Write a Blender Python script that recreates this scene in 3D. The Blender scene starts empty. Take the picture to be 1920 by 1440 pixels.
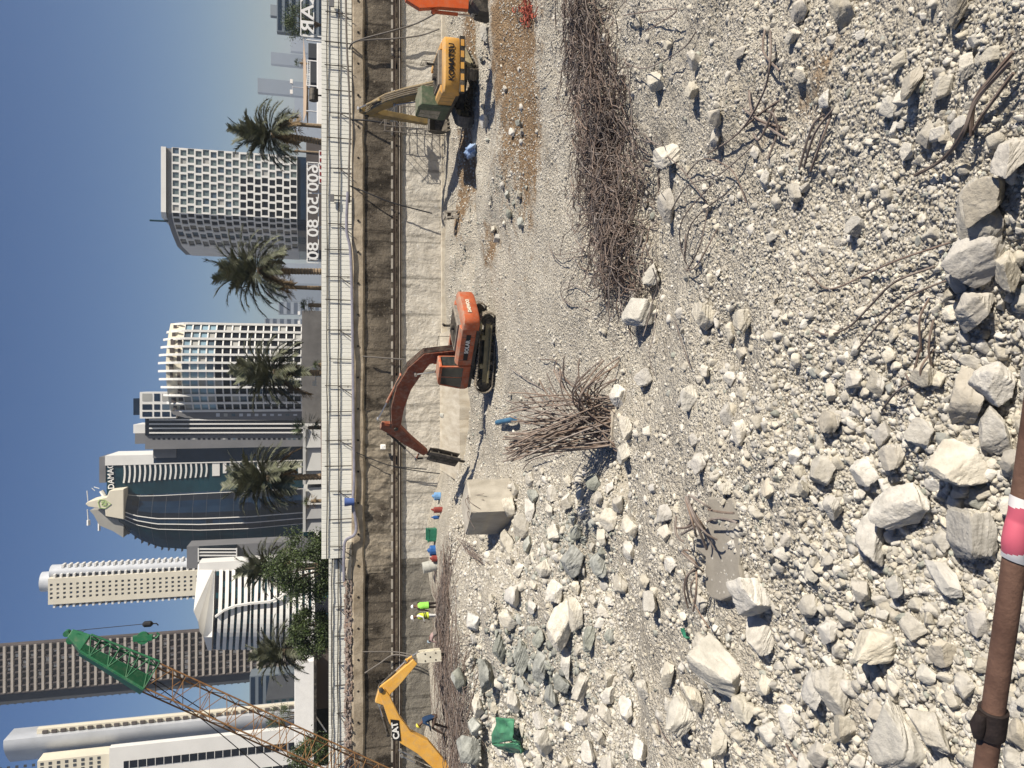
import bpy, bmesh, math, random
import numpy as np
from mathutils import Vector, Matrix
random.seed(7); RNG = np.random.default_rng(7)
D = bpy.data; SC = bpy.context.scene; COL = SC.collection
rad = math.radians; PI = math.pi
# ---------------------------------------------------------------- camera (the phone was held on its side)
F = 1420.0; TH = rad(14.2); HC = 8.5
CT, ST = math.cos(TH), math.sin(TH)
def ray(x, y):
    R = (720-y)/F; U = (960-x)/F
    return Vector((R, CT+U*ST, -ST+U*CT))
def at(x, y, Y):
    d = ray(x, y); return Vector((0, 0, HC))+d*(Y/d.y)
def on(x, y, z):
    d = ray(x, y); return Vector((0, 0, HC))+d*((z-HC)/d.z)
cd = D.cameras.new('camera'); cam = D.objects.new('camera', cd); COL.objects.link(cam)
cd.sensor_width = 36; cd.lens = 36*F/1920; cd.clip_end = 20000; cd.clip_start = .05
fw = Vector((0, CT, -ST)); up = Vector((0, ST, CT)); rt = Vector((1, 0, 0))
M = Matrix.Identity(4)
for i in range(3):
    M[i][0] = -up[i]; M[i][1] = rt[i]; M[i][2] = -fw[i]
M[2][3] = HC
cam.matrix_world = M
SC.camera = cam
# ---------------------------------------------------------------- materials
def mat(name, col, rough=.85, var=.18, scale=2.0, bump=0.0, bscale=18.0, metal=0.0, col2=None, detail=6, spec=.3, island=0.0, stretch=None, dust=0.0):
    m = D.materials.new(name); m.use_nodes = True; nt = m.node_tree; N = nt.nodes; L = nt.links
    b = N['Principled BSDF']; b.inputs['Roughness'].default_value = rough; b.inputs['Metallic'].default_value = metal
    b.inputs['Specular IOR Level'].default_value = spec
    c2 = col2 or tuple(min(1, c*(1+var)) for c in col); c1 = tuple(c*(1-var) for c in col) if not col2 else col
    tc = N.new('ShaderNodeTexCoord'); vec = tc.outputs['Object']
    if stretch:
        mp = N.new('ShaderNodeMapping'); mp.inputs['Scale'].default_value = stretch; L.new(vec, mp.inputs[0]); vec = mp.outputs[0]
    nz = N.new('ShaderNodeTexNoise'); nz.inputs['Scale'].default_value = scale; nz.inputs['Detail'].default_value = detail; nz.inputs['Roughness'].default_value = .62
    L.new(vec, nz.inputs['Vector'])
    rp = N.new('ShaderNodeValToRGB'); rp.color_ramp.elements[0].position = .33; rp.color_ramp.elements[1].position = .68
    rp.color_ramp.elements[0].color = (*c1, 1); rp.color_ramp.elements[1].color = (*c2, 1)
    L.new(nz.outputs['Fac'], rp.inputs[0]); out = rp.outputs[0]
    if island:
        g = N.new('ShaderNodeNewGeometry'); oi = N.new('ShaderNodeObjectInfo')
        ad = N.new('ShaderNodeMath'); ad.operation = 'ADD'; L.new(g.outputs['Random Per Island'], ad.inputs[0]); L.new(oi.outputs['Random'], ad.inputs[1])
        fr = N.new('ShaderNodeMath'); fr.operation = 'FRACT'; L.new(ad.outputs[0], fr.inputs[0])
        hs = N.new('ShaderNodeHueSaturation'); L.new(out, hs.inputs['Color'])
        mr = N.new('ShaderNodeMapRange'); mr.inputs['To Min'].default_value = 1-island; mr.inputs['To Max'].default_value = 1+island*.55
        L.new(fr.outputs[0], mr.inputs['Value']); L.new(mr.outputs[0], hs.inputs['Value'])
        m2 = N.new('ShaderNodeMath'); m2.operation = 'MULTIPLY'; m2.inputs[1].default_value = 7.31; L.new(fr.outputs[0], m2.inputs[0])
        f2 = N.new('ShaderNodeMath'); f2.operation = 'FRACT'; L.new(m2.outputs[0], f2.inputs[0])
        mr2 = N.new('ShaderNodeMapRange'); mr2.inputs['To Min'].default_value = .55; mr2.inputs['To Max'].default_value = 1.15
        L.new(f2.outputs[0], mr2.inputs['Value']); L.new(mr2.outputs[0], hs.inputs['Saturation']); out = hs.outputs[0]
    if dust:
        g = N.new('ShaderNodeNewGeometry'); sx = N.new('ShaderNodeSeparateXYZ'); L.new(g.outputs['Normal'], sx.inputs[0])
        n3 = N.new('ShaderNodeTexNoise'); n3.inputs['Scale'].default_value = 3.5; n3.inputs['Detail'].default_value = 9; n3.inputs['Roughness'].default_value = .7; L.new(tc.outputs['Object'], n3.inputs['Vector'])
        m1 = N.new('ShaderNodeMath'); m1.operation = 'MULTIPLY_ADD'; L.new(sx.outputs['Z'], m1.inputs[0]); m1.inputs[1].default_value = .16; L.new(n3.outputs['Fac'], m1.inputs[2])
        r3 = N.new('ShaderNodeMapRange'); r3.inputs['From Min'].default_value = .46; r3.inputs['From Max'].default_value = .74; r3.inputs['To Max'].default_value = dust; L.new(m1.outputs[0], r3.inputs['Value'])
        mm = N.new('ShaderNodeMix'); mm.data_type = 'RGBA'; L.new(r3.outputs[0], mm.inputs[0]); L.new(out, mm.inputs[6]); mm.inputs[7].default_value = (.34, .29, .22, 1); out = mm.outputs[2]
        mr_ = N.new('ShaderNodeMapRange'); mr_.inputs['To Min'].default_value = rough; mr_.inputs['To Max'].default_value = .95; L.new(r3.outputs[0], mr_.inputs['Value']); L.new(mr_.outputs[0], b.inputs['Roughness'])
    L.new(out, b.inputs['Base Color'])
    if bump:
        n2 = N.new('ShaderNodeTexNoise'); n2.inputs['Scale'].default_value = bscale; n2.inputs['Detail'].default_value = 8; n2.inputs['Roughness'].default_value = .65
        L.new(vec, n2.inputs['Vector'])
        bp = N.new('ShaderNodeBump'); bp.inputs['Strength'].default_value = min(1, bump); bp.inputs['Distance'].default_value = .05*max(1, bump)
        L.new(n2.outputs['Fac'], bp.inputs['Height']); L.new(bp.outputs[0], b.inputs['Normal'])
    return m
def glass(name, col, rough=.08, spec=.7):
    m = mat(name, col, rough, .35, .08, spec=spec, detail=3); return m
# ---------------------------------------------------------------- mesh builder
WM = {}
class MB:
    def __init__(s): s.v = []; s.f = []; s.m = []; s.cur = 0
    def quad(s, *p):
        i = len(s.v); s.v += [tuple(q) for q in p]; s.f.append(tuple(range(i, i+len(p)))); s.m.append(s.cur)
    def add(s, vs, fs):
        i = len(s.v); s.v += [tuple(q) for q in vs]
        for f in fs: s.f.append(tuple(k+i for k in f)); s.m.append(s.cur)
    def box(s, c, d, R=None):
        hx, hy, hz = d[0]/2, d[1]/2, d[2]/2; c = Vector(c)
        vs = [Vector((x, y, z)) for x in (-hx, hx) for y in (-hy, hy) for z in (-hz, hz)]
        if R is not None: vs = [R @ v for v in vs]
        s.add([v+c for v in vs], [(0, 1, 3, 2), (4, 6, 7, 5), (0, 4, 5, 1), (2, 3, 7, 6), (0, 2, 6, 4), (1, 5, 7, 3)])
    def bb(s, a, b):
        s.box([(a[i]+b[i])/2 for i in range(3)], [abs(b[i]-a[i]) for i in range(3)])
    def frame(s, p, q, upv=(0, 0, 1)):
        p, q = Vector(p), Vector(q); d = (q-p); L = d.length; d = d/L if L > 1e-9 else Vector((0, 0, 1))
        u = Vector(upv)
        if abs(d.dot(u)) > .98: u = Vector((1, 0, 0))
        a = d.cross(u).normalized(); b = a.cross(d); return p, q, d, a, b
    def bar(s, p, q, w, h, upv=(0, 0, 1)):
        p, q, d, a, b = s.frame(p, q, upv); vs = []
        for e in (p, q):
            for sx, sy in ((-1, -1), (1, -1), (1, 1), (-1, 1)): vs.append(e+a*(sx*w/2)+b*(sy*h/2))
        s.add(vs, [(0, 1, 2, 3), (7, 6, 5, 4), (0, 4, 5, 1), (1, 5, 6, 2), (2, 6, 7, 3), (3, 7, 4, 0)])
    def tube(s, pts, r, n=8, cap=True):
        pts = [Vector(p) for p in pts]; rs = r if isinstance(r, (list, tuple)) else [r]*len(pts)
        i0 = len(s.v); a = None
        for k, p in enumerate(pts):
            d = (pts[min(k+1, len(pts)-1)]-pts[max(k-1, 0)])
            d = d.normalized() if d.length > 1e-9 else Vector((0, 0, 1))
            if a is None:
                u = Vector((0, 0, 1)) if abs(d.z) < .9 else Vector((1, 0, 0)); a = d.cross(u).normalized()
            else:
                a = (a-d*a.dot(d)); a = a.normalized() if a.length > 1e-6 else d.orthogonal().normalized()
            b = d.cross(a)
            for j in range(n):
                t = 2*PI*j/n; s.v.append(tuple(p+(a*math.cos(t)+b*math.sin(t))*rs[k]))
        for k in range(len(pts)-1):
            for j in range(n):
                q = i0+k*n; s.f.append((q+j, q+(j+1) % n, q+n+(j+1) % n, q+n+j)); s.m.append(s.cur)
        if cap:
            s.f.append(tuple(i0+j for j in range(n))[::-1]); s.m.append(s.cur)
            q = i0+(len(pts)-1)*n; s.f.append(tuple(q+j for j in range(n))); s.m.append(s.cur)
    def prism(s, poly, fn0, fn1):
        n = len(poly); s.add([fn0(p) for p in poly]+[fn1(p) for p in poly],
              [tuple(range(n))[::-1], tuple(range(n, 2*n))]+[(i, (i+1) % n, n+(i+1) % n, n+i) for i in range(n)])
    def prismY(s, poly, y0, y1): s.prism(poly, lambda p: (p[0], y0, p[1]), lambda p: (p[0], y1, p[1]))
    def prismZ(s, poly, z0, z1): s.prism(poly, lambda p: (p[0], p[1], z0), lambda p: (p[0], p[1], z1))
    def loft(s, rings, closed=True, caps=True):
        n = len(rings[0]); i0 = len(s.v)
        for r in rings: s.v += [tuple(p) for p in r]
        for k in range(len(rings)-1):
            for j in range(n if closed else n-1):
                a = i0+k*n; s.f.append((a+j, a+(j+1) % n, a+n+(j+1) % n, a+n+j)); s.m.append(s.cur)
        if caps and closed:
            s.f.append(tuple(i0+j for j in range(n))[::-1]); s.m.append(s.cur)
            a = i0+(len(rings)-1)*n; s.f.append(tuple(a+j for j in range(n))); s.m.append(s.cur)
    def build(s, name, mats, parent=None, local=False, bevel=0, smooth=False, loc=None):
        me = D.meshes.new(name); o = D.objects.new(name, me); COL.objects.link(o)
        vs = s.v; wm = Matrix.Identity(4)
        if parent is not None:
            wm = WM[parent]; o.parent = parent
            if not local:
                inv = wm.inverted(); vs = [tuple(inv @ Vector(v)) for v in vs]
        elif loc is not None:
            wm = Matrix.Translation(loc); o.location = loc; vs = [(v[0]-loc[0], v[1]-loc[1], v[2]-loc[2]) for v in vs]
        WM[o] = wm
        me.from_pydata(vs, [], s.f)
        for m in (mats if isinstance(mats, (list, tuple)) else [mats]): me.materials.append(m)
        me.polygons.foreach_set('material_index', s.m)
        bm = bmesh.new(); bm.from_mesh(me); bmesh.ops.recalc_face_normals(bm, faces=bm.faces); bm.to_mesh(me); bm.free()
        if bevel:
            bv = o.modifiers.new('bevel', 'BEVEL'); bv.width = bevel; bv.segments = 2; bv.limit_method = 'ANGLE'; bv.angle_limit = rad(40)
        if smooth: sm(me)
        return o
def build_each(mb, name, mats, parent, local=False, **kw):
    """every loose piece of the builder becomes an object of its own"""
    par = list(range(len(mb.v)))
    def fd(a):
        while par[a] != a: par[a] = par[par[a]]; a = par[a]
        return a
    for f in mb.f:
        for k in f[1:]: par[fd(k)] = fd(f[0])
    gs = {}
    for f in mb.f: gs.setdefault(fd(f[0]), []).append(f)
    out = []
    for fs in gs.values():
        b = MB(); mp = {}
        for f in fs:
            for k in f:
                if k not in mp: mp[k] = len(b.v); b.v.append(mb.v[k])
            b.f.append(tuple(mp[k] for k in f)); b.m.append(0)
        out.append(b.build(name, mats, parent, local, **kw))
    return out
def sm(me, ang=45):
    me.polygons.foreach_set('use_smooth', [True]*len(me.polygons))
    try: me.set_sharp_from_angle(angle=rad(ang))
    except Exception: pass
def npmesh(name, V, Fc, mats, midx=None, smooth=False, loc=None, parent=None):
    me = D.meshes.new(name); n = len(Fc); k = Fc.shape[1]
    if parent is not None: V = V-np.array(WM[parent].translation)
    me.vertices.add(len(V)); me.vertices.foreach_set('co', np.ascontiguousarray(V, dtype=np.float32).ravel())
    me.loops.add(n*k); me.loops.foreach_set('vertex_index', np.ascontiguousarray(Fc, dtype=np.int32).ravel())
    me.polygons.add(n); me.polygons.foreach_set('loop_start', np.arange(0, n*k, k, dtype=np.int32))
    for m in (mats if isinstance(mats, (list, tuple)) else [mats]): me.materials.append(m)
    if midx is not None: me.polygons.foreach_set('material_index', np.ascontiguousarray(midx, dtype=np.int32))
    if smooth: me.polygons.foreach_set('use_smooth', np.ones(n, dtype=bool))
    me.update(calc_edges=True); me.validate()
    o = D.objects.new(name, me); COL.objects.link(o); WM[o] = Matrix.Identity(4)
    if loc is not None: o.location = loc; WM[o] = Matrix.Translation(loc)
    if parent is not None: o.parent = parent; WM[o] = WM[parent]
    return o
def tag(o, label=None, cat=None, group=None, kind=None):
    if label: o['label'] = label
    if cat: o['category'] = cat
    if group: o['group'] = group
    if kind: o['kind'] = kind
    return o
def thing(name, label, cat, loc=(0, 0, 0), rz=0.0, group=None, kind=None):
    o = D.objects.new(name, None); COL.objects.link(o); o.location = loc; o.rotation_euler = (0, 0, rz); o.empty_display_size = .3
    WM[o] = Matrix.Translation(loc) @ Matrix.Rotation(rz, 4, 'Z')
    return tag(o, label, cat, group, kind)
def text_mb(s, size, ext, xf, mirror=False, bold=0.0, squash=1.0, align='CENTER'):
    c = D.curves.new('t', 'FONT'); c.body = s; c.size = size; c.extrude = ext; c.align_x = align; c.align_y = 'CENTER'; c.offset = bold; c.resolution_u = 3
    o = D.objects.new('t', c); COL.objects.link(o); bpy.context.view_layer.update()
    me = D.meshes.new_from_object(o.evaluated_get(bpy.context.evaluated_depsgraph_get()))
    mb = MB(); mb.add([xf @ Vector((v.co.x*squash, v.co.y, v.co.z)) for v in me.vertices], [tuple(p.vertices) for p in me.polygons])
    D.objects.remove(o); D.curves.remove(c); D.meshes.remove(me); return mb
def text_xf(org, right, upv):
    r = Vector(right).normalized(); u = Vector(upv); u = (u-r*u.dot(r)).normalized(); n = r.cross(u); m = Matrix.Identity(4)
    for i in range(3): m[i][0] = r[i]; m[i][1] = u[i]; m[i][2] = n[i]; m[i][3] = org[i]
    return m
# ---------------------------------------------------------------- noise and terrain
def vn(x, y, seed=0):
    x = np.asarray(x, float)+1000.37*(seed % 7)+517; y = np.asarray(y, float)+713.1*(seed % 5)+911
    xi = np.floor(x).astype(np.int64); yi = np.floor(y).astype(np.int64); fx = x-xi; fy = y-yi
    fx = fx*fx*(3-2*fx); fy = fy*fy*(3-2*fy)
    def h(a, b):
        n = (a*374761393+b*668265263+seed*974711) & 0xffffffff; n = ((n ^ (n >> 13))*1274126177) & 0xffffffff
        return ((n ^ (n >> 16)) & 0xffff)/32767.5-1
    return (h(xi, yi)*(1-fx)+h(xi+1, yi)*fx)*(1-fy)+(h(xi, yi+1)*(1-fx)+h(xi+1, yi+1)*fx)*fy
def sg(t): return 1/(1+np.exp(-np.clip(t, -40, 40)))
def ga(X, Y, cx, cy, sx, sy): return np.exp(-((X-cx)/sx)**2-((Y-cy)/sy)**2)
def hbase(X, Y):
    s = np.clip((22-Y)/16, 0, 1.6); z = 1.35*s
    mound = 1.55*np.exp(-(np.maximum(np.abs(Y-39)-1, 0)/4.2)**2)*sg((-8.5-X)/1.3)
    back = 1.15*sg((Y-41)/.8)*sg((-7.5-X)/1.2)
    z = z+np.maximum(mound, back)
    z = z+.95*ga(X, Y, -9.6, 32.2, 2.6, 2.6)+.9*ga(X, Y, -9, 27.0, 4.0, 2.6)+.85*ga(X, Y, -13, 31, 4, 2.3)
    z = z-.85*ga(X, Y, -2.6, 20.9, .62, .6)+.45*ga(X, Y, -3.9, 22.2, 1.0, 1.4)
    z = z+1.1*ga(X, Y, 16.5, 34.2, 4.6, 1.5)-1.1*ga(X, Y, 18.5, 37.4, 4.6, .9)+.5*ga(X, Y, 19, 39.8, 3.5, .8)
    z = z+.45*ga(X, Y, 10.5, 40.5, 3.0, 1.6)+.35*ga(X, Y, 9.2, 36.3, 1.6, 1.2)
    z = z-.55*ga(X, Y, 10.5, 44.8, 5, 1.4)-.5*ga(X, Y, 7.2, 43.5, 3, 1.0)
    z = z+.35*ga(X, Y, 12, 23, 7, 2.0)
    return z
def hgt(X, Y):
    X = np.asarray(X, float); Y = np.asarray(Y, float)
    road = np.clip(ga(X, Y, 5, 30, 8, 4)+ga(X, Y, 1.5, 38.5, 4.5, 3)+ga(X, Y, 17.5, 43, 3.5, 3.5), 0, 1)
    a = 1-.72*road
    n = .34*vn(X/6.3, Y/6.3, 1)+.25*vn(X/2.3, Y/2.3, 2)+.10*vn(X/.9, Y/.9, 3)+.035*vn(X/.36, Y/.36, 4)
    return hbase(X, Y)+n*a+.018*vn(X/.15, Y/.15, 5)
def hz(X, Y): return float(hgt(np.array([X]), np.array([Y]))[0])
def gnd_np(xs, ys):
    xs = np.asarray(xs, float); ys = np.asarray(ys, float)
    R = (720-ys)/F; U = (960-xs)/F; dx, dy, dz = R, CT+U*ST, -ST+U*CT
    dz = np.minimum(dz, -.02); t = (0-HC)/dz
    for k in range(14):
        h = hgt(dx*t, dy*t); t = .4*t+.6*((h-HC)/dz)
    return np.stack([dx*t, dy*t, HC+dz*t], 1)
def gnd(x, y): return Vector(gnd_np([x], [y])[0])
HAZE = True
# ---------------------------------------------------------------- light, sky
EL, AZ = rad(40), rad(120)
w = D.worlds.new('World'); SC.world = w; w.use_nodes = True; nt = w.node_tree
bg = nt.nodes['Background']; sky = nt.nodes.new('ShaderNodeTexSky'); sky.sky_type = 'NISHITA'; sky.sun_disc = False
sky.sun_elevation = EL; sky.sun_rotation = AZ; sky.air_density = 1.0; sky.dust_density = .7; sky.ozone_density = 3.0; sky.altitude = 0
hsv = nt.nodes.new('ShaderNodeHueSaturation'); hsv.inputs['Saturation'].default_value = 1.22; hsv.inputs['Hue'].default_value = .511; nt.links.new(sky.outputs[0], hsv.inputs['Color']); nt.links.new(hsv.outputs[0], bg.inputs[0]); bg.inputs[1].default_value = .047
sd = D.lights.new('sun', 'SUN'); so = D.objects.new('sun', sd); COL.objects.link(so); sd.energy = 4.2; sd.angle = rad(.5); sd.color = (1, .915, .79)
SUN = Vector((math.sin(AZ)*math.cos(EL), math.cos(AZ)*math.cos(EL), math.sin(EL)))
so.rotation_euler = SUN.to_track_quat('Z', 'Y').to_euler(); so.location = (0, 0, 60)
SC.view_settings.view_transform = 'Standard'; SC.view_settings.look = 'None'; SC.view_settings.exposure = .71
# ---------------------------------------------------------------- ground
def ground_mat():
    m = D.materials.new('rubble dust'); m.use_nodes = True; nt = m.node_tree; N = nt.nodes; L = nt.links; b = N['Principled BSDF']
    b.inputs['Roughness'].default_value = .95; b.inputs['Specular IOR Level'].default_value = .15
    tc = N.new('ShaderNodeTexCoord')
    def noise(sc, det=8, ro=.65):
        n = N.new('ShaderNodeTexNoise'); n.inputs['Scale'].default_value = sc; n.inputs['Detail'].default_value = det; n.inputs['Roughness'].default_value = ro
        L.new(tc.outputs['Object'], n.inputs['Vector']); return n.outputs['Fac']
    def ramp(f, stops):
        r = N.new('ShaderNodeValToRGB'); e = r.color_ramp.elements
        e[0].position, e[0].color = stops[0][0], (*stops[0][1], 1); e[1].position, e[1].color = stops[-1][0], (*stops[-1][1], 1)
        for p, c in stops[1:-1]: q = e.new(p); q.color = (*c, 1)
        L.new(f, r.inputs[0]); return r.outputs[0]
    base = ramp(noise(.7), [(.3, (.455, .418, .345)), (.5, (.56, .52, .44)), (.7, (.63, .595, .51))])
    fine = ramp(noise(9), [(.34, (.60, .575, .53)), (.56, (1, 1, 1))])
    mx = N.new('ShaderNodeMix'); mx.data_type = 'RGBA'; mx.blend_type = 'MULTIPLY'; mx.inputs[0].default_value = .8
    L.new(base, mx.inputs[6]); L.new(fine, mx.inputs[7]); cur = mx.outputs[2]
    at_ = N.new('ShaderNodeAttribute'); at_.attribute_name = 'soil'
    soil = ramp(noise(2.5), [(.3, (.20, .13, .075)), (.7, (.36, .26, .16))])
    sx = N.new('ShaderNodeSeparateColor'); L.new(at_.outputs['Color'], sx.inputs[0])
    ad = N.new('ShaderNodeMath'); ad.operation = 'ADD'; L.new(sx.outputs[0], ad.inputs[0])
    nn = N.new('ShaderNodeMath'); nn.operation = 'MULTIPLY_ADD'; L.new(noise(1.3), nn.inputs[0]); nn.inputs[1].default_value = 2.2; nn.inputs[2].default_value = -1.1; L.new(nn.outputs[0], ad.inputs[1])
    cl = N.new('ShaderNodeMapRange'); cl.inputs['From Min'].default_value = .3; cl.inputs['From Max'].default_value = .75; L.new(ad.outputs[0], cl.inputs['Value'])
    m2 = N.new('ShaderNodeMix'); m2.data_type = 'RGBA'; L.new(cl.outputs[0], m2.inputs[0]); L.new(cur, m2.inputs[6]); L.new(soil, m2.inputs[7]); L.new(m2.outputs[2], b.inputs['Base Color'])
    vo = N.new('ShaderNodeTexVoronoi'); vo.inputs['Scale'].default_value = 9; L.new(tc.outputs['Object'], vo.inputs['Vector'])
    vo2 = N.new('ShaderNodeTexVoronoi'); vo2.inputs['Scale'].default_value = 24; L.new(tc.outputs['Object'], vo2.inputs['Vector'])
    h1 = N.new('ShaderNodeMath'); h1.operation = 'MULTIPLY_ADD'; L.new(vo.outputs['Distance'], h1.inputs[0]); h1.inputs[1].default_value = -.9; L.new(noise(14), h1.inputs[2])
    h2 = N.new('ShaderNodeMath'); h2.operation = 'MULTIPLY_ADD'; L.new(vo2.outputs['Distance'], h2.inputs[0]); h2.inputs[1].default_value = -.5; L.new(h1.outputs[0], h2.inputs[2])
    bp = N.new('ShaderNodeBump'); bp.inputs['Strength'].default_value = .9; bp.inputs['Distance'].default_value = .12; L.new(h2.outputs[0], bp.inputs['Height']); L.new(bp.outputs[0], b.inputs['Normal'])
    return m
nr, nc = 520, 460
Ys = 1.9*(52.98/1.9)**(np.linspace(0, 1, nr)**.85)
S = np.linspace(-1, 1, nc); YY, SS = np.meshgrid(Ys, S, indexing='ij'); XX = SS*(YY*.78+5)
ZZ = hgt(XX, YY)
idx = np.arange(nr*nc).reshape(nr, nc)
FQ = np.stack([idx[:-1, :-1], idx[:-1, 1:], idx[1:, 1:], idx[1:, :-1]], -1).reshape(-1, 4)
ground = npmesh('ground', np.stack([XX, YY, ZZ], -1).reshape(-1, 3), FQ, ground_mat(), smooth=True)
ca = ground.data.color_attributes.new('soil', 'FLOAT_COLOR', 'POINT')
def blob(x, y, sx, sy):
    p = gnd(x, y); return ga(XX, YY, p.x, p.y, sx, sy)
soil = .45*blob(960, 120, 9, 5)+.95*blob(975, 80, 5.2, 2.0)+.8*blob(990, 220, 3.5, 1.1)+.9*blob(880, 300, 2.8, 2.2)+1.1*blob(880, 60, 5, 1.8)+.75*blob(915, 470, 1.1, 1.6)+.8*blob(860, 400, 2, 1)
soil = soil+.5*blob(1520, 170, .7, 1.2)
cc = np.zeros((nr*nc, 4), np.float32); cc[:, 0] = np.clip(soil, 0, 1).ravel(); cc[:, 3] = 1
ca.data.foreach_set('color', cc.ravel()); tag(ground, kind='structure')
# street beyond the pit, and the strip of street the photographer stands on
asph = mat('asphalt', (.10, .095, .09), .9, .2, .3, .3)
mb = MB(); mb.quad((-2600, 53.35, 6.2), (2600, 53.35, 6.2), (3000, 6000, 6.2), (-3000, 6000, 6.2))
o = mb.build('street', mat('street dust', (.22, .20, .17), .95, .2, .05)); tag(o, kind='structure')
mb = MB(); mb.bb((-30, -12, 3), (30, 1.5, 6.5)); o = mb.build('pavement', asph); tag(o, kind='structure')
# ---------------------------------------------------------------- rocks
def ico(sub):
    bm = bmesh.new(); bmesh.ops.create_icosphere(bm, subdivisions=sub, radius=1)
    v = np.array([q.co[:] for q in bm.verts]); f = np.array([[x.index for x in q.verts] for q in bm.faces]); bm.free(); return v, f
ICO = {k: ico(k) for k in (1, 2, 3, 4, 5)}
def rotm(rng, tilt=.5):
    a, b, c = rng.uniform(0, 2*PI), rng.normal()*tilt, rng.normal()*tilt
    return np.array((Matrix.Rotation(a, 3, 'Z') @ Matrix.Rotation(b, 3, 'X') @ Matrix.Rotation(c, 3, 'Y')))
def shard(rng):
    """small angular fragment: hull of a jittered block"""
    c = np.array([[x, y, z] for x in (-1, 1) for y in (-1, 1) for z in (-1, 1)], float)*np.array([1, rng.uniform(.5, .95), rng.uniform(.4, .8)])
    c += rng.normal(size=c.shape)*.26; ex = rng.normal(size=(3, 3))*.7; bm = bmesh.new()
    for p in np.concatenate([c, ex]): bm.verts.new(p)
    r = bmesh.ops.convex_hull(bm, input=bm.verts); bmesh.ops.delete(bm, geom=[g for g in r['geom_interior'] if isinstance(g, bmesh.types.BMVert)], context='VERTS')
    bmesh.ops.triangulate(bm, faces=bm.faces); bm.verts.index_update()
    v = np.array([q.co[:] for q in bm.verts]); f = np.array([[x.index for x in q.verts] for q in bm.faces]); bm.free(); return v/np.abs(v[:, :2]).max(), f
def rock(rng, sub, npl=13, soft=14, an=(1, .8, .62), rough=.0):
    v, f = ICO[sub]
    n = rng.normal(size=(npl, 3)); n /= np.linalg.norm(n, axis=1)[:, None]; d = rng.uniform(.62, 1.0, npl)
    bx = rotm(rng, 1.5); bx = bx+rng.normal(size=(3, 3))*.12; n = np.concatenate([n, bx, -bx+rng.normal(size=(3, 3))*.16]); d = np.concatenate([d, rng.uniform(.6, .98, 6)])
    n /= np.linalg.norm(n, axis=1)[:, None]
    dots = np.maximum(v @ n.T, 1e-3)/d[None]
    p = (dots**soft).sum(1)**(1/soft); r = 1/np.maximum(p, .55)
    if rough:
        for k, (fr, am) in enumerate(((2.5, .6), (6, .35), (14, .22))):
            r = r*(1+rough*am*vn(v[:, 0]*fr+v[:, 2]*fr*1.7, v[:, 1]*fr+v[:, 2]*fr*.6, 20+k+int(rng.integers(50))))
    q = v*r[:, None]*np.array(an)[None]
    return q/np.abs(q[:, :2]).max(), f
PR = {1: [shard(RNG) for _ in range(60)],
      2: [rock(RNG, 3, 8, 34, (1, RNG.uniform(.6, .95), RNG.uniform(.45, .8))) for _ in range(24)],
      3: [rock(RNG, 4, 8, 34, (1, RNG.uniform(.6, .95), RNG.uniform(.45, .8)), .06) for _ in range(16)]}
M_pale = mat('pale limestone rubble', (.445, .412, .342), .92, scale=5, col2=(.645, .61, .525), bump=.7, bscale=16, island=.26, spec=.15)
M_grey = mat('grey green stone', (.205, .215, .19), .9, scale=4, col2=(.43, .44, .385), bump=.7, bscale=14, island=.3, spec=.15)
M_tan = mat('tan grey rock', (.36, .33, .275), .92, scale=3, col2=(.56, .52, .44), bump=.7, bscale=10, island=.14, spec=.15)
M_white = mat('whitish stone', (.43, .41, .355), .9, scale=3, col2=(.62, .59, .51), bump=.7, bscale=12, island=.12, spec=.15)
def greyprob(x, y):
    g = np.zeros_like(x)
    for cx, cy, sx, sy, a in ((1080, 1010, 90, 80, .7), (1010, 1230, 110, 90, .75), (960, 380, 45, 60, .8), (950, 190, 50, 60, .6), (890, 1330, 60, 90, .6), (870, 470, 30, 80, .5), (1130, 520, 60, 60, .4), (880, 780, 40, 70, .5), (900, 130, 30, 80, .5)):
        g = np.maximum(g, a*np.exp(-((x-cx)/sx)**2-((y-cy)/sy)**2))
    return np.maximum(g, .05)
def stones(n, seed, lo, hi, xr, powr=2.2, dens=None):
    rng = np.random.default_rng(seed)
    x = rng.uniform(xr[0], xr[1], n); n = int(n*1.36); x = rng.uniform(xr[0], xr[1], n); y = rng.uniform(-400, 1860, n)
    p = gnd_np(x, y)
    cl = .5+.5*vn(p[:, 0]/1.6, p[:, 1]/1.6, 31)*.8+.35*vn(p[:, 0]/.5, p[:, 1]/.5, 32)
    keep = rng.uniform(0, 1, n) < np.clip(cl*1.2+.12, .12, 1)
    # the travelled strip and the bare dust patches carry few stones
    bare = np.clip(np.exp(-((x-972)/32)**2-((y-75)/105)**2)+np.exp(-((x-985)/70)**2-((y-520)/170)**2)+.9*np.exp(-((x-1530)/60)**2-((y-160)/55)**2)+.8*np.exp(-((x-1225)/45)**2-((y-1290)/110)**2)+.8*np.exp(-((x-1780)/70)**2-((y-1200)/50)**2)+.6*np.exp(-((x-1650)/60)**2-((y-330)/60)**2), 0, 1)
    keep &= rng.uniform(0, 1, n) > bare*(.95 if lo > 6 else .2)
    keep &= p[:, 1] < 52.3
    if dens is not None: keep &= rng.uniform(0, 1, n) < dens(x, y)
    x, y, p = x[keep], y[keep], p[keep]
    u = rng.uniform(0, 1, len(x)); spx = lo*(1-u*(1-(lo/hi)**powr))**(-1/powr)
    sc = np.clip((x-820)/760, .36+.3*np.clip((y-850)/200, 0, 1), 1.05)
    spx = spx*sc
    dist = np.linalg.norm(p-np.array([0, 0, HC]), axis=1)
    return x, y, p, spx*dist/F*.5, spx, rng
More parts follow.
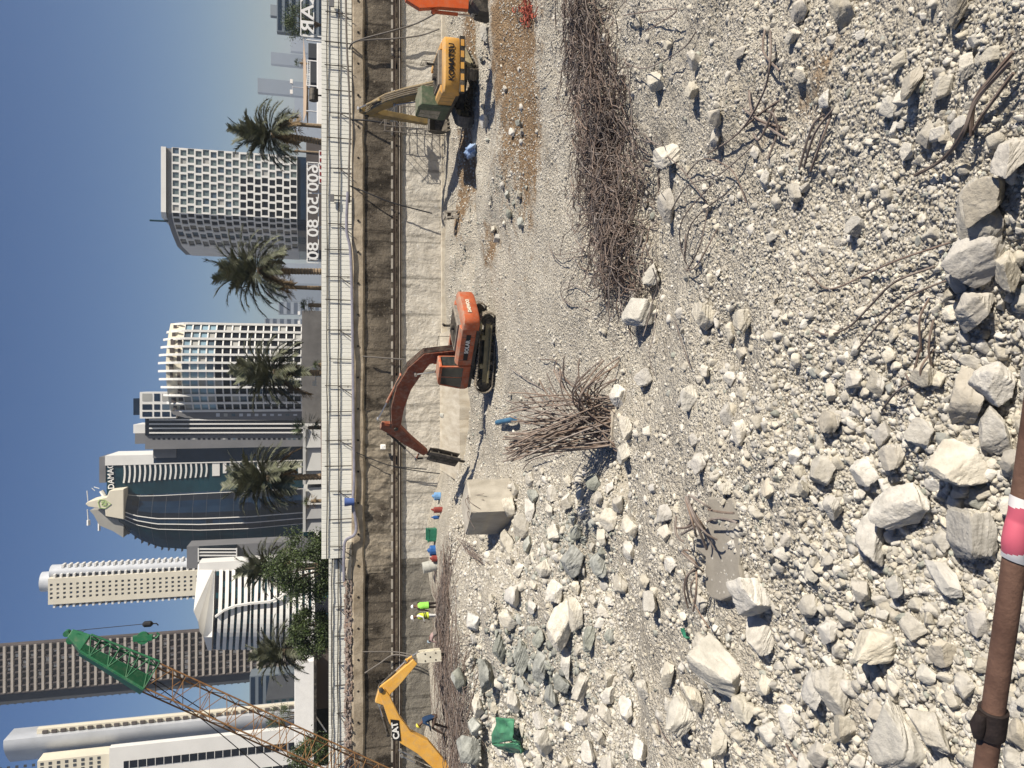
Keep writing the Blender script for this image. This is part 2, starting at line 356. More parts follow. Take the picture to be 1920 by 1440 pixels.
def merge_stones(parts, lod):
    Vs, Fs, Ms, off = [], [], [], 0
    for x, y, p, r, spx, rng in parts:
        g = rng.uniform(0, 1, len(x)) < greyprob(x, y)
        for i in range(len(x)):
            L = lod(spx[i]); v, f = PR[L][int(rng.integers(len(PR[L])))]
            V = (v*r[i]*np.array([1, 1, rng.uniform(.8, 1.25)])) @ rotm(rng).T+p[i]+np.array([0, 0, r[i]*rng.uniform(-.25, .28)])
            Vs.append(V); Fs.append(f+off); off += len(V); Ms.append(np.full(len(f), int(g[i])))
    return np.concatenate(Vs), np.concatenate(Fs), np.concatenate(Ms)
A = [stones(66000, 11, 4, 10, (842, 1990), 1.1), stones(15000, 12, 9, 22, (842, 1990), 2.1, lambda x, y: np.clip(.45+.55*(y-450)/500, .4, 1)), stones(5200, 13, 17, 44, (900, 1990), 2.1, lambda x, y: np.clip(.16+(y-520)/420, .16, 1)), stones(2600, 15, 20, 40, (930, 1160), 1.8, lambda x, y: np.clip((greyprob(x, y)-.15)*1.8, 0, 1)*(y > 860)), stones(30000, 14, 6, 13, (842, 1200), 1.5)]
V, Fc, Mi = merge_stones(A, lambda s: 1 if s < 17 else (2 if s < 34 else 3))
o = npmesh('rubble_stones', V, Fc, [M_pale, M_grey], Mi)
tag(o, 'pale broken limestone and concrete rubble strewn all over the pit floor', 'rubble', kind='stuff')
# ---------------------------------------------------------------- single boulders
brng = np.random.default_rng(99)
def boulder(x, y, w, h, m, label, group=None, sub=5, yaw=None, flat=.62, tilt=.22, lift=.34, mesh=None, npl=None):
    p = gnd(x, y); d = (p-Vector((0, 0, HC))).length; a = h*d/F/2; b = w*d/F/2
    v, f = rock(brng, sub, npl or int(brng.integers(7, 12)), 38, (1, 1, 1), .075)
    v = v/np.abs(v).max(0)[None]
    c = flat*min(a, b)*1.15
    sc = np.array([a, b*1.02, c]); R = np.array(Matrix.Rotation(yaw if yaw is not None else brng.normal()*.25, 3, 'Z') @ Matrix.Rotation(brng.normal()*tilt, 3, 'X') @ Matrix.Rotation(brng.normal()*tilt, 3, 'Y'))
    V = (v*sc) @ R.T
    z0 = V[:, 2].min(); loc = Vector((p.x, p.y, p.z)); V[:, 2] -= z0*(1-lift)
    o = npmesh('boulder', V, f, m, smooth=True, loc=loc); sm(o.data, 27)
    return tag(o, label, 'boulder', group)
P_, G_, W_ = M_pale, M_grey, M_white
HERO = [
 (1850, 410, 70, 118, P_, 'long tan slab topmost of the three wedge slabs by the right foreground edge'),
 (1848, 470, 78, 112, G_, 'broad grey wedge slab pointing down, lowest of the three slabs'),
 (1868, 362, 60, 100, G_, 'grey slab farthest right of the three stacked wedge slabs'),
 (1590, 16, 52, 64, P_, 'squarish pale block with a deep shadow at the right edge of the photo'),
 (1802, 14, 40, 56, G_, 'blue grey boulder cut by the right edge of the photo, long dark shadow'),
 (1722, 158, 32, 62, G_, 'narrow upright grey stone standing alone in pale dust'),
 (1676, 202, 30, 36, W_, 'small bright white stone just left of the narrow upright grey one'),
 (1822, 120, 34, 44, P_, 'tilted pale stone with a thin wire across it'),
 (1905, 296, 50, 84, G_, 'flat squared grey block at the near right corner'),
 (1842, 575, 74, 66, G_, 'grey pointed boulder left of the three wedge slabs'),
 (1902, 512, 54, 66, P_, 'rounded tan boulder at the near edge below the wedge slabs'),
 (1828, 745, 66, 96, G_, 'dark grey pointed rock beside the pale round boulder, near centre edge'),
 (1882, 716, 72, 74, P_, 'big pale round boulder with a flat shaded face at the near edge'),
 (1876, 815, 56, 84, P_, 'ribbed pale boulder just right of the rusty rail'),
 (1812, 876, 92, 78, P_, 'large smooth tan boulder near the rail with a curved shadow under it'),
 (1846, 1000, 74, 92, P_, 'fat pale boulder right behind the red and white tape'),
 (1706, 945, 96, 72, P_, 'large cracked pale boulder with a small grey stone on it'),
 (1640, 1010, 66, 84, P_, 'tan slab leaning left in the middle of the near rubble'),
 (1572, 948, 56, 44, P_, 'pale rounded oblong rock upslope of the cracked boulder'),
 (1786, 1088, 94, 40, W_, 'long white loaf shaped rock right of the dusty patch by the rail'),
 (1658, 1206, 66, 78, P_, 'pale broken boulder half buried in the smooth dusty patch'),
 (1538, 1286, 50, 66, W_, 'white boulder with a green scrap beneath its left edge'),
 (1578, 1288, 60, 82, P_, 'tan oblong boulder leaning against the white one'),
 (1694, 1386, 84, 120, W_, 'huge whitish boulder at the left edge next to the rail'),
 (1762, 1368, 82, 58, P_, 'flat layered tan rock just right of the huge whitish boulder'),
 (1592, 1360, 44, 50, P_, 'pentagonal pale stone upslope of the huge whitish boulder'),
 (1418, 1114, 92, 74, P_, 'big pale slab butting against the left end of the grey concrete pad'),
 (1372, 1256, 86, 88, W_, 'big white angular block among the left rubble'),
 (1330, 1212, 42, 44, P_, 'potato shaped tan stone just upslope of the white angular block'),
 (1290, 1340, 64, 62, W_, 'white leaning wedge with a dark crack, at the far left slope'),
 (1356, 1386, 38, 80, P_, 'long slanted pale stone standing on end at the left'),
 (1402, 1322, 56, 58, W_, 'pale trapezoid block right of the slanted stone'),
 (1436, 1190, 62, 58, P_, 'tan boulder between the big pale slab and the white block'),
 (1316, 1310, 36, 44, P_, 'round grey tan stone beside the white leaning wedge'),
 (1216, 588, 60, 64, W_, 'large bright white boulder at the near end of the rebar tangle'),
 (1232, 518, 44, 46, W_, 'white lump right of the large bright boulder by the rebar tangle'),
 (1196, 560, 26, 40, G_, 'grey stone wedged behind the large bright white boulder'),
 (1328, 592, 48, 52, P_, 'pale rounded stone in the middle of the right rubble field'),
 (1402, 600, 40, 50, P_, 'tan rock with flat top beside the pale rounded stone'),
 (1300, 742, 40, 54, W_, 'white boulder with a small black hollow under it, near the stub rebar'),
 (1238, 152, 30, 32, W_, 'speckled white stone resting on rods at the edge of the rebar tangle'),
 (1116, 236, 17, 22, W_, 'small white stone lying on top of the brown rebar tangle'),
 (1262, 296, 62, 52, P_, 'broad tan boulder behind the curved loose rods'),
 (1440, 336, 30, 34, P_, 'cube like pale stone with black shadow near the curved rods'),
 (1498, 362, 30, 32, P_, 'round pale stone left of the cube like one'),
 (1612, 424, 32, 32, P_, 'egg shaped tan stone on open dust'),
 (1262, 386, 40, 60, G_, 'grey boulder pinned under loose rods beside the tangle'),
 (946, 1216, 38, 46, G_, 'round speckled grey boulder highest of the left grey pile'),
 (928, 1262, 46, 56, G_, 'pale grey boulder beneath the rebar heap'),
 (1068, 1166, 62, 92, P_, 'tall cream wedge above the grey stone pile'),
 (1112, 1196, 26, 46, G_, 'dark grey almond stone beside the cream wedge'),
 (1068, 1240, 28, 56, W_, 'bright white upright stone among dark grey ones'),
 (1060, 1280, 56, 38, G_, 'dark grey lozenge stone under the bright white upright one'),
 (1042, 1306, 36, 40, G_, 'dark tilted grey flake below the lozenge stone'),
 (1022, 1250, 34, 56, G_, 'grey and white streaked boulder in the middle of the left pile'),
 (986, 1232, 42, 62, G_, 'large mottled grey boulder in the left pile'),
 (1098, 1288, 38, 54, P_, 'tan grey stone at the right foot of the left grey pile'),
 (1086, 1054, 56, 58, G_, 'big squarish green grey boulder in the central pile'),
 (1132, 1058, 44, 58, G_, 'green grey slab leaning right of the squarish boulder'),
 (1006, 930, 26, 32, G_, 'round green grey stone at the corner of the concrete cube'),
 (896, 1164, 48, 34, W_, 'pale flat plate leaning beside the rebar heap'),
 (892, 1402, 52, 56, G_, 'mottled grey boulder at the left edge under the yellow arm'),
 (1030, 1390, 50, 48, P_, 'pale pentagon boulder left of the crumpled green sheet'),
 (1088, 1150, 40, 60, P_, 'tan boulder between the cream wedge and central pile'),
 (920, 60, 30, 40, W_, 'pale pointed block beside the digging bucket trench'),
 (1168, 742, 40, 52, P_, 'pale rock at the right foot of the concrete column stub'),
 (1182, 800, 34, 46, P_, 'pale rock pressed against the near face of the column stub'),
 (1176, 852, 40, 42, W_, 'white rock at the near left corner of the column stub'),
 (1120, 905, 34, 40, G_, 'grey rock beside the dark hollow left of the column stub'),
 (990, 985, 40, 48, P_, 'cream rock leaning on the left face of the concrete block'),
 (1002, 955, 30, 40, P_, 'cream rock at the front corner of the concrete block'),
 (960, 1016, 44, 46, P_, 'broken cream rock hiding the far left foot of the concrete block'),
 (1050, 1110, 46, 44, P_, 'tan rock slab at the left end of the central grey pile'),
]
for (x, y, w_, h_, m, lab) in HERO: boulder(x, y, w_*1.08, h_*1.08, M_tan if m is G_ and x > 1150 else m, lab)
for i in range(14):
    tq = (i+.5)/14; x = 1112+tq*95+brng.normal()*22; y = 20+tq*480
    boulder(x, y, brng.uniform(12, 20), brng.uniform(14, 24), P_ if i % 3 else M_tan, 'small stone or concrete lump caught in the brown rebar tangle', 'lumps caught in the tangle', sub=3, lift=-.4)
ZONES = [((1500, 2000), (-120, 700), 'pale angular stone scattered on the near right dust slope', 'stones on the near right slope'),
         ((1500, 2000), (700, 1560), 'pale angular stone packed in the near left rubble by the rail', 'stones by the rail'),
         ((1150, 1500), (-120, 660), 'mid sized pale stone on the right rubble field below the rebar tangle', 'stones of the right rubble field'),
         ((1150, 1500), (660, 1100), 'mid sized pale stone between the rebar stub and the grey concrete pad', 'stones round the concrete pad'),
         ((1150, 1500), (1100, 1560), 'mid sized pale stone on the left rubble slope', 'stones of the left slope'),
         ((960, 1150), (900, 1140), 'angular grey or cream stone in the central rock pile left of the rebar stub', 'stones of the central pile'),
         ((860, 1150), (1140, 1560), 'angular grey or cream stone in the left rock pile below the rebar heap', 'stones of the left pile'),
         ((860, 1010), (100, 480), 'grey broken stone dumped behind the gravel strip, right of the orange excavator', 'stones dumped on the right')]
CNT = [22, 48, 20, 24, 22, 36, 36, 20]
for (xr, yr, lab, grp), n in zip(ZONES, CNT):
    k = 0; guard = 0; taken = [(q[0], q[1], (q[2]+q[3])/4) for q in HERO]
    while k < n and guard < 6000:
        guard += 1
        x = brng.uniform(*xr); y = brng.uniform(max(yr[0], -60), min(yr[1], 1500))
        if 1300 < x < 1395 and 920 < y < 1130 or 1000 < x < 1190 and 655 < y < 900 or 1060 < x < 1250 and y < 560 and brng.uniform() < .9: continue
        if xr[1] < 1200 and yr[0] < 700 and not (abs(x-960) < 42 and 340 < y < 450 or abs(x-945) < 40 and 120 < y < 260): continue
        sz = brng.uniform(.65, 1.5)*((40 if y > 650 else 26) if x > 1500 else (32 if y > 650 else 23))*(.62 if x < 1010 and y < 500 else 1)
        if any((x-a)**2+(y-b)**2 < (c+sz*.42)**2 for a, b, c in taken): continue
        taken.append((x, y, sz/2)); k += 1
        g = float(greyprob(np.array([x]), np.array([y]))[0])
        m = (M_tan if x > 1300 else G_) if brng.uniform() < g+(.15 if x > 1300 else 0) else (W_ if brng.uniform() < .15 else P_)
        boulder(x, y, sz*brng.uniform(.8, 1.05), sz*brng.uniform(.85, 1.25), m, lab, grp, sub=4, yaw=brng.uniform(0, 3), lift=brng.uniform(.15, .5))
# ---------------------------------------------------------------- pit wall
YW = 53.0; WX = 50
def wall_mat(name, c1, c2, dark, bias=.45, sc=.5, bump=1.5):
    m = D.materials.new(name); m.use_nodes = True; nt = m.node_tree; N = nt.nodes; L = nt.links; b = N['Principled BSDF']; b.inputs['Roughness'].default_value = .93; b.inputs['Specular IOR Level'].default_value = .15
    tc = N.new('ShaderNodeTexCoord')
    def noise(s, st=(1, 1, 1), det=8):
        mp = N.new('ShaderNodeMapping'); mp.inputs['Scale'].default_value = st; L.new(tc.outputs['Object'], mp.inputs[0])
        n = N.new('ShaderNodeTexNoise'); n.inputs['Scale'].default_value = s; n.inputs['Detail'].default_value = det; n.inputs['Roughness'].default_value = .65; L.new(mp.outputs[0], n.inputs['Vector']); return n.outputs['Fac']
    def mix(f, a, bb):
        x = N.new('ShaderNodeMix'); x.data_type = 'RGBA'; L.new(f, x.inputs[0])
        for s, v in ((6, a), (7, bb)):
            if isinstance(v, tuple): x.inputs[s].default_value = (*v, 1)
            else: L.new(v, x.inputs[s])
        return x.outputs[2]
    def rng(f, a, bb):
        r = N.new('ShaderNodeMapRange'); r.inputs['From Min'].default_value = a; r.inputs['From Max'].default_value = bb; L.new(f, r.inputs['Value']); return r.outputs[0]
    c = mix(rng(noise(sc), .35, .65), c1, c2)
    c = mix(rng(noise(1.1, (.55, 1, .35)), bias, bias+.12), c, dark)
    c = mix(rng(noise(6, (1, 1, .3)), .55, .75), c, tuple(q*.72 for q in c1))
    c = mix(rng(noise(2.2, (.8, 1, .10)), .54, .66), c, tuple(q*.55 for q in c1)); c = mix(rng(noise(4.5, (.6, 1, .9)), .62, .70), c, tuple(min(.7, q*1.35) for q in c2))
    sx = N.new('ShaderNodeSeparateXYZ'); L.new(tc.outputs['Object'], sx.inputs[0]); wv = N.new('ShaderNodeMath'); wv.operation = 'MULTIPLY_ADD'; L.new(noise(.6), wv.inputs[0]); wv.inputs[1].default_value = .25; L.new(sx.outputs['X'], wv.inputs[2])
    pp_ = N.new('ShaderNodeMath'); pp_.operation = 'PINGPONG'; L.new(wv.outputs[0], pp_.inputs[0]); pp_.inputs[1].default_value = 1.25
    jt = N.new('ShaderNodeMapRange'); jt.inputs['From Min'].default_value = .10; jt.inputs['From Max'].default_value = .03; jt.inputs['To Max'].default_value = .55; L.new(pp_.outputs[0], jt.inputs['Value']); c = mix(jt.outputs[0], c, tuple(q*.4 for q in c1))
    L.new(c, b.inputs['Base Color'])
    bp = N.new('ShaderNodeBump'); bp.inputs['Strength'].default_value = 1; bp.inputs['Distance'].default_value = .06*bump; L.new(noise(5.5), bp.inputs['Height']); L.new(bp.outputs[0], b.inputs['Normal'])
    return m
def zat(x, Y): return at(x, 720, Y).z
z_cap, z_cap0, z_wal1, z_wal0, z_led = zat(660, YW), zat(683, YW), zat(736, YW), zat(749, YW), zat(826, YW)
wall = thing('retaining_wall', 'long stained shoring wall closing the pit below the white fence', 'wall', (0, YW, 0))
def relief(name, x0, x1, z0, z1, y, m, amp, nx, nz, seed, fr=(1, 1)):
    xs = np.linspace(x0, x1, nx); zs = np.linspace(z0, z1, nz); X, Z = np.meshgrid(xs, zs, indexing='ij')
    Yv = y-amp*(vn(X*fr[0], Z*fr[1], seed)+.6*vn(X*fr[0]*2.7, Z*fr[1]*2.7, seed+1)+.4*vn(X*6, Z*6, seed+2))
    Yv[:, 0] = y; Yv[:, -1] = y
    ix = np.arange(nx*nz).reshape(nx, nz); q = np.stack([ix[:-1, :-1], ix[1:, :-1], ix[1:, 1:], ix[:-1, 1:]], -1).reshape(-1, 4)
    return npmesh(name, np.stack([X, Yv, Z], -1).reshape(-1, 3), q, m, smooth=True, parent=wall)
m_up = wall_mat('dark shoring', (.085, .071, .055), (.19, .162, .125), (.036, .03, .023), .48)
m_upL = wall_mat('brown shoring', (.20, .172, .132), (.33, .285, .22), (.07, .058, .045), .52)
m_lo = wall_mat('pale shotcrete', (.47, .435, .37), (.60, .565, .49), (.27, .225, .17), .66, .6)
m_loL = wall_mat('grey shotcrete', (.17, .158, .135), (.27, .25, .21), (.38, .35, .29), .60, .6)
m_cap = mat('capping concrete', (.21, .17, .12), .93, scale=.9, col2=(.43, .365, .275), bump=1.2, bscale=3)
m_led = mat('ledge concrete', (.40, .35, .27), .93, scale=.8, col2=(.58, .54, .45), bump=.5, bscale=9, stretch=(3, .5, 1))
XL, XM, XR2 = -WX, at(700, 770, YW).x, WX
xl1, xl2 = at(700, 1075, YW).x, at(700, 1050, YW).x
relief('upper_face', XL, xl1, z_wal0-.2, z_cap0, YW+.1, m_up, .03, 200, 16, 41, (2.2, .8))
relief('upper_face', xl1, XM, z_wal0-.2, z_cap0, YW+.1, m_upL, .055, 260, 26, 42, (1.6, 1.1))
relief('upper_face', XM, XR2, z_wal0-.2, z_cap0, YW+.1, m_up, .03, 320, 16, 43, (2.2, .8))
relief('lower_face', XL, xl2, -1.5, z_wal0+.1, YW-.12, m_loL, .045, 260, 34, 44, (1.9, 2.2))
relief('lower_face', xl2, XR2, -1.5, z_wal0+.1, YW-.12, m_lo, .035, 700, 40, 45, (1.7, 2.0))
mb = MB(); xs = np.linspace(-WX, WX, 260); rings = []
for X in xs:
    j = .06*float(vn(X*.9, 3, 51)); k = .05*float(vn(X*.7, 8, 52))
    rings.append([(X, YW+.02+j, z_cap0-.03+k), (X, YW-.10+j, z_cap0+.10+k), (X, YW-.08+j, z_cap-.12), (X, YW+.02, z_cap+.02), (X, YW+.5, z_cap+.03), (X, YW+.5, z_cap0-.03+k)])
mb.loft(rings); cap = mb.build('capping_beam', m_cap, wall)
mb = MB()
for i in range(46):
    X = -WX+1+i*2.15; mb.tube([(X, YW-.15, (z_cap+z_cap0)/2), (X, YW+.1, (z_cap+z_cap0)/2)], .075, 8)
build_each(mb, 'anchor_hole', mat('black hole', (.015, .012, .01)), cap)
mb = MB(); mb.bb((-WX, YW-.55, z_led-1.2), (WX, YW-.13, z_led)); mb.build('ledge', m_led, wall, bevel=.03)
# construction joints and recesses in the lower wall
m_steel = mat('brown steel', (.085, .062, .048), .7, .3, 2, .2, 12, .3)
m_pale = mat('pale steel', (.36, .33, .28), .7, .2, 2)
mb = MB(); zt, zb = z_wal1, z_wal0-.1
for zc, hh in ((zt-.10, .16), (zb+.13, .24)):
    mb.bb((-WX, YW-.30, zc-hh/2), (WX, YW-.20, zc+hh/2)); mb.bb((-WX, YW-.34, zc+hh/2-.03), (WX, YW-.17, zc+hh/2)); mb.bb((-WX, YW-.34, zc-hh/2), (WX, YW-.17, zc-hh/2+.03))
wal = mb.build('waler_beam', m_steel, wall)
mb = MB(); i = 0
for X in np.arange(-WX, WX, .92): mb.bb((X, YW-.36, zt+.0), (X+random.choice((.5, .62, .7)), YW-.2, zt+.12))
tag(mb.build('packing_plates', m_pale, wal), kind='stuff')
mb = MB(); mb.bb((-WX, YW-.37, zb+.11), (WX, YW-.345, zb+.16)); mb.build('channel_lip', m_pale, wal)
# apron slab in front of the wall, where the breaker works
a0 = on(862, 655, .32); a1 = on(862, 905, .32)
mb = MB(); n = 26; ring = []
for i in range(n):
    X = a0.x+1.4+(a1.x-a0.x-1.4)*i/(n-1); j = .12*float(vn(X*1.3, 2, 61)); ring.append([(X, a0.y+j, -.8), (X, a0.y+.05+j, .33+.03*float(vn(X*2, 5, 62))), (X, YW-.56, .42), (X, YW-.56, -.8)])
mb.loft(ring); o = mb.build('concrete_slab', m_led, loc=(-2.5, 48, .3)); tag(o, 'beige concrete apron slab with brown streaks at the foot of the wall, under the breaker', 'slab')
# ---------------------------------------------------------------- fence
m_sheet = mat('white sheeting', (.74, .735, .67), .55, .07, .6, spec=.3)
m_rail = mat('dark tube', (.06, .052, .045), .6, .3, 3)
m_rust = mat('rusty tube', (.12, .075, .05), .75, .35, 4, .2)
def fence(label, xa, xb, ztop, zbot, Y, cat='fence'):
    t = thing('site_fence', label, cat, ((xa+xb)/2, Y, zbot)); mb = MB(); p = .30
    pts = []; X = xa
    while X < xb:
        for dx, dy in ((0, 0), (.235, 0), (.25, .022), (.275, .022), (.29, 0)): pts.append((X+dx, Y+dy))
        X += p
    mb.loft([[(a, b, zbot) for a, b in pts], [(a, b, ztop) for a, b in pts]], closed=False)
    mb.loft([[(a, b+.012, ztop) for a, b in pts], [(a, b+.012, zbot) for a, b in pts]], closed=False)
    mb.build('sheeting', m_sheet, t)
    for fz in (.82, .44):
        mb = MB(); n = 60
        mb.tube([(xa+(xb-xa)*i/n, Y-.09+.03*float(vn(i*.7, fz, 71)), zbot+(ztop-zbot)*fz+.04*float(vn(i*.6, fz*9, 72))) for i in range(n+1)], .042, 6); mb.build('rail', m_rail, t)
    X = xa+.8; k = 0
    while X < xb:
        mb = MB(); lean = random.uniform(-.04, .04)
        mb.tube([(X, Y-.16, zbot-.1), (X+lean, Y-.15, ztop-random.uniform(.2, .6))], .035, 6); po = mb.build('post', m_rail, t)
        if k % 2 == 0:
            mb = MB(); mb.tube([(X+.03, Y-.18, zbot+(ztop-zbot)*.46), (X-random.uniform(.5, .8), Y-.5, zbot-.05)], .03, 6)
            mb.tube([(X-.1, Y-.2, zbot+.25), (X+.04, Y-.2, zbot+.25)], .028, 6); mb.build('brace', m_rail, po)
        X += random.uniform(1.5, 2.1); k += 1
    return t
zf0 = z_cap+.02; YF = YW+.25
xs_ = at(640, 1046, YF).x
fence('white corrugated site fence with dark rails and props along the pit edge', xs_, 46, zat(600, YF)-.1, zf0, YF)
fence('greyer corrugated fence section in tree shade at the far left of the pit edge', -46, xs_-.05, zat(615, YF+.5)-.05, zat(647, YF+.5), YF+.5)
# sloping bank of rubble bricks below the left fence section
# ---------------------------------------------------------------- signs seen from behind
m_white = mat('white sign', (.80, .79, .76), .6, .05)
def sign(label, txt, xL, xR, x0, x1, Y, posts, squash=1.0):
    # letters face away from us: seen from behind they read mirrored
    a = at(x1, xL, Y); b = at(x0, xR, Y); t = thing('hoarding_sign', label, 'sign', ((a.x+b.x)/2, Y, 6.2))
    h = b.z-a.z; cx = (a.x+b.x)/2; wd = abs(b.x-a.x); mb = text_mb(txt, 1, .04, Matrix.Identity(4), bold=.012)
    vs = np.array(mb.v); mn, mx = vs.min(0), vs.max(0)
    mb.v = [(cx-((v[0]-mn[0])/(mx[0]-mn[0])-.5)*wd*.97, Y-v[2], a.z+(v[1]-mn[1])/(mx[1]-mn[1])*h) for v in mb.v]
    build_each(mb, 'letter', m_white, t)
    mb = MB()
    for z in (a.z, b.z): mb.bar((a.x-.1, Y+.1, z), (b.x+.1, Y+.1, z), .06, .06)
    for X in (a.x-.1, b.x+.1): mb.bar((X, Y+.1, a.z), (X, Y+.1, b.z), .06, .06)
    mb.build('frame', m_white, t)
    for yy in posts:
        X = at(600, yy, Y).x; mb = MB(); mb.bar((X, Y+.17, 6.2), (X, Y+.17, b.z+.05), .07, .07); mb.build('post', m_white, t)
    return t
sign('white phone number sign 600 50 80 80 on thin frame seen from behind', '600 50 80 80', 490, 306, 576, 597, 55.5, (487, 425, 362, 308))
sign('white letters KAR on thin frame seen from behind at the right edge', 'KAR', 66, -20, 564, 588, 55.5, (67, -24))
# ---------------------------------------------------------------- excavators
m_dark = mat('dark grease steel', (.022, .02, .018), .55, .4, 4, spec=.4, dust=0.45)
m_track = mat('dusty track steel', (.13, .115, .095), .8, .35, 5, .3, dust=0.80)
m_frame = mat('dusty olive frame', (.22, .19, .115), .8, .3, 3, .2)
m_grille = mat('grey grille', (.19, .18, .16), .7, .3, 4, dust=0.80)
m_chrome = mat('rod', (.55, .53, .5), .3, .1, 3, metal=.8)
m_glass = mat('cab glass', (.035, .04, .038), .08, .4, 1, spec=.6)
m_seat = mat('seat', (.14, .15, .13), .8)
m_or = mat('orange paint', (.36, .075, .026), .6, scale=1.6, col2=(.50, .125, .05), bump=.15, bscale=6, spec=.35, dust=0.75)
m_or2 = mat('bright orange paint', (.62, .095, .02), .45, scale=1.4, col2=(.70, .14, .035), spec=.35, dust=0.35)
m_red = mat('red brown paint', (.17, .042, .02), .6, scale=1.6, col2=(.30, .075, .032), bump=.15, bscale=6, spec=.35, dust=0.60)
m_ye = mat('yellow paint', (.62, .32, .065), .5, scale=1.2, col2=(.70, .40, .10), spec=.35, dust=0.50)
m_cat = mat('deep yellow paint', (.66, .34, .055), .5, scale=1.4, col2=(.74, .42, .09), spec=.35, dust=0.50)
m_dirtyye = mat('dirty yellow boom', (.17, .125, .06), .65, scale=1.2, col2=(.34, .235, .08), bump=.2, bscale=5, dust=0.60)
m_green = mat('faded green', (.085, .12, .07), .7, .25, 2, dust=0.50)
m_cream = mat('cream paint', (.66, .62, .50), .6, .1, 2, dust=0.35)
m_logo = mat('black logo', (.012, .012, .014), .5, .1)
m_lw = mat('white letters', (.75, .74, .70), .6, .05)
def plate(mb, pts, wid, y0, y1):
    """closed outline along a centre line in the x-z plane, pushed out sideways"""
    P = [Vector((p[0], p[1])) for p in pts]; up_, dn = [], []
    for i, p in enumerate(P):
        d = (P[min(i+1, len(P)-1)]-P[max(i-1, 0)]).normalized(); n = Vector((-d.y, d.x)); up_.append(p+n*wid[i]/2); dn.append(p-n*wid[i]/2)
    mb.prismY([(q.x, q.y) for q in up_+dn[::-1]], y0, y1)
def cyl(t, p, q, r=.075, name='hydraulic_cylinder', m=None, y=0, fr=.58):
    p = Vector((p[0], y, p[1])); q = Vector((q[0], y, q[1])); k = p.lerp(q, fr)
    mb = MB(); mb.tube([p, k], r, 10); mb.tube([p+Vector((0, -.1, 0)), p+Vector((0, .1, 0))], r*1.2, 8); c = mb.build(name, m or m_dark, t, local=True)
    mb = MB(); mb.tube([k, q], r*.55, 8); mb.tube([q+Vector((0, -.1, 0)), q+Vector((0, .1, 0))], r*1.1, 8); mb.build('rod', m_chrome, c, local=True)
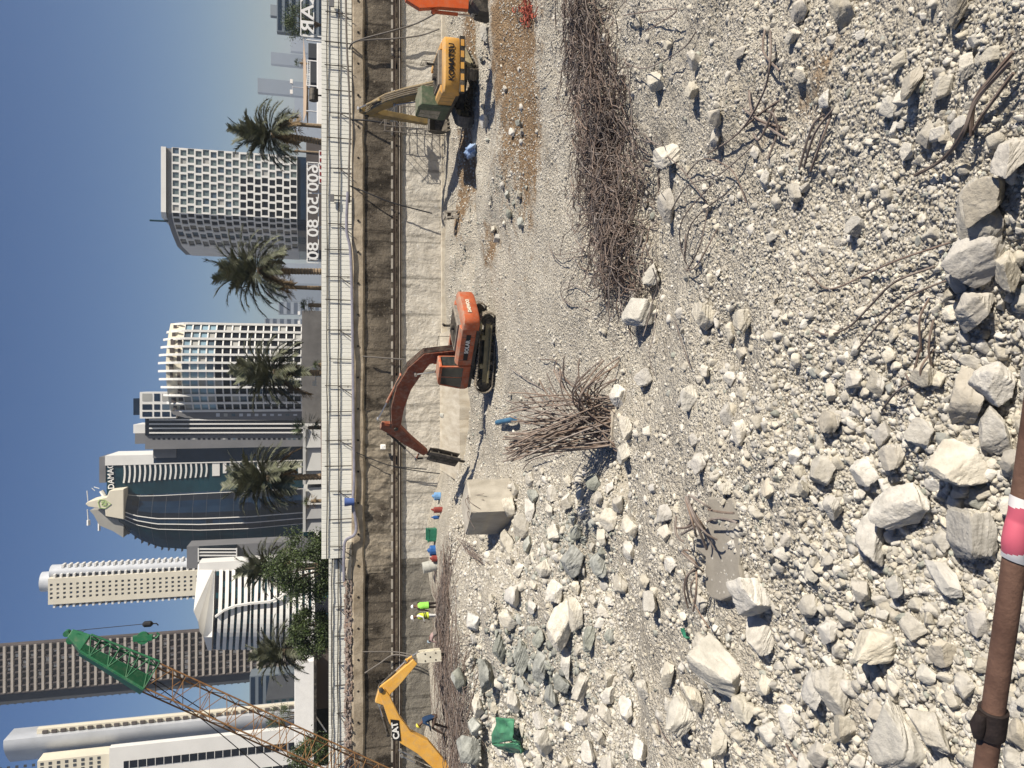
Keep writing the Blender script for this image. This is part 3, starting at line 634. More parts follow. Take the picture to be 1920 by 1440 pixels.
def excavator(label, loc, rz, k, trk, mp, boom, bw, stick, sw, tool, m_boom, m_stick, m_cab, cyls, extra=None, hoses=True, cab=True, name='excavator', m_cw=None):
    t = thing(name, label, 'excavator', loc, rz)
    # tracks
    L, Hh, gw, sw_ = 2.3*k, .95*k, 1.3*k, .6*k
    for s in (1, -1):
        R = Matrix.Rotation(trk, 4, 'Z'); mb = MB(); n = 62; loop = []
        for i in range(n):
            u = i/n*(4*(L-Hh/2)+PI*Hh); a = L-Hh/2; r = Hh/2
            if u < 2*a: p, q = (-a+u, Hh), (0, 1)
            elif u < 2*a+PI*r: th = (u-2*a)/r; p, q = (a+r*math.sin(th), r+r*math.cos(th)), (math.sin(th), math.cos(th))
            elif u < 4*a+PI*r: p, q = (a-(u-2*a-PI*r), 0), (0, -1)
            else: th = (u-4*a-PI*r)/r; p, q = (-a-r*math.sin(th), r-r*math.cos(th)), (-math.sin(th), -math.cos(th))
            sag = -.05*k if q[1] > .9 and abs(p[0]) < a*.8 and i % 2 == 0 else 0
            loop.append((Vector((p[0], 0, p[1]+sag*.4)), Vector((q[0], 0, q[1]))))
        for p, q in loop:
            tq = Vector((q.z, 0, -q.x)); c = R @ (p+Vector((0, s*gw, 0))); pl = (4*(L-Hh/2)+PI*Hh)/n*.46
            vs = []
            for e in (-1, 1):
                for f in (-1, 1):
                    for g in (-.045*k, .0): vs.append(R @ (p+Vector((0, s*gw, 0))+tq*pl*e+Vector((0, f*sw_/2, 0))+q*g))
            mb.add(vs, [(0, 1, 3, 2), (4, 6, 7, 5), (0, 4, 5, 1), (2, 3, 7, 6), (0, 2, 6, 4), (1, 5, 7, 3)])
            mid = R @ (p+Vector((0, s*gw-sw_/2, 0))+q*.02*k); mid2 = R @ (p+Vector((0, s*gw+sw_/2, 0))+q*.02*k); mb.bar(mid, mid2, .03*k, .05*k)
        tr = mb.build('track', m_track, t, local=True)
        mb = MB()
        def rb(a, b): 
            c = [(a[i]+b[i])/2 for i in range(3)]; mb.box(R @ Vector(c), [abs(b[i]-a[i]) for i in range(3)], R.to_3x3())
        rb((-L+.5*k, s*gw-.16*k, .30*k), (L-.45*k, s*gw+.16*k, .60*k)); rb((-L+.7*k, s*gw-.27*k, .25*k), (L-.6*k, s*gw+.27*k, .33*k))
        for X in (-.9*k, .75*k): rb((X-.12*k, s*gw-.22*k, .60*k), (X+.12*k, s*gw+.22*k, .80*k))
        mb.build('track_frame', m_frame, tr, local=True)
        for X in (-L+Hh/2, L-Hh/2):
            mb = MB(); mb.tube([R @ Vector((X, s*gw-.14*k, Hh/2)), R @ Vector((X, s*gw+.14*k, Hh/2))], .36*k, 16)
            mb.tube([R @ Vector((X, s*gw-.2*k, Hh/2)), R @ Vector((X, s*gw+.2*k, Hh/2))], .15*k, 10); mb.build('sprocket', m_dark, tr, local=True)
        for i in range(7):
            X = -L+.65*k+i*(2*L-1.3*k)/6; mb = MB(); mb.tube([R @ Vector((X, s*gw-.2*k, .13*k)), R @ Vector((X, s*gw+.2*k, .13*k))], .11*k, 10); mb.build('roller', m_dark, tr, local=True)
    mb = MB(); R = Matrix.Rotation(trk, 3, 'Z'); mb.box((0, 0, .62*k), (1.7*k, 2.3*k, .42*k), R); mb.tube([(0, 0, .8*k), (0, 0, 1.08*k)], .62*k, 20); mb.build('undercarriage', m_dark, t, local=True)
    # upper structure
    mb = MB(); mb.prismZ([(-2.4*k, -1.38*k), (1.75*k, -1.38*k), (1.85*k, -1.2*k), (1.85*k, 1.42*k), (-2.4*k, 1.42*k)], 1.06*k, 1.24*k); mb.build('deck', m_dark, t, local=True)
    cw = []
    for i in range(25):
        a = PI/2+PI*i/24; cw.append((-2.25*k-.75*k*abs(math.cos(a))**.45, 1.48*k*math.copysign(abs(math.sin(a))**.6, math.sin(a))))
    mb = MB(); h0, h1 = 1.12*k, 2.02*k
    mb.loft([[(x*.97, y*.97, h0) for x, y in cw], [(x, y, h0+.10*k) for x, y in cw], [(x, y, h1-.08*k) for x, y in cw], [(x*.965, y*.95, h1) for x, y in cw]])
    cwo = mb.build('counterweight', m_cw or mp, t, local=True, smooth=True)
    for s, xa, xb in ((1, -2.25*k, .25*k), (-1, -2.25*k, 1.2*k)):
        mb = MB(); mb.prism([(0, 1.24*k), (0, 2.0*k), (.22*k, 2.12*k), (.5*k, 2.12*k), (.5*k, 1.24*k)], lambda p: (xa+.02, s*(1.44*k-p[0]), p[1]), lambda p: (xb, s*(1.44*k-p[0]), p[1]))
        sc_ = mb.build('side_cover', mp, t, local=True, bevel=.03)
        mb = MB()
        for X in np.linspace(xa+.5*k, xb-.4*k, 4): mb.bb((X, s*1.44*k-.012*s, 1.3*k), (X+.02*k, s*1.44*k+.006*s, 1.98*k))
        build_each(mb, 'door_seam', m_dark, sc_, local=True)
    mb = MB(); mb.bb((-2.2*k, -.93*k, 1.24*k), (-.35*k, .93*k, 2.22*k)); hd = mb.build('engine_hood', m_grille, t, local=True, bevel=.04)
    mb = MB()
    for i in range(12): mb.bb((-2.0*k, -.8*k+i*.14*k, 2.222*k), (-.6*k, -.72*k+i*.14*k, 2.25*k))
    mb.build('grille', m_dark, hd, local=True)
    mb = MB(); mb.tube([(-1.0*k, -.6*k, 2.2*k), (-1.0*k, -.6*k, 2.62*k), (-1.12*k, -.6*k, 2.72*k)], .075*k, 10); mb.build('exhaust_pipe', m_dark, t, local=True)
    mb = MB(); mb.tube([(-1.6*k, .35*k, 2.2*k), (-1.6*k, .35*k, 2.45*k)], .16*k, 12); mb.build('air_filter', m_dark, t, local=True)
    mb = MB()
    mb.tube([(.3*k, -1.3*k, 2.1*k), (.3*k, -1.3*k, 2.75*k), (1.1*k, -1.3*k, 2.75*k), (1.1*k, -1.3*k, 1.3*k)], .02*k, 6); mb.build('handrail', m_dark, t, local=True)
    if cab:
        x0, x1, y0, y1, zb, zr = .30*k, 1.95*k, .48*k, 1.46*k, 1.24*k, 3.0*k
        mb = MB(); prof = [(x0, zb), (x1-.08*k, zb), (x1, zb+.15*k), (x1, zb+.42*k), (x0, zb+.42*k)]; mb.prismY(prof, y0, y1)
        roof = [(x0, zr-.16*k), (x1-.42*k, zr-.16*k), (x1-.30*k, zr-.12*k), (x1-.42*k, zr-.02*k), (x1-.6*k, zr), (x0+.05*k, zr), (x0, zr-.05*k)]; mb.prismY(roof, y0, y1)
        for yy in (y0+.05*k, y1-.05*k):
            mb.bar((x1-.04*k, yy, zb+.4*k), (x1-.34*k, yy, zr-.1*k), .09*k, .1*k, (0, 1, 0))
            mb.bar((x0+.06*k, yy, zb+.4*k), (x0+.06*k, yy, zr-.1*k), .1*k, .11*k, (0, 1, 0))
            mb.bar((x0+.82*k, yy, zb+.4*k), (x0+.76*k, yy, zr-.1*k), .07*k, .07*k, (0, 1, 0))
        cb = mb.build('cab', m_cab, t, local=True, bevel=.02)
        for yy in (y0+.03*k, y1-.03*k):
            mb = MB(); mb.prismY([(x0+.1*k, zb+.41*k), (x0+.80*k, zb+.41*k), (x0+.74*k, zr-.17*k), (x0+.1*k, zr-.17*k)], yy-.012, yy+.012); mb.build('window', m_glass, cb, local=True)
            mb = MB(); mb.prismY([(x0+.86*k, zb+.41*k), (x1-.08*k, zb+.41*k), (x1-.36*k, zr-.15*k), (x0+.80*k, zr-.15*k)], yy-.012, yy+.012); mb.build('window', m_glass, cb, local=True)
        mb = MB(); mb.prism([(y0+.08*k, 0), (y1-.08*k, 0), (y1-.08*k, 1), (y0+.08*k, 1)], lambda p: (x1-.04*k-.30*k*p[1], p[0], zb+.42*k+p[1]*(zr-zb-.55*k)), lambda p: (x1-.06*k-.30*k*p[1], p[0], zb+.42*k+p[1]*(zr-zb-.55*k))); mb.build('windscreen', m_glass, cb, local=True)
        mb = MB(); mb.bb((x0+.02*k-.03, y0+.1*k, zb+.5*k), (x0+.02*k, y1-.1*k, zr-.2*k)); mb.build('rear_window', m_glass, cb, local=True)
    # boom, stick
    mb = MB(); plate(mb, boom, bw, -.27*k, .27*k); bo = mb.build('boom', m_boom, t, local=True, bevel=.03)
    mb = MB(); plate(mb, stick, sw, -.19*k, .19*k); st = mb.build('stick', m_stick, t, local=True, bevel=.03)
    mb = MB(); e = boom[-1]; mb.tube([(e[0], -.36*k, e[1]), (e[0], .36*k, e[1])], .13*k, 12); mb.build('pivot_pin', m_dark, bo, local=True)
    for c in cyls: cyl(t, *c)
    if hoses:
        for yy in (-.16, -.05, .07, .18):
            mb = MB(); pts = []
            P = [Vector((p[0], 0, p[1])) for p in boom]
            for i, p in enumerate(P):
                d = (P[min(i+1, len(P)-1)]-P[max(i-1, 0)]).normalized(); nrm = Vector((-d.z, 0, d.x)); pts.append(p+nrm*(bw[i]/2+.05)+Vector((0, yy, 0)))
            mb.tube(pts, .025, 6); mb.build('hose', m_dark if m_boom is not m_dirtyye else m_track, bo, local=True)
    # tool
    kind, p0, p1 = tool[:3]; p0 = Vector((p0[0], 0, p0[1])); p1 = Vector((p1[0], 0, p1[1])); d = (p1-p0).normalized(); nx = Vector((-d.z, 0, d.x))
    if kind == 'breaker':
        m_b = tool[3]; wd = tool[4]; ln = (p1-p0).length; mb = MB()
        for yy in (-.24*k, .18*k):
            q = [p0-nx*wd*.42, p0+nx*wd*.42, p0+d*ln*.18+nx*wd*.5, p0+d*ln*.78+nx*wd*.5, p0+d*ln*.80-nx*wd*.5, p0+d*ln*.18-nx*wd*.5]
            mb.prism([(a.x, a.z) for a in q], lambda p: (p[0], yy, p[1]), lambda p: (p[0], yy+.06*k, p[1]))
        br = mb.build('breaker', m_b, t, local=True, bevel=.015)
        mb = MB(); mb.bar(p0+d*ln*.05, p0+d*ln*.77, .34*k, wd*.62, (0, 1, 0)); mb.build('hammer_body', m_dark if m_b is not m_cream else m_cream, br, local=True)
        mb = MB(); mb.tube([p0+d*ln*.75, p0+d*ln*.96, p1], [.085*k, .085*k, .03*k], 10); mb.build('chisel', m_dark, br, local=True)
        mb = MB()
        for a, b in ((.25, .3), (.25, -.3), (.6, .3), (.6, -.3), (.42, 0)):
            c = p0+d*ln*a+nx*wd*b; mb.tube([c+Vector((0, -.255*k, 0)), c+Vector((0, .255*k, 0))], .045, 8)
        build_each(mb, 'bolt', m_dark, br, local=True)
    else:
        m_b = tool[3]; wd = tool[4]; ln = (p1-p0).length; mb = MB(); prof = [(0, .25), (.1, -.35), (.5, -.62), (.9, -.5), (1, -.1), (.86, -.2), (.55, -.42), (.2, -.2), (.12, .25)]
        prof = [(0, .18), (-.02, -.12), (.2, -.5), (.6, -.6), (1, -.25), (.98, -.17), (.6, -.46), (.26, -.38), (.1, -.08), (.12, .18)]
        s_ = tool[5] if len(tool) > 5 else 1
        pf = [p0+d*(a*ln)+nx*(b*ln*s_) for a, b in prof]; mb.prism([(a.x, a.z) for a in pf], lambda p: (p[0], -wd/2, p[1]), lambda p: (p[0], wd/2, p[1]))
        side = [p0+d*(a*ln)+nx*(b*ln*s_) for a, b in [(0, .18), (-.02, -.12), (.2, -.5), (.6, -.6), (1, -.25), (.6, .02), (.12, .2)]]
        for yy in (-wd/2-.03, wd/2): mb.prism([(a.x, a.z) for a in side], lambda p: (p[0], yy, p[1]), lambda p: (p[0], yy+.03, p[1]))
        bk = mb.build('bucket', m_b, t, local=True)
        for i in range(5):
            yy = -wd/2+.08+i*(wd-.16)/4; mb = MB(); a = p0+d*ln*.99+nx*(-.21*ln*s_); mb.bar(a+Vector((0, yy, 0)), a+d*.22+nx*.06*s_+Vector((0, yy, 0)), .09, .06, (0, 1, 0)); mb.build('tooth', m_track, bk, local=True)
    if extra: extra(t, k, cwo)
    return t
def decal(t, txt, c, right, upv, size, m, name='lettering', parent=None, squash=1.0, bold=.01):
    mb = text_mb(txt, size, .008, text_xf(c, right, upv), bold=bold, squash=squash); return build_each(mb, 'letter', m, parent or t, local=True)
# --- old orange excavator with a breaker, centre
a = rad(41); H1 = rad(180)-a; k1 = .9
c1 = Vector((1.93, 38.2, 0)); c1.z = hz(1.93, 38.2)+.02
dirv = Vector((math.cos(H1), math.sin(H1), 0)); nrm = Vector((-dirv.y, dirv.x, 0))
def onpl(x, y, base, dv):
    n = Vector((-dv.y, dv.x, 0)); r = ray(x, y); o = Vector((0, 0, HC)); t = (base-o).dot(n)/r.dot(n); p = o+r*t; return ((p-base).dot(dv), p.z-base.z)
def q1(x, y): return onpl(x, y, c1, dirv)
b_tip = q1(742, 798); bm1 = [(.35, 1.55), q1(800, 668), q1(778, 690), q1(757, 722), q1(745, 760), b_tip]
st_top = q1(714, 797); st_end = q1(798, 848); tip = q1(872, 866)
def ex1(t, k, cw):
    mb = MB(); mb.bb((-1.9*k, 1.443*k, 1.5*k), (-.15*k, 1.46*k, 1.74*k)); s = mb.build('name_stripe', m_logo, t, local=True)
    decal(t, 'SOLAR', (-1.1*k, 1.468*k, 1.62*k), (-1, 0, 0), (0, 0, 1), .30*k, m_lw, parent=s)
    decal(t, 'DAEWOO', (-3.015*k, .28*k, 1.62*k), (0, -1, 0), (0, 0, 1), .26*k, m_cream, parent=cw)
excavator('rusty orange excavator with hydraulic breaker, arm bent over the apron slab', c1, H1, k1, rad(162)-H1, m_or, bm1, [.55, .75, .85, .8, .7, .45],
          [st_top, q1(738, 802), q1(765, 825), st_end], [.35, .8, .6, .34], ('breaker', q1(803, 850), tip, m_track, .72), m_red, m_red, m_or,
          [((1.15, 1.35), q1(778, 694), .07, 'boom_cylinder', m_or, .36), ((1.15, 1.35), q1(778, 694), .07, 'boom_cylinder', m_or, -.36), (q1(752, 704), q1(709, 786), .075, 'arm_cylinder', m_or, 0, .6), (q1(728, 812), q1(780, 860), .07, 'tool_cylinder', m_dark, 0, .6), (q1(780, 860), q1(806, 858), .06, 'link', m_dark, 0, .5), (q1(780, 860), q1(790, 842), .05, 'link', m_red, 0, .5)], ex1)
# --- yellow excavator seen from behind, right
c2 = Vector((17.3, 43.2, 0)); c2.z = 0.02
def ex2(t, k, cw):
    mb = MB(); mb.prism([(-1.46, 1.02), (1.46, 1.02), (1.46, 1.30), (-1.46, 1.30)], lambda p: (-2.95*k, p[0]*k, p[1]*k-.12*k), lambda p: (-2.6*k, p[0]*k, p[1]*k-.12*k)); bs = mb.build('bumper', m_dark, t, local=True)
    for i in range(5):
        yy = (-1.28+i*.6)*k; mb = MB(); mb.bb((-2.965*k, yy, .95*k), (-2.952*k, yy+.34*k, 1.13*k)); mb.build('hazard_block', m_ye, bs, local=True)
    decal(t, 'KOMATSU', (-3.03*k, 0, 1.62*k), (0, -1, 0), (0, 0, 1), .42*k, m_logo, parent=cw, bold=.014)
    mb = MB(); mb.prismY([(-.6*k, 1.24*k), (.3*k, 1.24*k), (.3*k, 3.0*k), (-.1*k, 3.05*k), (-.6*k, 2.9*k)], .45*k, 1.5*k); mb.build('cab_back', m_green, t, local=True, bevel=.04)
e2 = excavator('yellow excavator seen from behind with lettered counterweight and green cab', c2, rad(90-1), 1.02, rad(-38), m_ye, [(.35, 1.6), (2.2, 3.3), (3.4, 4.3), (4.6, 5.0), (5.9, 5.6)], [.6, .85, .85, .65, .45],
          [(5.55, 6.05), (5.95, 5.5), (6.3, 4.3), (7.0, 1.6)], [.35, .75, .6, .35], ('bucket', (7.0, 1.5), (6.5, .35), m_dark, 1.2, -1), m_dirtyye, m_dirtyye, m_green,
          [((1.2, 1.3), (3.2, 4.1), .08, 'boom_cylinder', m_ye, .38), ((1.2, 1.3), (3.2, 4.1), .08, 'boom_cylinder', m_ye, -.38), ((3.6, 5.0), (5.5, 6.15), .085, 'arm_cylinder', m_dirtyye), ((6.3, 5.5), (7.4, 2.3), .07, 'tool_cylinder', m_dark)], ex2)
# --- deep yellow excavator with a white breaker, reaching in from the left
d3 = Vector((1, .06, 0)).normalized(); c3 = Vector((at(800, 1560, 41.3).x, 41.3, 0)); c3.z = hz(c3.x, c3.y)
def q3(x, y): return onpl(x, y, c3, d3)
bt = q3(714, 1291)
def ex3(t, k, cw):
    p = q3(741, 1366); r = (Vector((*q3(738, 1345), 0))-Vector((*q3(744, 1388), 0))).normalized()
    mid = Vector((p[0], 0, p[1])); ri = Vector((r.x, 0, r.y)); upv = Vector((-r.y, 0, r.x))
    mb = MB(); y = -.285*k
    q = [mid-ri*.62-upv*.2, mid+ri*.5-upv*.24, mid+ri*.66+upv*.2, mid-ri*.45+upv*.24]
    mb.prism([(v.x, v.z) for v in q], lambda s: (s[0], y, s[1]), lambda s: (s[0], y-.012, s[1])); lp = mb.build('logo_plate', m_logo, t, local=True)
    decal(t, 'CAT', tuple(mid+Vector((0, y-.02, 0))), ri, upv, .46, m_lw, parent=lp, bold=.016)
excavator('deep yellow excavator arm with white breaker reaching in from the left over the rebar heap', c3, math.atan2(d3.y, d3.x), 1.0, 0, m_cat,
          [(.4, 1.7), q3(842, 1452), q3(792, 1398), q3(760, 1380), q3(738, 1345), q3(722, 1305), bt], [.7, .85, .85, .78, .62, .46, .36],
          [q3(711, 1318), q3(722, 1292), q3(740, 1277), q3(778, 1239)], [.5, .74, .62, .34], ('breaker', q3(782, 1232), q3(838, 1226), m_cream, .62), m_cat, m_cat, m_cat,
          [(q3(812, 1440), q3(752, 1412), .08, 'boom_cylinder', m_dark, .34), (q3(812, 1440), q3(752, 1412), .08, 'boom_cylinder', m_dark, -.36), (q3(728, 1378), q3(711, 1322), .075, 'arm_cylinder', m_dark, 0, .62), (q3(713, 1285), q3(760, 1240), .07, 'tool_cylinder', m_dark, 0, .6), (q3(762, 1238), q3(783, 1223), .06, 'link', m_cat, 0, .5)], ex3, hoses=False)
mb = MB()
# --- bright orange excavator arm at the right edge
d4 = Vector((-1, .10, 0)).normalized(); c4 = Vector((at(800, -170, 35.5).x, 35.5, 0)); c4.z = hz(c4.x, c4.y)
def q4(x, y): return onpl(x, y, c4, d4)
excavator('bright orange excavator arm and toothed bucket hanging in from the right edge', c4, math.atan2(d4.y, d4.x), 1.0, 0, m_or2,
          [(.4, 1.7), q4(740, -130), q4(720, -95), q4(735, -55), q4(762, -22)], [.6, .85, .85, .7, .5],
          [q4(760, -4), q4(785, -2), q4(825, 0), q4(878, 8)], [.3, 1.0, .8, .62], ('bucket', q4(882, 6), q4(940, 10), m_dark, 1.25, -.72), m_or2, m_or2, m_or2,
          [((1.2, 1.3), q4(760, -90), .08, 'boom_cylinder', m_or2, .36), (q4(812, 22), q4(886, 30), .085, 'tool_cylinder', m_or2, 0, .62), (q4(886, 30), q4(915, 22), .07, 'link', m_dark, 0, .5)], hoses=False)
# ---------------------------------------------------------------- crawler crane boom
m_lat = mat('rusty yellow lattice', (.17, .085, .04), .8, scale=3, col2=(.32, .18, .075), spec=.2)
m_gr = mat('green crane paint', (.014, .12, .052), .55, scale=.8, col2=(.022, .17, .075), spec=.35, dust=.25)
m_wire = mat('wire rope', (.02, .02, .022), .6)
YC = 46.0
B0 = at(742, 1478, YC); B1 = at(282, 1270, YC); B2 = at(160, 1208, YC)
ax = (B1-B0).normalized(); B00 = B0-ax*4.0
crane = thing('crane', 'tall lattice boom crane with solid green head section and hanging hook', 'crane', tuple(B00))
nv = Vector((0, 1, 0)); a1 = ax.cross(nv).normalized(); Rr = Matrix.Rotation(rad(32), 3, ax); e1 = Rr @ a1; e2_ = Rr @ nv
def latt(mb, P, Q, w0, h0, w1, h1, nb, rc, rd):
    cs = []
    for k in range(nb+1):
        t = k/nb; c = P.lerp(Q, t); w = w0+(w1-w0)*t; h = h0+(h1-h0)*t
        cs.append([c+e1*(sx*w/2)+e2_*(sy*h/2) for sx, sy in ((-1, -1), (1, -1), (1, 1), (-1, 1))])
    for j in range(4): mb.tube([c[j] for c in cs], rc, 6)
    for k in range(nb):
        for j in range(4):
            a, b = (cs[k][j], cs[k+1][(j+1) % 4]) if (k+j) % 2 else (cs[k][(j+1) % 4], cs[k+1][j]); mb.tube([a, b], rd, 5)
            if k % 2 == 0: mb.tube([cs[k][j], cs[k][(j+1) % 4]], rd, 5)
    return cs
mb = MB(); latt(mb, B00, B1, 1.4, 1.4, 1.4, 1.4, 24, .045, .022); mb.build('lattice_boom', m_lat, crane)
mb = MB(); latt(mb, B1, B2, 1.55, 1.55, .95, .9, 7, .06, .03); hd = mb.build('boom_head', m_gr, crane)
mb = MB()
def q(P, w, h, sx, sy): return P+e1*(sx*w/2)+e2_*(sy*h/2)
lft = -1 if e1.x > 0 else 1
for sx, sy, sx2, sy2 in ((lft, -1, lft, 1), (lft, -1, 0, -1)):
    for off in (0, .05):
        n = e1*lft*(.07+off*.4)
        mb.quad(q(B1, 1.55, 1.55, sx, sy)+n, q(B2, .95, .9, sx, sy)+n, q(B2, .95, .9, sx2, sy2)+n, q(B1, 1.55, 1.55, sx2, sy2)+n)
mb.build('cover_plate', m_gr, hd)
tipA = at(131, 1188, YC); tipB = at(124, 1186, YC)
mb = MB()
mb.loft([[q(B2, .95, .9, sx, sy) for sx, sy in ((-1, -1), (1, -1), (1, 1), (-1, 1))], [q(tipA, .45, .45, sx, sy) for sx, sy in ((-1, -1), (1, -1), (1, 1), (-1, 1))]])
mb.build('tip_section', m_gr, hd, bevel=.04)
mb = MB()
for p, r in ((at(133, 1199, YC), .2), (at(126, 1187, YC), .16), (at(148, 1192, YC), .2)):
    mb.tube([p-Vector((0, .2, 0)), p+Vector((0, .2, 0))], r, 14)
mb.tube([at(140, 1196, YC), at(124, 1184, YC)], .1, 6); mb.tube([at(160, 1198, YC), at(126, 1186, YC)], .05, 6); mb.build('sheave', m_gr, hd)
# hook line
hp = at(268, 1170, YC); ball = at(277, 1170, YC)
mb = MB(); mb.tube([at(124, 1184, YC), hp], .02, 5); mb.tube([at(140, 1192, YC), at(163, 1180, YC)], .015, 5); rp = mb.build('hoist_rope', m_wire, crane)
mb = MB(); mb.tube([ball+Vector((0, 0, .26)), ball+Vector((0, 0, .16)), ball-Vector((0, 0, .16)), ball-Vector((0, 0, .26))], [.08, .17, .17, .08], 12); mb.tube([ball-Vector((0, 0, .2)), ball-Vector((0, 0, .45)), ball-Vector((.12, 0, .55))], .035, 6); mb.build('hook_ball', m_wire, rp)
hb = at(268, 1196, YC); mb = MB(); hl = at(160, 1200, YC)
for dx in (-.12, .12): mb.tube([hl+Vector((dx, 0, 0)), hb+Vector((dx, 0, .3))], .012, 5)
rp2 = mb.build('hoist_rope', m_wire, crane)
mb = MB(); mb.tube([hb-Vector((0, .09, 0)), hb+Vector((0, .09, 0))], .34, 18); mb.bar(hb+Vector((0, 0, .5)), hb-Vector((0, 0, .5)), .22, .3); mb.tube([hb-Vector((.05, 0, .5)), hb-Vector((.05, 0, .7)), hb-Vector((-.12, 0, .84)), hb-Vector((-.22, 0, .7))], .06, 6)
mb.build('hook_block', m_gr, rp2)
for (x0, y0, x1, y1) in ((205, 1222, 560, 1462), (222, 1236, 520, 1470)):
    mb = MB(); p, q_ = at(x0, y0, YC+.3), at(x1, y1, YC+2.5); mb.tube([p.lerp(q_, i/10)-Vector((0, 0, .35*math.sin(PI*i/10))) for i in range(11)], .028, 5); mb.build('pendant_cable', m_wire, crane)
# ---------------------------------------------------------------- buildings beyond the street
ZB = 6.2
def bld(label, y, Y, name='tower_block'):
    p = at(600, y, Y); return thing(name, label, 'building', (p.x, Y, ZB))
def wins(quads, m, parent, name='window', off=.0):
    quads = list(quads)
    for qd in quads[:100]:
        mb = MB(); mb.quad(*qd); r_ = random.random(); mb.build(name, m_blind if r_ < .10 else (m_lite if r_ < .2 else m), parent)
    if len(quads) > 100:
        mb = MB()
        for qd in quads[100:]: mb.quad(*qd)
        tag(mb.build(name, m, parent), kind='stuff')
def grid_facade(mb, cols, zs, hole, depth):
    """cols: list of (P,Q) horizontal edges, zs: floor heights; hole(i,j)->(u0,u1,v0,v1) or None. returns window quads"""
    out = []
    for i, (P, Q) in enumerate(cols):
        P, Q = Vector(P), Vector(Q); n = (Q-P).cross(Vector((0, 0, 1))).normalized()
        if n.y > 0: n = -n
        for j in range(len(zs)-1):
            z0, z1 = zs[j], zs[j+1]; h = hole(i, j)
            def pt(u, v, d=0): w = P.lerp(Q, u)-n*d; return Vector((w.x, w.y, z0+(z1-z0)*v))
            if h is None: mb.quad(pt(0, 0), pt(1, 0), pt(1, 1), pt(0, 1)); continue
            u0, u1, v0, v1 = h[:4]; ud = h[4] if len(h) > 4 else 0
            for a in ((0, 0, 1, v0), (0, v1, 1, 1), (0, v0, u0, v1), (u1, v0, 1, v1)):
                if a[2]-a[0] > .001 and a[3]-a[1] > .001: mb.quad(pt(a[0], a[1]), pt(a[2], a[1]), pt(a[2], a[3]), pt(a[0], a[3]))
            w0 = u0+ud
            mb.quad(pt(u0, v0), pt(u1, v0), pt(u1, v0, depth), pt(w0, v0, depth)); mb.quad(pt(u0, v1), pt(w0, v1, depth), pt(u1, v1, depth), pt(u1, v1))
            mb.quad(pt(u0, v0), pt(w0, v0, depth), pt(w0, v1, depth), pt(u0, v1)); mb.quad(pt(u1, v0), pt(u1, v1), pt(u1, v1, depth), pt(u1, v0, depth))
            out.append((pt(w0, v0, depth), pt(u1, v0, depth), pt(u1, v1, depth), pt(w0, v1, depth)))
    return out
def body(mb, front, z0, z1, back):
    """solid from a front polyline (left to right) back by `back` metres; front itself left open"""
    n = len(front); L, R = Vector((*front[0][:2], 0)), Vector((*front[-1][:2], 0)); bl, br = L+Vector((0, back, 0)), R+Vector((0, back, 0))
    def w(p, z): return (p[0], p[1], z)
    mb.quad(w(L, z0), w(L, z1), w(bl, z1), w(bl, z0)); mb.quad(w(R, z0), w(br, z0), w(br, z1), w(R, z1)); mb.quad(w(bl, z0), w(bl, z1), w(br, z1), w(br, z0))
    mb.add([w(p, z1) for p in front]+[w(br, z1), w(bl, z1)], [tuple(range(n+2))])
m_wf = mat('white facade', (.70, .69, .66), .7, .06, .1)
m_cf = mat('cream facade', (.66, .61, .49), .75, .06, .08)
m_gf = mat('grey facade', (.16, .16, .165), .7, .12, .06)
m_df = mat('dark facade', (.055, .06, .068), .6, .15, .06)
m_g1 = glass('grey green glass', (.12, .15, .145), .12)
m_g2 = glass('blue glass', (.008, .02, .042), .12, .2)
m_g3 = glass('teal glass', (.008, .035, .046), .12, .2)
m_g4 = glass('black glass', (.008, .009, .013), .12, .2)
m_g5 = glass('sky glass', (.20, .30, .36), .05, 1.0)
m_silver = mat('silver cladding', (.50, .52, .55), .4, .1, .1, metal=.05)
m_brown = mat('brown concrete', (.085, .072, .067), .85, .2, .1)
m_beige = mat('beige balcony', (.40, .36, .315), .8, .12, .1)
m_blind = mat('window blind', (.34, .34, .32), .5, .1, .1); m_lite = glass('lit reflection glass', (.07, .10, .13), .1, .6)
# --- 1. chequered hotel
Y = 400.0; t = bld('white chequered hotel block with staggered windows and dark left corner', 380, Y)
def X1(y, Yd=Y): return at(450, y, Yd).x
fr = [(X1(285+i*(120/8)), Y) for i in range(9)]+[(X1(405+i*8.6), Y+(i**1.75)*1.7) for i in range(1, 6)]
fr = fr[::-1]; zs = [at(557, 370, Y).z+i*(at(322, 370, Y).z-at(557, 370, Y).z)/17 for i in range(18)]
mb = MB(); cols = [((fr[i][0], fr[i][1], 0), (fr[i+1][0], fr[i+1][1], 0)) for i in range(13)]
wq = grid_facade(mb, cols, zs, lambda i, j: (.04, .76, .07, .86, 0) if j % 2 else (.24, .97, .07, .90, .0), .6)
body(mb, fr, zs[0], zs[-1], 30); fa = mb.build('facade', m_wf, t)
lim = X1(405); lo = [q for q in wq if not (q[0].x > lim and (q[0].z > zs[8] or q[0].x > X1(335)))]; hi = [q for q in wq if q[0].x > lim and (q[0].z > zs[8] or q[0].x > X1(335))]
wins(hi, m_g1, fa); 
mb = MB()
for qd in lo: mb.quad(*qd)
tag(mb.build('dark_window', m_g4, fa), kind='stuff')
zt = zs[-1]; mb = MB(); body(mb, [(a, b+2) for a, b in fr], zt, zt+2.6, 26)
mb.loft([[(a, b+2, zt) for a, b in fr], [(a, b+2, zt+2.6) for a, b in fr]], closed=False); mb.build('louvre_storey', m_gf, t)
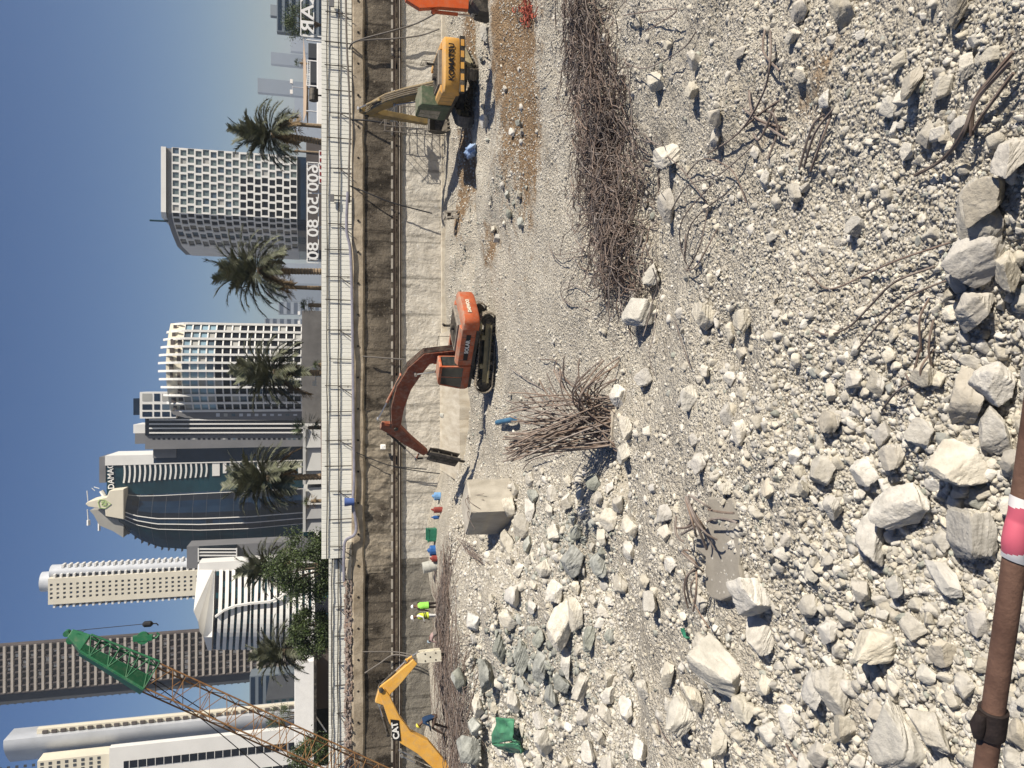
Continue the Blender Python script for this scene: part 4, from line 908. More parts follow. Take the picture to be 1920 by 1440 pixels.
mb = MB(); tops = fr[4:]; body(mb, tops, zt+2.6, zt+4.9, 20); mb.loft([[(a, b, zt+2.6) for a, b in tops], [(a, b, zt+4.9) for a, b in tops]], closed=False); mb.build('roof', m_wf, t)
mb = MB(); body(mb, [(a, b+1) for a, b in fr], ZB, zs[0], 28); mb.loft([[(a, b+1, ZB) for a, b in fr], [(a, b+1, zs[0]) for a, b in fr]], closed=False); mb.build('podium', m_g2, t)
mb = MB(); px = at(300, 408, Y); mb.tube([(px.x, Y+8, zt+3), (px.x, Y+8, at(274, 408, Y).z)], .5, 6); mb.build('mast', m_g3, t)
# --- 2. curved grid building
Y = 300.0; t = bld('curved glass block with white window grid and cream top under curved fins', 690, Y)
def Xf(y, x=450): return at(x, y, Y).x
ys = np.linspace(770, 608, 12); fr = []
for i, yy in enumerate(ys):
    u = i/11*2-1; fr.append((Xf(yy), Y-9*(1-u*u)))
z0, z1 = at(566, 690, Y).z, at(348, 690, Y).z; zs = list(np.linspace(z0, z1, 16))
mb = MB(); cols = [((fr[i][0], fr[i][1], 0), (fr[i+1][0], fr[i+1][1], 0)) for i in range(11)]
wq = grid_facade(mb, cols, zs, lambda i, j: (.06, .94, .10, .93, 0), .5); body(mb, fr, ZB, z1, 26); fa = mb.build('facade', m_wf, t)
up_ = [q for q in wq if q[0].z > zs[11]]; lo = [q for q in wq if q[0].z <= zs[11]]
wins(up_[:45], m_g5, fa); wins(lo[:100], m_g4, fa)
if len(lo) > 100: wins(lo[100:], m_g4, fa)
mb = MB(); body(mb, fr, ZB, z0, 24); mb.loft([[(a, b+.4, ZB) for a, b in fr], [(a, b+.4, z0+.01) for a, b in fr]], closed=False); mb.build('shopfront', m_g2, t)
zc = at(318, 690, Y).z; mb = MB(); f2 = [(a, b+2.0) for a, b in fr]; body(mb, f2, z1, zc, 16); mb.loft([[(a, b, z1) for a, b in f2], [(a, b, zc) for a, b in f2]], closed=False); cs = mb.build('cream_screen', m_cf, t)
mb = MB()
for i in range(11):
    for zz in (z1+1.2, z1+3.6):
        if random.random() < .7: mb.box(((fr[i][0]+fr[i+1][0])/2, (fr[i][1]+fr[i+1][1])/2+1.7, zz), (random.uniform(1.0, 2.6), .5, random.uniform(.8, 1.6)))
build_each(mb, 'screen_opening', m_brown, cs)
for i in range(12):
    x, y = fr[i]; u = i/11*2-1; ztop = zc+3.4*(1-.8*u*u); mb = MB(); pts = [(x, y-.35, z0)]+[(x, y-.35, z1-1)]
    for s in range(9):
        a = s/8*PI/2; pts.append((x*(1-.02*math.sin(a)), y-.35+(1-math.cos(a))*8.5, z1-1+(ztop-z1+1)*math.sin(a)))
    for p, q2 in zip(pts[:-1], pts[1:]): mb.bar(p, q2, .55, .8, (1, 0, 0))
    mb.build('fin', m_wf, t)
# curved blade on its left, its shade put into the dark grey colour
mb = MB(); yy = [(770, 318), (776, 330), (782, 352), (786, 395), (787, 566)]; L0 = fr[0][0]
prof = [(L0, ZB)]+[(L0, at(320, 770, Y).z)]+[(at(x_, y_, Y+6).x, at(x_, y_, Y+6).z) for y_, x_ in yy[1:]]+[(at(566, 787, Y+6).x, ZB)]
mb.prismY(prof, Y+.2, Y+24); bl = mb.build('side_blade', m_gf, t)
q_ = []
for i in range(11):
    xc = 405+i*14.5; hw = 3.2*(1-i*.055); a, b = at(xc, 778+hw, Y), at(xc+7, 778-hw, Y); q_.append(((a.x, Y+.15, b.z), (b.x, Y+.15, b.z), (b.x, Y+.15, a.z), (a.x, Y+.15, a.z)))
wins(q_, m_silver, bl)
# --- 3. dark office slab behind
Y = 420.0; t = bld('dark office slab with white vertical stripes behind the curved block', 810, Y)
def P(x, y, dy=0): p = at(x, y, Y+dy); return (p.x, Y+dy, p.z)
def slab(name, y0, y1, x0, x1, m, dy=0, dep=20, parent=None, xb=None):
    a, b = P(x1, y0, dy), P(x0, y1, dy); mb = MB(); mb.bb((a[0], Y+dy, ZB if x1 >= 560 else a[2]), (b[0], Y+dy+dep, b[2])); return mb.build(name, m, parent or t)
s1 = slab('striped_wall', 812, 772, 272, 566, m_g4)
mb = MB()
for yy in (811.5, 803, 795, 787, 779): a = P(566, yy); b = P(280, yy*1.0-(yy-790)*.0); mb.bar((a[0], Y-.3, ZB), (b[0], Y-.3, b[2]), .7, .6, (0, 1, 0))
build_each(mb, 'stripe', m_wf, s1)
s2 = slab('grey_wall', 837, 812.2, 272, 566, m_gf, 1)
q_ = []
for i in range(30):
    a, b = P(286+i*9.4, 824.5, 1), P(291+i*9.4, 821, 1); q_.append(((a[0], Y+.9, b[2]), (b[0], Y+.9, b[2]), (b[0], Y+.9, a[2]), (a[0], Y+.9, a[2])))
wins(q_, m_g4, s2)
slab('glass_wing', 862, 837.3, 288, 566, m_g2, 6); slab('grey_crown', 858, 838, 287, 330, m_gf, 5)
s3 = slab('white_crown', 784, 735, 262, 330, m_wf, -4, 16)
q_ = []
for y0, y1 in ((781, 772), (768, 758), (752, 738)):
    for x0, x1 in ((267, 285), (289, 300), (304, 318), (321, 330)): a, b = P(x1, y0, -4), P(x0, y1, -4); q_.append(((a[0], Y-4.15, a[2]), (b[0], Y-4.15, a[2]), (b[0], Y-4.15, b[2]), (a[0], Y-4.15, b[2])))
wins(q_, m_g2, s3)
slab('blue_penthouse', 778, 747, 250, 275, m_g2, -2, 18); slab('plant_room', 812, 796, 250, 274, m_wf, 4); slab('plant_room', 832, 812.5, 253, 274, m_gf, 3)
# --- 4. dark curved office tower with lettering
Y = 480.0; t = bld('dark curved glass office tower with pale crest and rooftop lettering', 950, Y)
LB = [(228, 988), (262, 1012), (300, 1026), (380, 1032), (470, 1030), (566, 1018)]; RB = [(228, 905), (262, 903), (300, 898), (380, 891), (470, 886), (566, 884)]
def ip(T, x): return float(np.interp(x, [q[0] for q in T], [q[1] for q in T]))
nz_, nx_ = 27, 13; ring = []
for k in range(nz_+1):
    x = 566-(566-228)*k/nz_; yl, yr = ip(LB, x), ip(RB, x); row = []
    for i in range(nx_+1):
        u = i/nx_; p = at(x, yl+(yr-yl)*u, Y); row.append(Vector((p.x, Y-20*math.sin(PI*min(1, .12+u*.88))**.8*.9+8, p.z)))
    ring.append(row)
for r in ring:
    for p in r: pass
base = [Vector((p.x, p.y, ZB)) for p in ring[0]]
mb = MB(); mb.loft([base]+ring, closed=False)
R0 = [base]+ring
for r0, r1 in zip(R0[:-1], R0[1:]):
    for e in (0, -1): mb.quad(r0[e], r1[e], r1[e]+Vector((0, 40, 0)), r0[e]+Vector((0, 40, 0)))
mb.add([tuple(p) for p in ring[-1]]+[tuple(ring[-1][-1]+Vector((0, 40, 0))), tuple(ring[-1][0]+Vector((0, 40, 0)))], [tuple(range(nx_+3))])
for e in range(len(mb.f)): pass
gl = mb.build('curtain_wall', [m_g2], t, smooth=False)
me = gl.data; me.materials.append(m_g3); me.materials.append(m_g4)
n_ = nx_
for i, p in enumerate(me.polygons[:(nz_+1)*nx_]): p.material_index = 1 if i % nx_ < 4 else (2 if i % nx_ in (4, 6, 9) or random.random() < .12 else 0)
mb = MB()
mb = MB()
for i in (4, 5, 6, 10, 11, 12):
    m_ = [r[i]+Vector((0, -.25, 0)) for r in R0]
    mb.tube([p for p in m_], .3 if i < 7 and i > 4 else .2, 5); continue
    for p, q2 in zip(m_[:-1], m_[1:]): mb.bar(p, q2, .34 if i > 6 or i == 4 else .6, .3, (0, 1, 0))
build_each(mb, 'vertical_strip', m_wf, gl)
mb = MB()
for r in ring[::2]:
    for p, q2 in zip(r[:-1], r[1:]): mb.bar(p+Vector((0, -.08, 0)), q2+Vector((0, -.08, 0)), .16, .16)
mb.build('floor_line', m_df, gl)
mb = MB()
for k, r in enumerate(ring[10:]):
    p = r[0]; mb.box(p+Vector((-.6, 2.0, .0)), (2.2, 4, .5))
build_each(mb, 'edge_balcony', m_gf, gl)
def pl(pts, dy=0): return [(at(x, y, Y+dy).x, at(x, y, Y+dy).z) for x, y in pts]
mb = MB(); mb.prismY(pl([(232, 974), (198, 968), (197, 955), (166, 950), (160, 945), (164, 941), (200, 932), (205, 920), (232, 917)], -13), Y-13, Y+4); cr = mb.build('crest', m_cf, t, bevel=.3)
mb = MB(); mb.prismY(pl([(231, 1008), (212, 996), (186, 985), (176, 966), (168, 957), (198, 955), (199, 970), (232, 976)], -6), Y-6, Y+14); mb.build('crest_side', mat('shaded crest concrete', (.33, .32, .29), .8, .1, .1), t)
m_leaf = mat('pale green emblem', (.42, .55, .22), .6, .1)
lp = pl([(184, 942), (187, 937), (196, 937), (208, 945), (197, 953), (187, 952)], -13); mb = MB()
for p, q2 in zip(lp, lp[1:]+lp[:1]): mb.bar((p[0], Y-13.2, p[1]), (q2[0], Y-13.2, q2[1]), .35, .3, (0, 1, 0))
ml = pl([(190, 942), (196, 940), (200, 944), (196, 948), (191, 946), (194, 944)], -13)
for p, q2 in zip(ml[:-1], ml[1:]): mb.bar((p[0], Y-13.2, p[1]), (q2[0], Y-13.2, q2[1]), .8, .3, (0, 1, 0))
mb.build('emblem', m_leaf, cr)
# right wing with white bands
def wing(name, y0, y1, x0, x1, m, yf, dep=30, bot=False):
    a, b = at(x1, y0, Y+yf), at(x0, y1, Y+yf); mb = MB(); mb.bb((a.x, Y+yf, ZB if bot else a.z), (b.x, Y+yf+dep, b.z)); return mb.build(name, m, t)
wing('side_fin', 864, 854.5, 197, 566, m_wf, -4, 30, True); wing('roof_block', 905, 857, 186, 198, m_gf, -3, 20)
wg = wing('glass_wing', 920, 864, 200, 566, m_g3, -3, 25, True)
for i in range(17):
    x = 233+i*9.6; rgt = 864.5; lf = ip([(228, 905), (300, 899), (400, 892)], x)+1; mb = MB(); pts = [at(x-1+2.2*math.sin(PI*s/6), rgt+(lf-rgt)*s/6, Y-3.4) for s in range(7)]
    for p, q2 in zip(pts[:-1], pts[1:]): mb.bar((p.x, Y-3.4-1.5*0, p.z), (q2.x, Y-3.4, q2.z), .9, .8, (0, 1, 0))
    mb.build('floor_band', m_wf, wg)
mb = MB(); a, b = at(412, 892, Y-3.2), at(398, 864, Y-3.2); mb.bb((a.x, Y-3.6, a.z), (b.x, Y-3, b.z)); mb.build('floor_band', m_wf, wg)
for i in range(12):
    x = 418+i*12.8; mb = MB(); a, b = at(x+6.5, 887, Y-3.2), at(x, 866-max(0, (3-i))*1, Y-3.2); mb.bb((a.x, Y-3.7, a.z), (b.x, Y-3, b.z)); mb.build('floor_band', m_wf, wg)
c = at(207, 893, Y-3.5); rr = at(207, 870, Y-3.5); ll = at(209, 917, Y-3.5)
mb = text_mb('DAMAC', 6.0, .2, text_xf((c.x, Y-3.4, (rr.z+ll.z)/2), (rr-ll), (0, 0, 1)), bold=.03); k = abs(rr.x-ll.x)/(max(v[0] for v in mb.v)-min(v[0] for v in mb.v))
mb = text_mb('DAMAC', 4.6, .2, text_xf((c.x, Y-3.4, (rr.z+ll.z)/2), (rr-ll), (0, 0, 1)), bold=.04, squash=k*6.0/4.6); build_each(mb, 'letter', m_white, wg)
mb = MB()
for a, b, r in (((186, 916), (176, 913), .3), ((178, 920), (172, 915), .25), ((196, 930), (190, 920), 1.6), ((165, 940), (163, 920), .3), ((164, 955), (166, 985), .4), ((166, 975), (166, 985), 1.2), ((186, 975), (186, 995), .9)): 
    mb.tube([at(*a, Y-1), at(*b, Y-1)], r*.8, 6)
build_each(mb, 'rooftop_antenna', m_wf, t)
# --- 5. low grey block with pergola between
Y = 380.0; t = bld('small grey block with white roof frames between the dark tower and white office', 1045, Y, 'office_block')
a, b = at(560, 1060, Y), at(346, 1030, Y); mb = MB(); mb.bb((a.x, Y+6, ZB), (b.x, Y+20, b.z)); mb.build('wall', m_gf, t)
mb = MB(); a, b = at(442, 1054, Y), at(370, 1029, Y); mb.bb((a.x, Y+2, a.z), (b.x, Y+8, b.z)); gw = mb.build('glass_front', m_g4, t)
mb = MB()
for yy in (1031, 1037, 1043, 1053): p, q2 = at(372, yy, Y), at(444, yy, Y); mb.bar((p.x, Y+1.7, p.z), (q2.x, Y+1.7, q2.z), .6, .5, (0, 1, 0))
for xx in (371, 443): p, q2 = at(xx, 1029, Y), at(xx, 1055, Y); mb.bar((p.x, Y+1.6, p.z), (q2.x, Y+1.6, q2.z), .6, .5)
mb.build('roof_frame', m_wf, gw)
# --- 6. slender cream tower
Y = 720.0; t = bld('slender cream apartment tower with rounded silver side and windows in columns', 1100, Y)
def rowX(y, x): return at(x, y, Y)
zT, zBm = at(90, 1110, Y).z, ZB; xa, xb = at(200, 1127, Y).x, at(200, 1079, Y).x
mb = MB(); nfl = 46; zs = list(np.linspace(zBm, zT, nfl)); n = 6; ed = np.linspace(xa, xb, n+1); cols = [((ed[i], Y, 0), (ed[i+1], Y, 0)) for i in range(n)]
wq = grid_facade(mb, cols, zs, lambda i, j: (.22, .78, .30, .72) if i in (1, 2, 3, 4) and j > 8 else None, 1.0); body(mb, [(xa, Y), (xb, Y)], zBm, zT, 26); fa = mb.build('facade', m_cf, t)
wins(wq[::-1], m_df, fa)
mb = MB()
for j in range(8, nfl-1):
    for X in (xa-1.6, xb+1.3): mb.bb((X-1.7, Y+1, zs[j]), (X+1.7, Y+10, zs[j]+1.6))
build_each(mb, 'balcony', m_wf, t)
mb = MB(); mb.bb((xa-2.8, Y+4, zBm), (xa-.1, Y+22, zT-4)); mb.bb((xb+.1, Y+4, zBm), (xb+2.2, Y+22, zT-4)); mb.build('balcony_recess', m_g4, t)
cx, r = at(200, 1070, Y).x-1, (at(200, 1062, Y).x-at(200, 1079, Y).x)*.75; pl_ = [(cx+r*math.cos(a), Y+12-r*1.3*math.sin(a)) for a in np.linspace(0, 2*PI, 25)[:-1]]
mb = MB(); mb.prismZ(pl_, zBm, at(88, 1075, Y).z); mb.build('rounded_side', m_silver, t, smooth=True)
mb = MB(); c2_ = at(80, 1098, Y); r2 = 8.5; mb.prismZ([(c2_.x+r2*math.cos(a), Y+14+r2*math.sin(a)) for a in np.linspace(0, 2*PI, 25)[:-1]], zT-1, at(68, 1098, Y).z); mb.build('crown', m_silver, t, smooth=True)
mb = MB()
for j in range(14, nfl-2): mb.bb((cx+r*.7, Y+6, zs[j]), (cx+r*1.15, Y+14, zs[j]+1.7))
build_each(mb, 'rear_balcony', m_wf, t)
# --- 7. white striped curved office
Y = 240.0; t = bld('white office block with curved horizontal stripes and a sweeping white line', 1130, Y, 'office_block')
nb = 17; yl, yr = 1214, 1062
def arc(x, d=0, n=18): 
    out = []
    for i in range(n+1):
        u = i/n; y = yl+(yr-yl)*u; bx = x+8*math.sin(PI*u*.9)*(1 if x < 470 else .4)-4; p = at(bx, y, Y); out.append(Vector((p.x, Y-14*math.sin(PI*(.08+.72*(1-u)))+6+d, p.z)))
    return out
A_ = [arc(405+i*11.6, .5) for i in range(17)]; lowr = [Vector((p.x, p.y, ZB)) for p in A_[-1]]
mb = MB(); mb.loft(A_+[lowr], closed=False); top = A_[0]
for r0, r1 in zip((A_+[lowr])[:-1], (A_+[lowr])[1:]):
    for e in (0, -1): mb.quad(r0[e], r1[e], r1[e]+Vector((0, 7, 0)), r0[e]+Vector((0, 7, 0)))
gl = mb.build('glazing', [m_g3], t); gl.data.materials.append(m_g4)
for i, p in enumerate(gl.data.polygons): p.material_index = 1 if random.random() < .5 else 0
for i in range(16):
    a, b = arc(411+i*11.6), arc(417.5+i*11.6); mb = MB(); mb.loft([a, b], closed=False); mb.loft([[p+Vector((0, .6, 0)) for p in b], b], closed=False); mb.loft([a, [p+Vector((0, .6, 0)) for p in a]], closed=False); mb.build('floor_band', m_wf, t)
mb = MB(); fr_ = arc(403, -.4); tp = [at(x_, y_, Y) for x_, y_ in ((392, 1214), (388, 1180), (382, 1168), (380, 1150), (371, 1132), (369, 1062))]
bt_ = [fr_[0], fr_[4], fr_[6], fr_[8], fr_[10], fr_[18]]
poly = [(p.x, p.y, p.z) for p in bt_]+[(p.x, q2.y, p.z) for p, q2 in zip(tp[::-1], bt_[::-1])]
mb.add(poly+[(p[0], p[1]+6, p[2]) for p in poly], [tuple(range(12)), tuple(range(12, 24))[::-1]]+[(i, (i+1) % 12, 12+(i+1) % 12, 12+i) for i in range(12)]); mb.build('parapet', m_wf, t)
mb = MB(); a, b = at(566, 1064, Y), at(372, 1057, Y); mb.bb((a.x, Y+1, ZB), (b.x, Y+7, b.z)); mb.build('side_wall', m_wf, t)
mb = MB(); sw_ = [(404, 1156), (420, 1144), (440, 1136), (470, 1131), (505, 1128), (525, 1121), (545, 1105)]
pts = []
for x, y in sw_:
    u = (yl-y)/(yl-yr); pts.append(at(x, y, Y-14*math.sin(PI*(.08+.72*(1-u)))+5.6))
for p, q2 in zip(pts[:-1], pts[1:]): mb.bar(p, q2, .5, 1.1, (0, 1, 0))
mb.build('sweeping_line', m_wf, t)
# --- 8. brown balcony tower
Y = 430.0; t = bld('tall brown apartment tower striped by rows of pale balconies, cut by the photo edge', 1240, Y)
xa, xb = at(200, 1284, Y).x, at(200, 1198, Y).x; zT = at(-40, 1250, Y).z; zs = np.arange(ZB, zT, 3.45)
mb = MB(); mb.bb((xa, Y+2.2, ZB), (xb-.3, Y+7, zT)); bd = mb.build('wall', m_brown, t)
k = 0
for z in zs[2:]:
    mb = MB(); mb.bb((xa+.3, Y, z), (xb, Y+2.3, z+1.15)); mb.build('balcony', m_beige, t)
mb = MB()
for X in np.linspace(xa, xb, 8): mb.bb((X-.35, Y+.3, ZB), (X+.35, Y+2.4, zT))
build_each(mb, 'pier', m_brown, bd)
mb = MB()
for i in range(60): z = random.choice(list(zs[8:])); X = random.uniform(xa+2, xb-2); mb.bb((X, Y+1.6, z+1.2), (X+random.uniform(.8, 2), Y+2.15, z+3))
build_each(mb, 'curtain', m_wf, bd)
mb = MB(); mb.bb((xa-6.5, Y+3, ZB), (xa-.05, Y+22, zT)); mb.build('side_wing', m_df, t)
mb = MB()
for z in zs[3::1]: mb.bb((xa-7.2, Y+4, z), (xa-6.4, Y+9, z+.9))
build_each(mb, 'side_balcony', m_gf, t)
# --- 9. silver white tower, far left
Y = 340.0; t = bld('silver and white tower at the left edge behind the crane cables', 1400, Y)
zT = at(4, 1400, Y).z
def XX9(y, x=250): return at(x, y, Y).x
mb = MB(); xa, xb = XX9(1420), XX9(1366); pl_ = [(xa, Y+30), (xa, Y+8)]+[(xa+(xb-xa)*u, Y+8-7*math.sin(PI*u*.55)) for u in np.linspace(.1, 1, 9)]+[(xb, Y+12)]
mb.prismZ(pl_, ZB, zT); mb.build('silver_body', m_silver, t, smooth=True)
mb = MB(); mb.bb((XX9(1366)+.1, Y+4, ZB), (XX9(1357), Y+6.5, at(62, 1370, Y).z)); mb.build('side_fin', m_cf, t)
mb = MB()
for z in np.arange(20, at(70, 1370, Y).z, 3.3): mb.bb((XX9(1365), Y+3.2, z), (XX9(1359.5), Y+4.1, z+1.8))
build_each(mb, 'side_window', m_brown, t)
mb = MB(); xa2, xb2 = XX9(1520), XX9(1388); zc = at(80, 1420, Y).z; mb.bb((xa2, Y-6, at(205, 1420, Y-6).z), (XX9(1396), Y+1, zc)); cb = mb.build('cream_panel', m_cf, t)
mb = MB()
for j in range(16):
    for i in range(5):
        z = at(196, 1420, Y).z+j*2.9; X = XX9(1404+i*8); mb.bb((X, Y-6.12, z), (X+1.1, Y-6.02, z+1.1))
tag(mb.build('window', m_df, cb), kind='stuff')
mb = MB(); mb.bb((xa2, Y-9, ZB), (XX9(1380), Y-6.05, at(205, 1400, Y-9).z)); fw_ = mb.build('white_front', m_wf, t)
mb = MB(); a, b = Vector((XX9(1403, 400), 0, 0)), Vector((XX9(1393, 400), 0, at(232, 1390, Y-9).z)); mb.bb((a.x, Y-9.2, ZB+8), (b.x+.6, Y-9.02, b.z)); w1 = mb.build('glass_strip', m_g4, fw_)
mb = MB()
for z in np.arange(ZB+9, b.z, 3.2): mb.bb((a.x-.1, Y-9.28, z), (b.x+.7, Y-9.21, z+.22))
build_each(mb, 'mullion', m_wf, w1)
mb = MB(); a, b = Vector((XX9(1480, 460), 0, 0)), Vector((XX9(1424, 460), 0, at(352, 1422, Y-9).z)); mb.bb((a.x, Y-9.2, ZB+8), (b.x, Y-9.02, b.z)); w1 = mb.build('glass_strip', m_g4, fw_)
mb = MB()
for z in np.arange(ZB+9, b.z, 4.2): mb.bb((a.x, Y-9.28, z), (b.x+.1, Y-9.21, z+.25))
build_each(mb, 'mullion', m_wf, w1)
# --- 10. hazy mid block behind the crane boom
def simple(label, Y, y0, y1, x0, m, m2, nfl, ncol, name='office_block', x1=590, dep=30):
    t = bld(label, (y0+y1)/2, Y, name); a, b = at(x1, y1, Y), at(x0, y0, Y); mb = MB(); mb.bb((a.x, Y, ZB), (b.x, Y+dep, b.z)); w_ = mb.build('wall', m, t)
    if nfl:
        h = (b.z-ZB)/nfl
        for j in range(nfl):
            mb = MB(); mb.bb((a.x+.6, Y-.12, ZB+j*h+h*.3), (b.x-.6, Y+.05, ZB+j*h+h*.85)); s = mb.build('window_band', m2, t)
    return t
m_hz1 = mat('haze tinted blue grey', (.14, .17, .20), .6, .1, .05); m_hz2 = mat('haze tinted pale blue', (.24, .27, .30), .6, .1, .05)  # distance haze mixed into these wall colours, on top of the haze volume
simple('blue grey glass block half hidden by the crane boom', 420, 1268, 1312, 468, m_hz1, m_g2, 10, 0)
simple('lower dark glass block beside the crane boom', 380, 1312, 1340, 498, m_df, m_g3, 8, 0)
simple('dark blue building with stepped white top at the right edge of the skyline', 420, -40, 66, 519, m_hz1, m_g2, 7, 0, dep=4)
simple('grey rooftop plant above the dark blue building at the right edge', 424, 8, 38, 507, m_hz2, m_gf, 0, 0, dep=3)
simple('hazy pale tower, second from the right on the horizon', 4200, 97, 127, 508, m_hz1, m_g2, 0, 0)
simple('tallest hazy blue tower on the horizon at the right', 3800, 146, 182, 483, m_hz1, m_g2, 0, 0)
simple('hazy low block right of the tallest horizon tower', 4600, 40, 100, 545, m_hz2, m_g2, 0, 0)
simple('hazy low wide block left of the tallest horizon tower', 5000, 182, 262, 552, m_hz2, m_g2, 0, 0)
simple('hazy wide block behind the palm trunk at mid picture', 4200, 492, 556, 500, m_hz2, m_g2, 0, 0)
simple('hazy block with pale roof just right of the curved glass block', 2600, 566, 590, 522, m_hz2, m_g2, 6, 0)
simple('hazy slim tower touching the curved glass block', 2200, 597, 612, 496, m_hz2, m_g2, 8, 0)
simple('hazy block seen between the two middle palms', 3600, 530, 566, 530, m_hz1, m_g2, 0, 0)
# --- low things right behind the fence
Y = 75.0
def low(label, name, cat, Y, y0, y1, x0, m, dep=8, x1=612):
    a, b = at(x1, y1, Y), at(x0, y0, Y); mb = MB(); mb.bb((a.x, Y, ZB), (b.x, Y+dep, b.z)); o = mb.build(name, m, loc=((a.x+b.x)/2, Y, ZB), bevel=.05); return tag(o, label, cat)
low('dark grey podium wall below the curved glass block', 'podium_wall', 'wall', 95, 582, 792, 566, mat('podium stone', (.13, .125, .12), .8, .2, .6, .2), 20)
low('brown dark hoarding behind the phone number sign', 'hoarding_wall', 'wall', 110, 262, 470, 574, mat('brown hoarding', (.085, .075, .072), .7, .15, .3), 10)
m_pan = mat('pale podium panel', (.46, .46, .44), .7, .06, .4)
for i, (ya, yb, lab) in enumerate(((797, 838, 'rightmost pale stepped panel of the podium, beside the bushy palm'), (838, 881, 'second pale stepped panel from the bushy palm'), (881, 906, 'narrow pale panel just left of the tall palm trunk'), (914, 944, 'pale podium panel just left of the fourth palm trunk'), (944, 970, 'grey podium panel behind the small dead palm'), (970, 994, 'grey podium panel left of the small dead palm'))):
    tY = 92; t = thing('podium_panel', lab, 'wall', (at(600, (ya+yb)/2, tY).x, tY, ZB)); a, b = at(612, yb, tY), at(569, ya, tY); mb = MB(); c = .5
    mb.prism([(a.x, 0), (b.x-.05, -.0), (b.x-.05, 1.2), (a.x, .35)], lambda p: (p[0], tY+p[1]*0, ZB if False else ZB), lambda p: (p[0], tY+p[1]*0, b.z)) if False else mb.add([(a.x, tY-.5, ZB), (b.x-.04, tY, ZB), (b.x-.04, tY+4, ZB), (a.x, tY+4, ZB), (a.x, tY-.5, b.z), (b.x-.04, tY, b.z), (b.x-.04, tY+4, b.z), (a.x, tY+4, b.z)], [(0, 1, 5, 4), (1, 2, 6, 5), (2, 3, 7, 6), (3, 0, 4, 7), (4, 5, 6, 7)])
    mb.build('panel', m_pan if i < 4 else mat('grey podium panel', (.30, .30, .30), .7, .06, .4), t); mb = MB(); mb.bb((a.x, tY-.56, b.z-.25), (b.x-.1, tY-.3, b.z+.06)); mb.build('coping', m_pan, t)
low('blue glass kiosk at the left end of the pale podium panels', 'kiosk', 'building', 93, 994, 1003, 569, m_g3, 4); low('dark grey wall left of the blue glass kiosk', 'garden_wall', 'wall', 93.5, 1003, 1040, 566, m_gf, 4)
# white canopy on the left
Y = 78.0; a, b = at(589, 1455, Y), at(554, 1222, Y); t = thing('canopy', 'long white flat canopy over a dark brown entrance on the left', 'canopy', ((a.x+b.x)/2, Y, ZB))
mb = MB(); mb.bb((a.x, Y-3, a.z), (b.x, Y+8, b.z)); mb.build('fascia', m_white, t, bevel=.04); mb = MB(); mb.bb((a.x, Y-3.02, a.z-.25), (b.x+.1, Y-2.9, a.z)); mb.build('gutter', m_dark, t)
mb = MB(); a2, b2 = at(612, 1332, Y), at(590, 1216, Y); mb.bb((a2.x, Y+.5, ZB), (b2.x, Y+4, a.z)); mb.build('brown_wall', m_brown, t); mb = MB(); mb.bb((a.x, Y+2, ZB), (a2.x, Y+5, a.z)); mb.build('dark_recess', m_g4, t)
mb = MB(); p, q2 = at(590, 1340, Y-2), at(612, 1372, Y-2); mb.bar(p, q2, .12, .1); mb.build('leaning_post', m_white, t)
# tan tent roof and kiosk on the right
Y = 85.0; t = thing('tent_canopy', 'tan peaked shade sail roof above the fence on the right', 'canopy', (at(600, 140, Y).x, Y, ZB)); m_tan = mat('tan fabric', (.50, .38, .27), .8, .06)
mb = MB(); ap = [at(567.5, y, Y) for y in (70, 120, 170, 212)]; lo_ = [at(566+d, y, Y) for y, d in ((70, 3), (120, 8), (170, 9), (212, 8))]
mb.loft([[p+Vector((0, 3, 0)) for p in ap], lo_, [p+Vector((0, 6, -.1)) for p in lo_]], closed=False); mb.build('roof', m_tan, t)
mb = MB()
for y in (75, 140, 208): p = at(574, y, Y); mb.tube([p, (p.x, p.y, ZB)], .07, 6)
build_each(mb, 'post', m_white, t)
low('dark grey stage box with white truss under the tan roof', 'stage_box', 'box', 80, 116, 158, 581, m_df, 4); low('dark low kiosk under the tan roof by the KAR letters', 'kiosk', 'building', 82, 80, 112, 578, m_df, 4)
mb = MB(); a, b = at(577, 113, 79), at(575, 160, 79)
for p, q2 in ((a, b), (at(581, 113, 79), at(581, 160, 79))): mb.bar(p, q2, .07, .07)
for i in range(12): mb.bar(a.lerp(b, i/12), at(581, 113+(i+.5)*47/12, 79), .04, .04)
for yy in (113, 160): p = at(575, yy, 79); mb.bar(p, (p.x, p.y, ZB), .1, .1)
tag(mb.build('truss', m_white, loc=tuple((a+b)/2)), 'white lattice truss in front of the dark stage box', 'truss')
p = at(588, 178, 62); mb = MB(); mb.tube([p+Vector((-.42, 0, 0)), p+Vector((-.46, 0, 0)), p+Vector((.46, 0, 0)), p+Vector((.42, 0, 0))], [.25, .36, .36, .25], 18); mb.bar(p, (p.x, p.y, ZB), .1, .1); tag(mb.build('black_barrel', m_dark, loc=tuple(p)), 'black barrel lying behind the fence under the tan roof', 'barrel')
low('low white block wall behind the fence below the tan roof', 'block_wall', 'wall', 66, 80, 236, 594, m_white, .3)
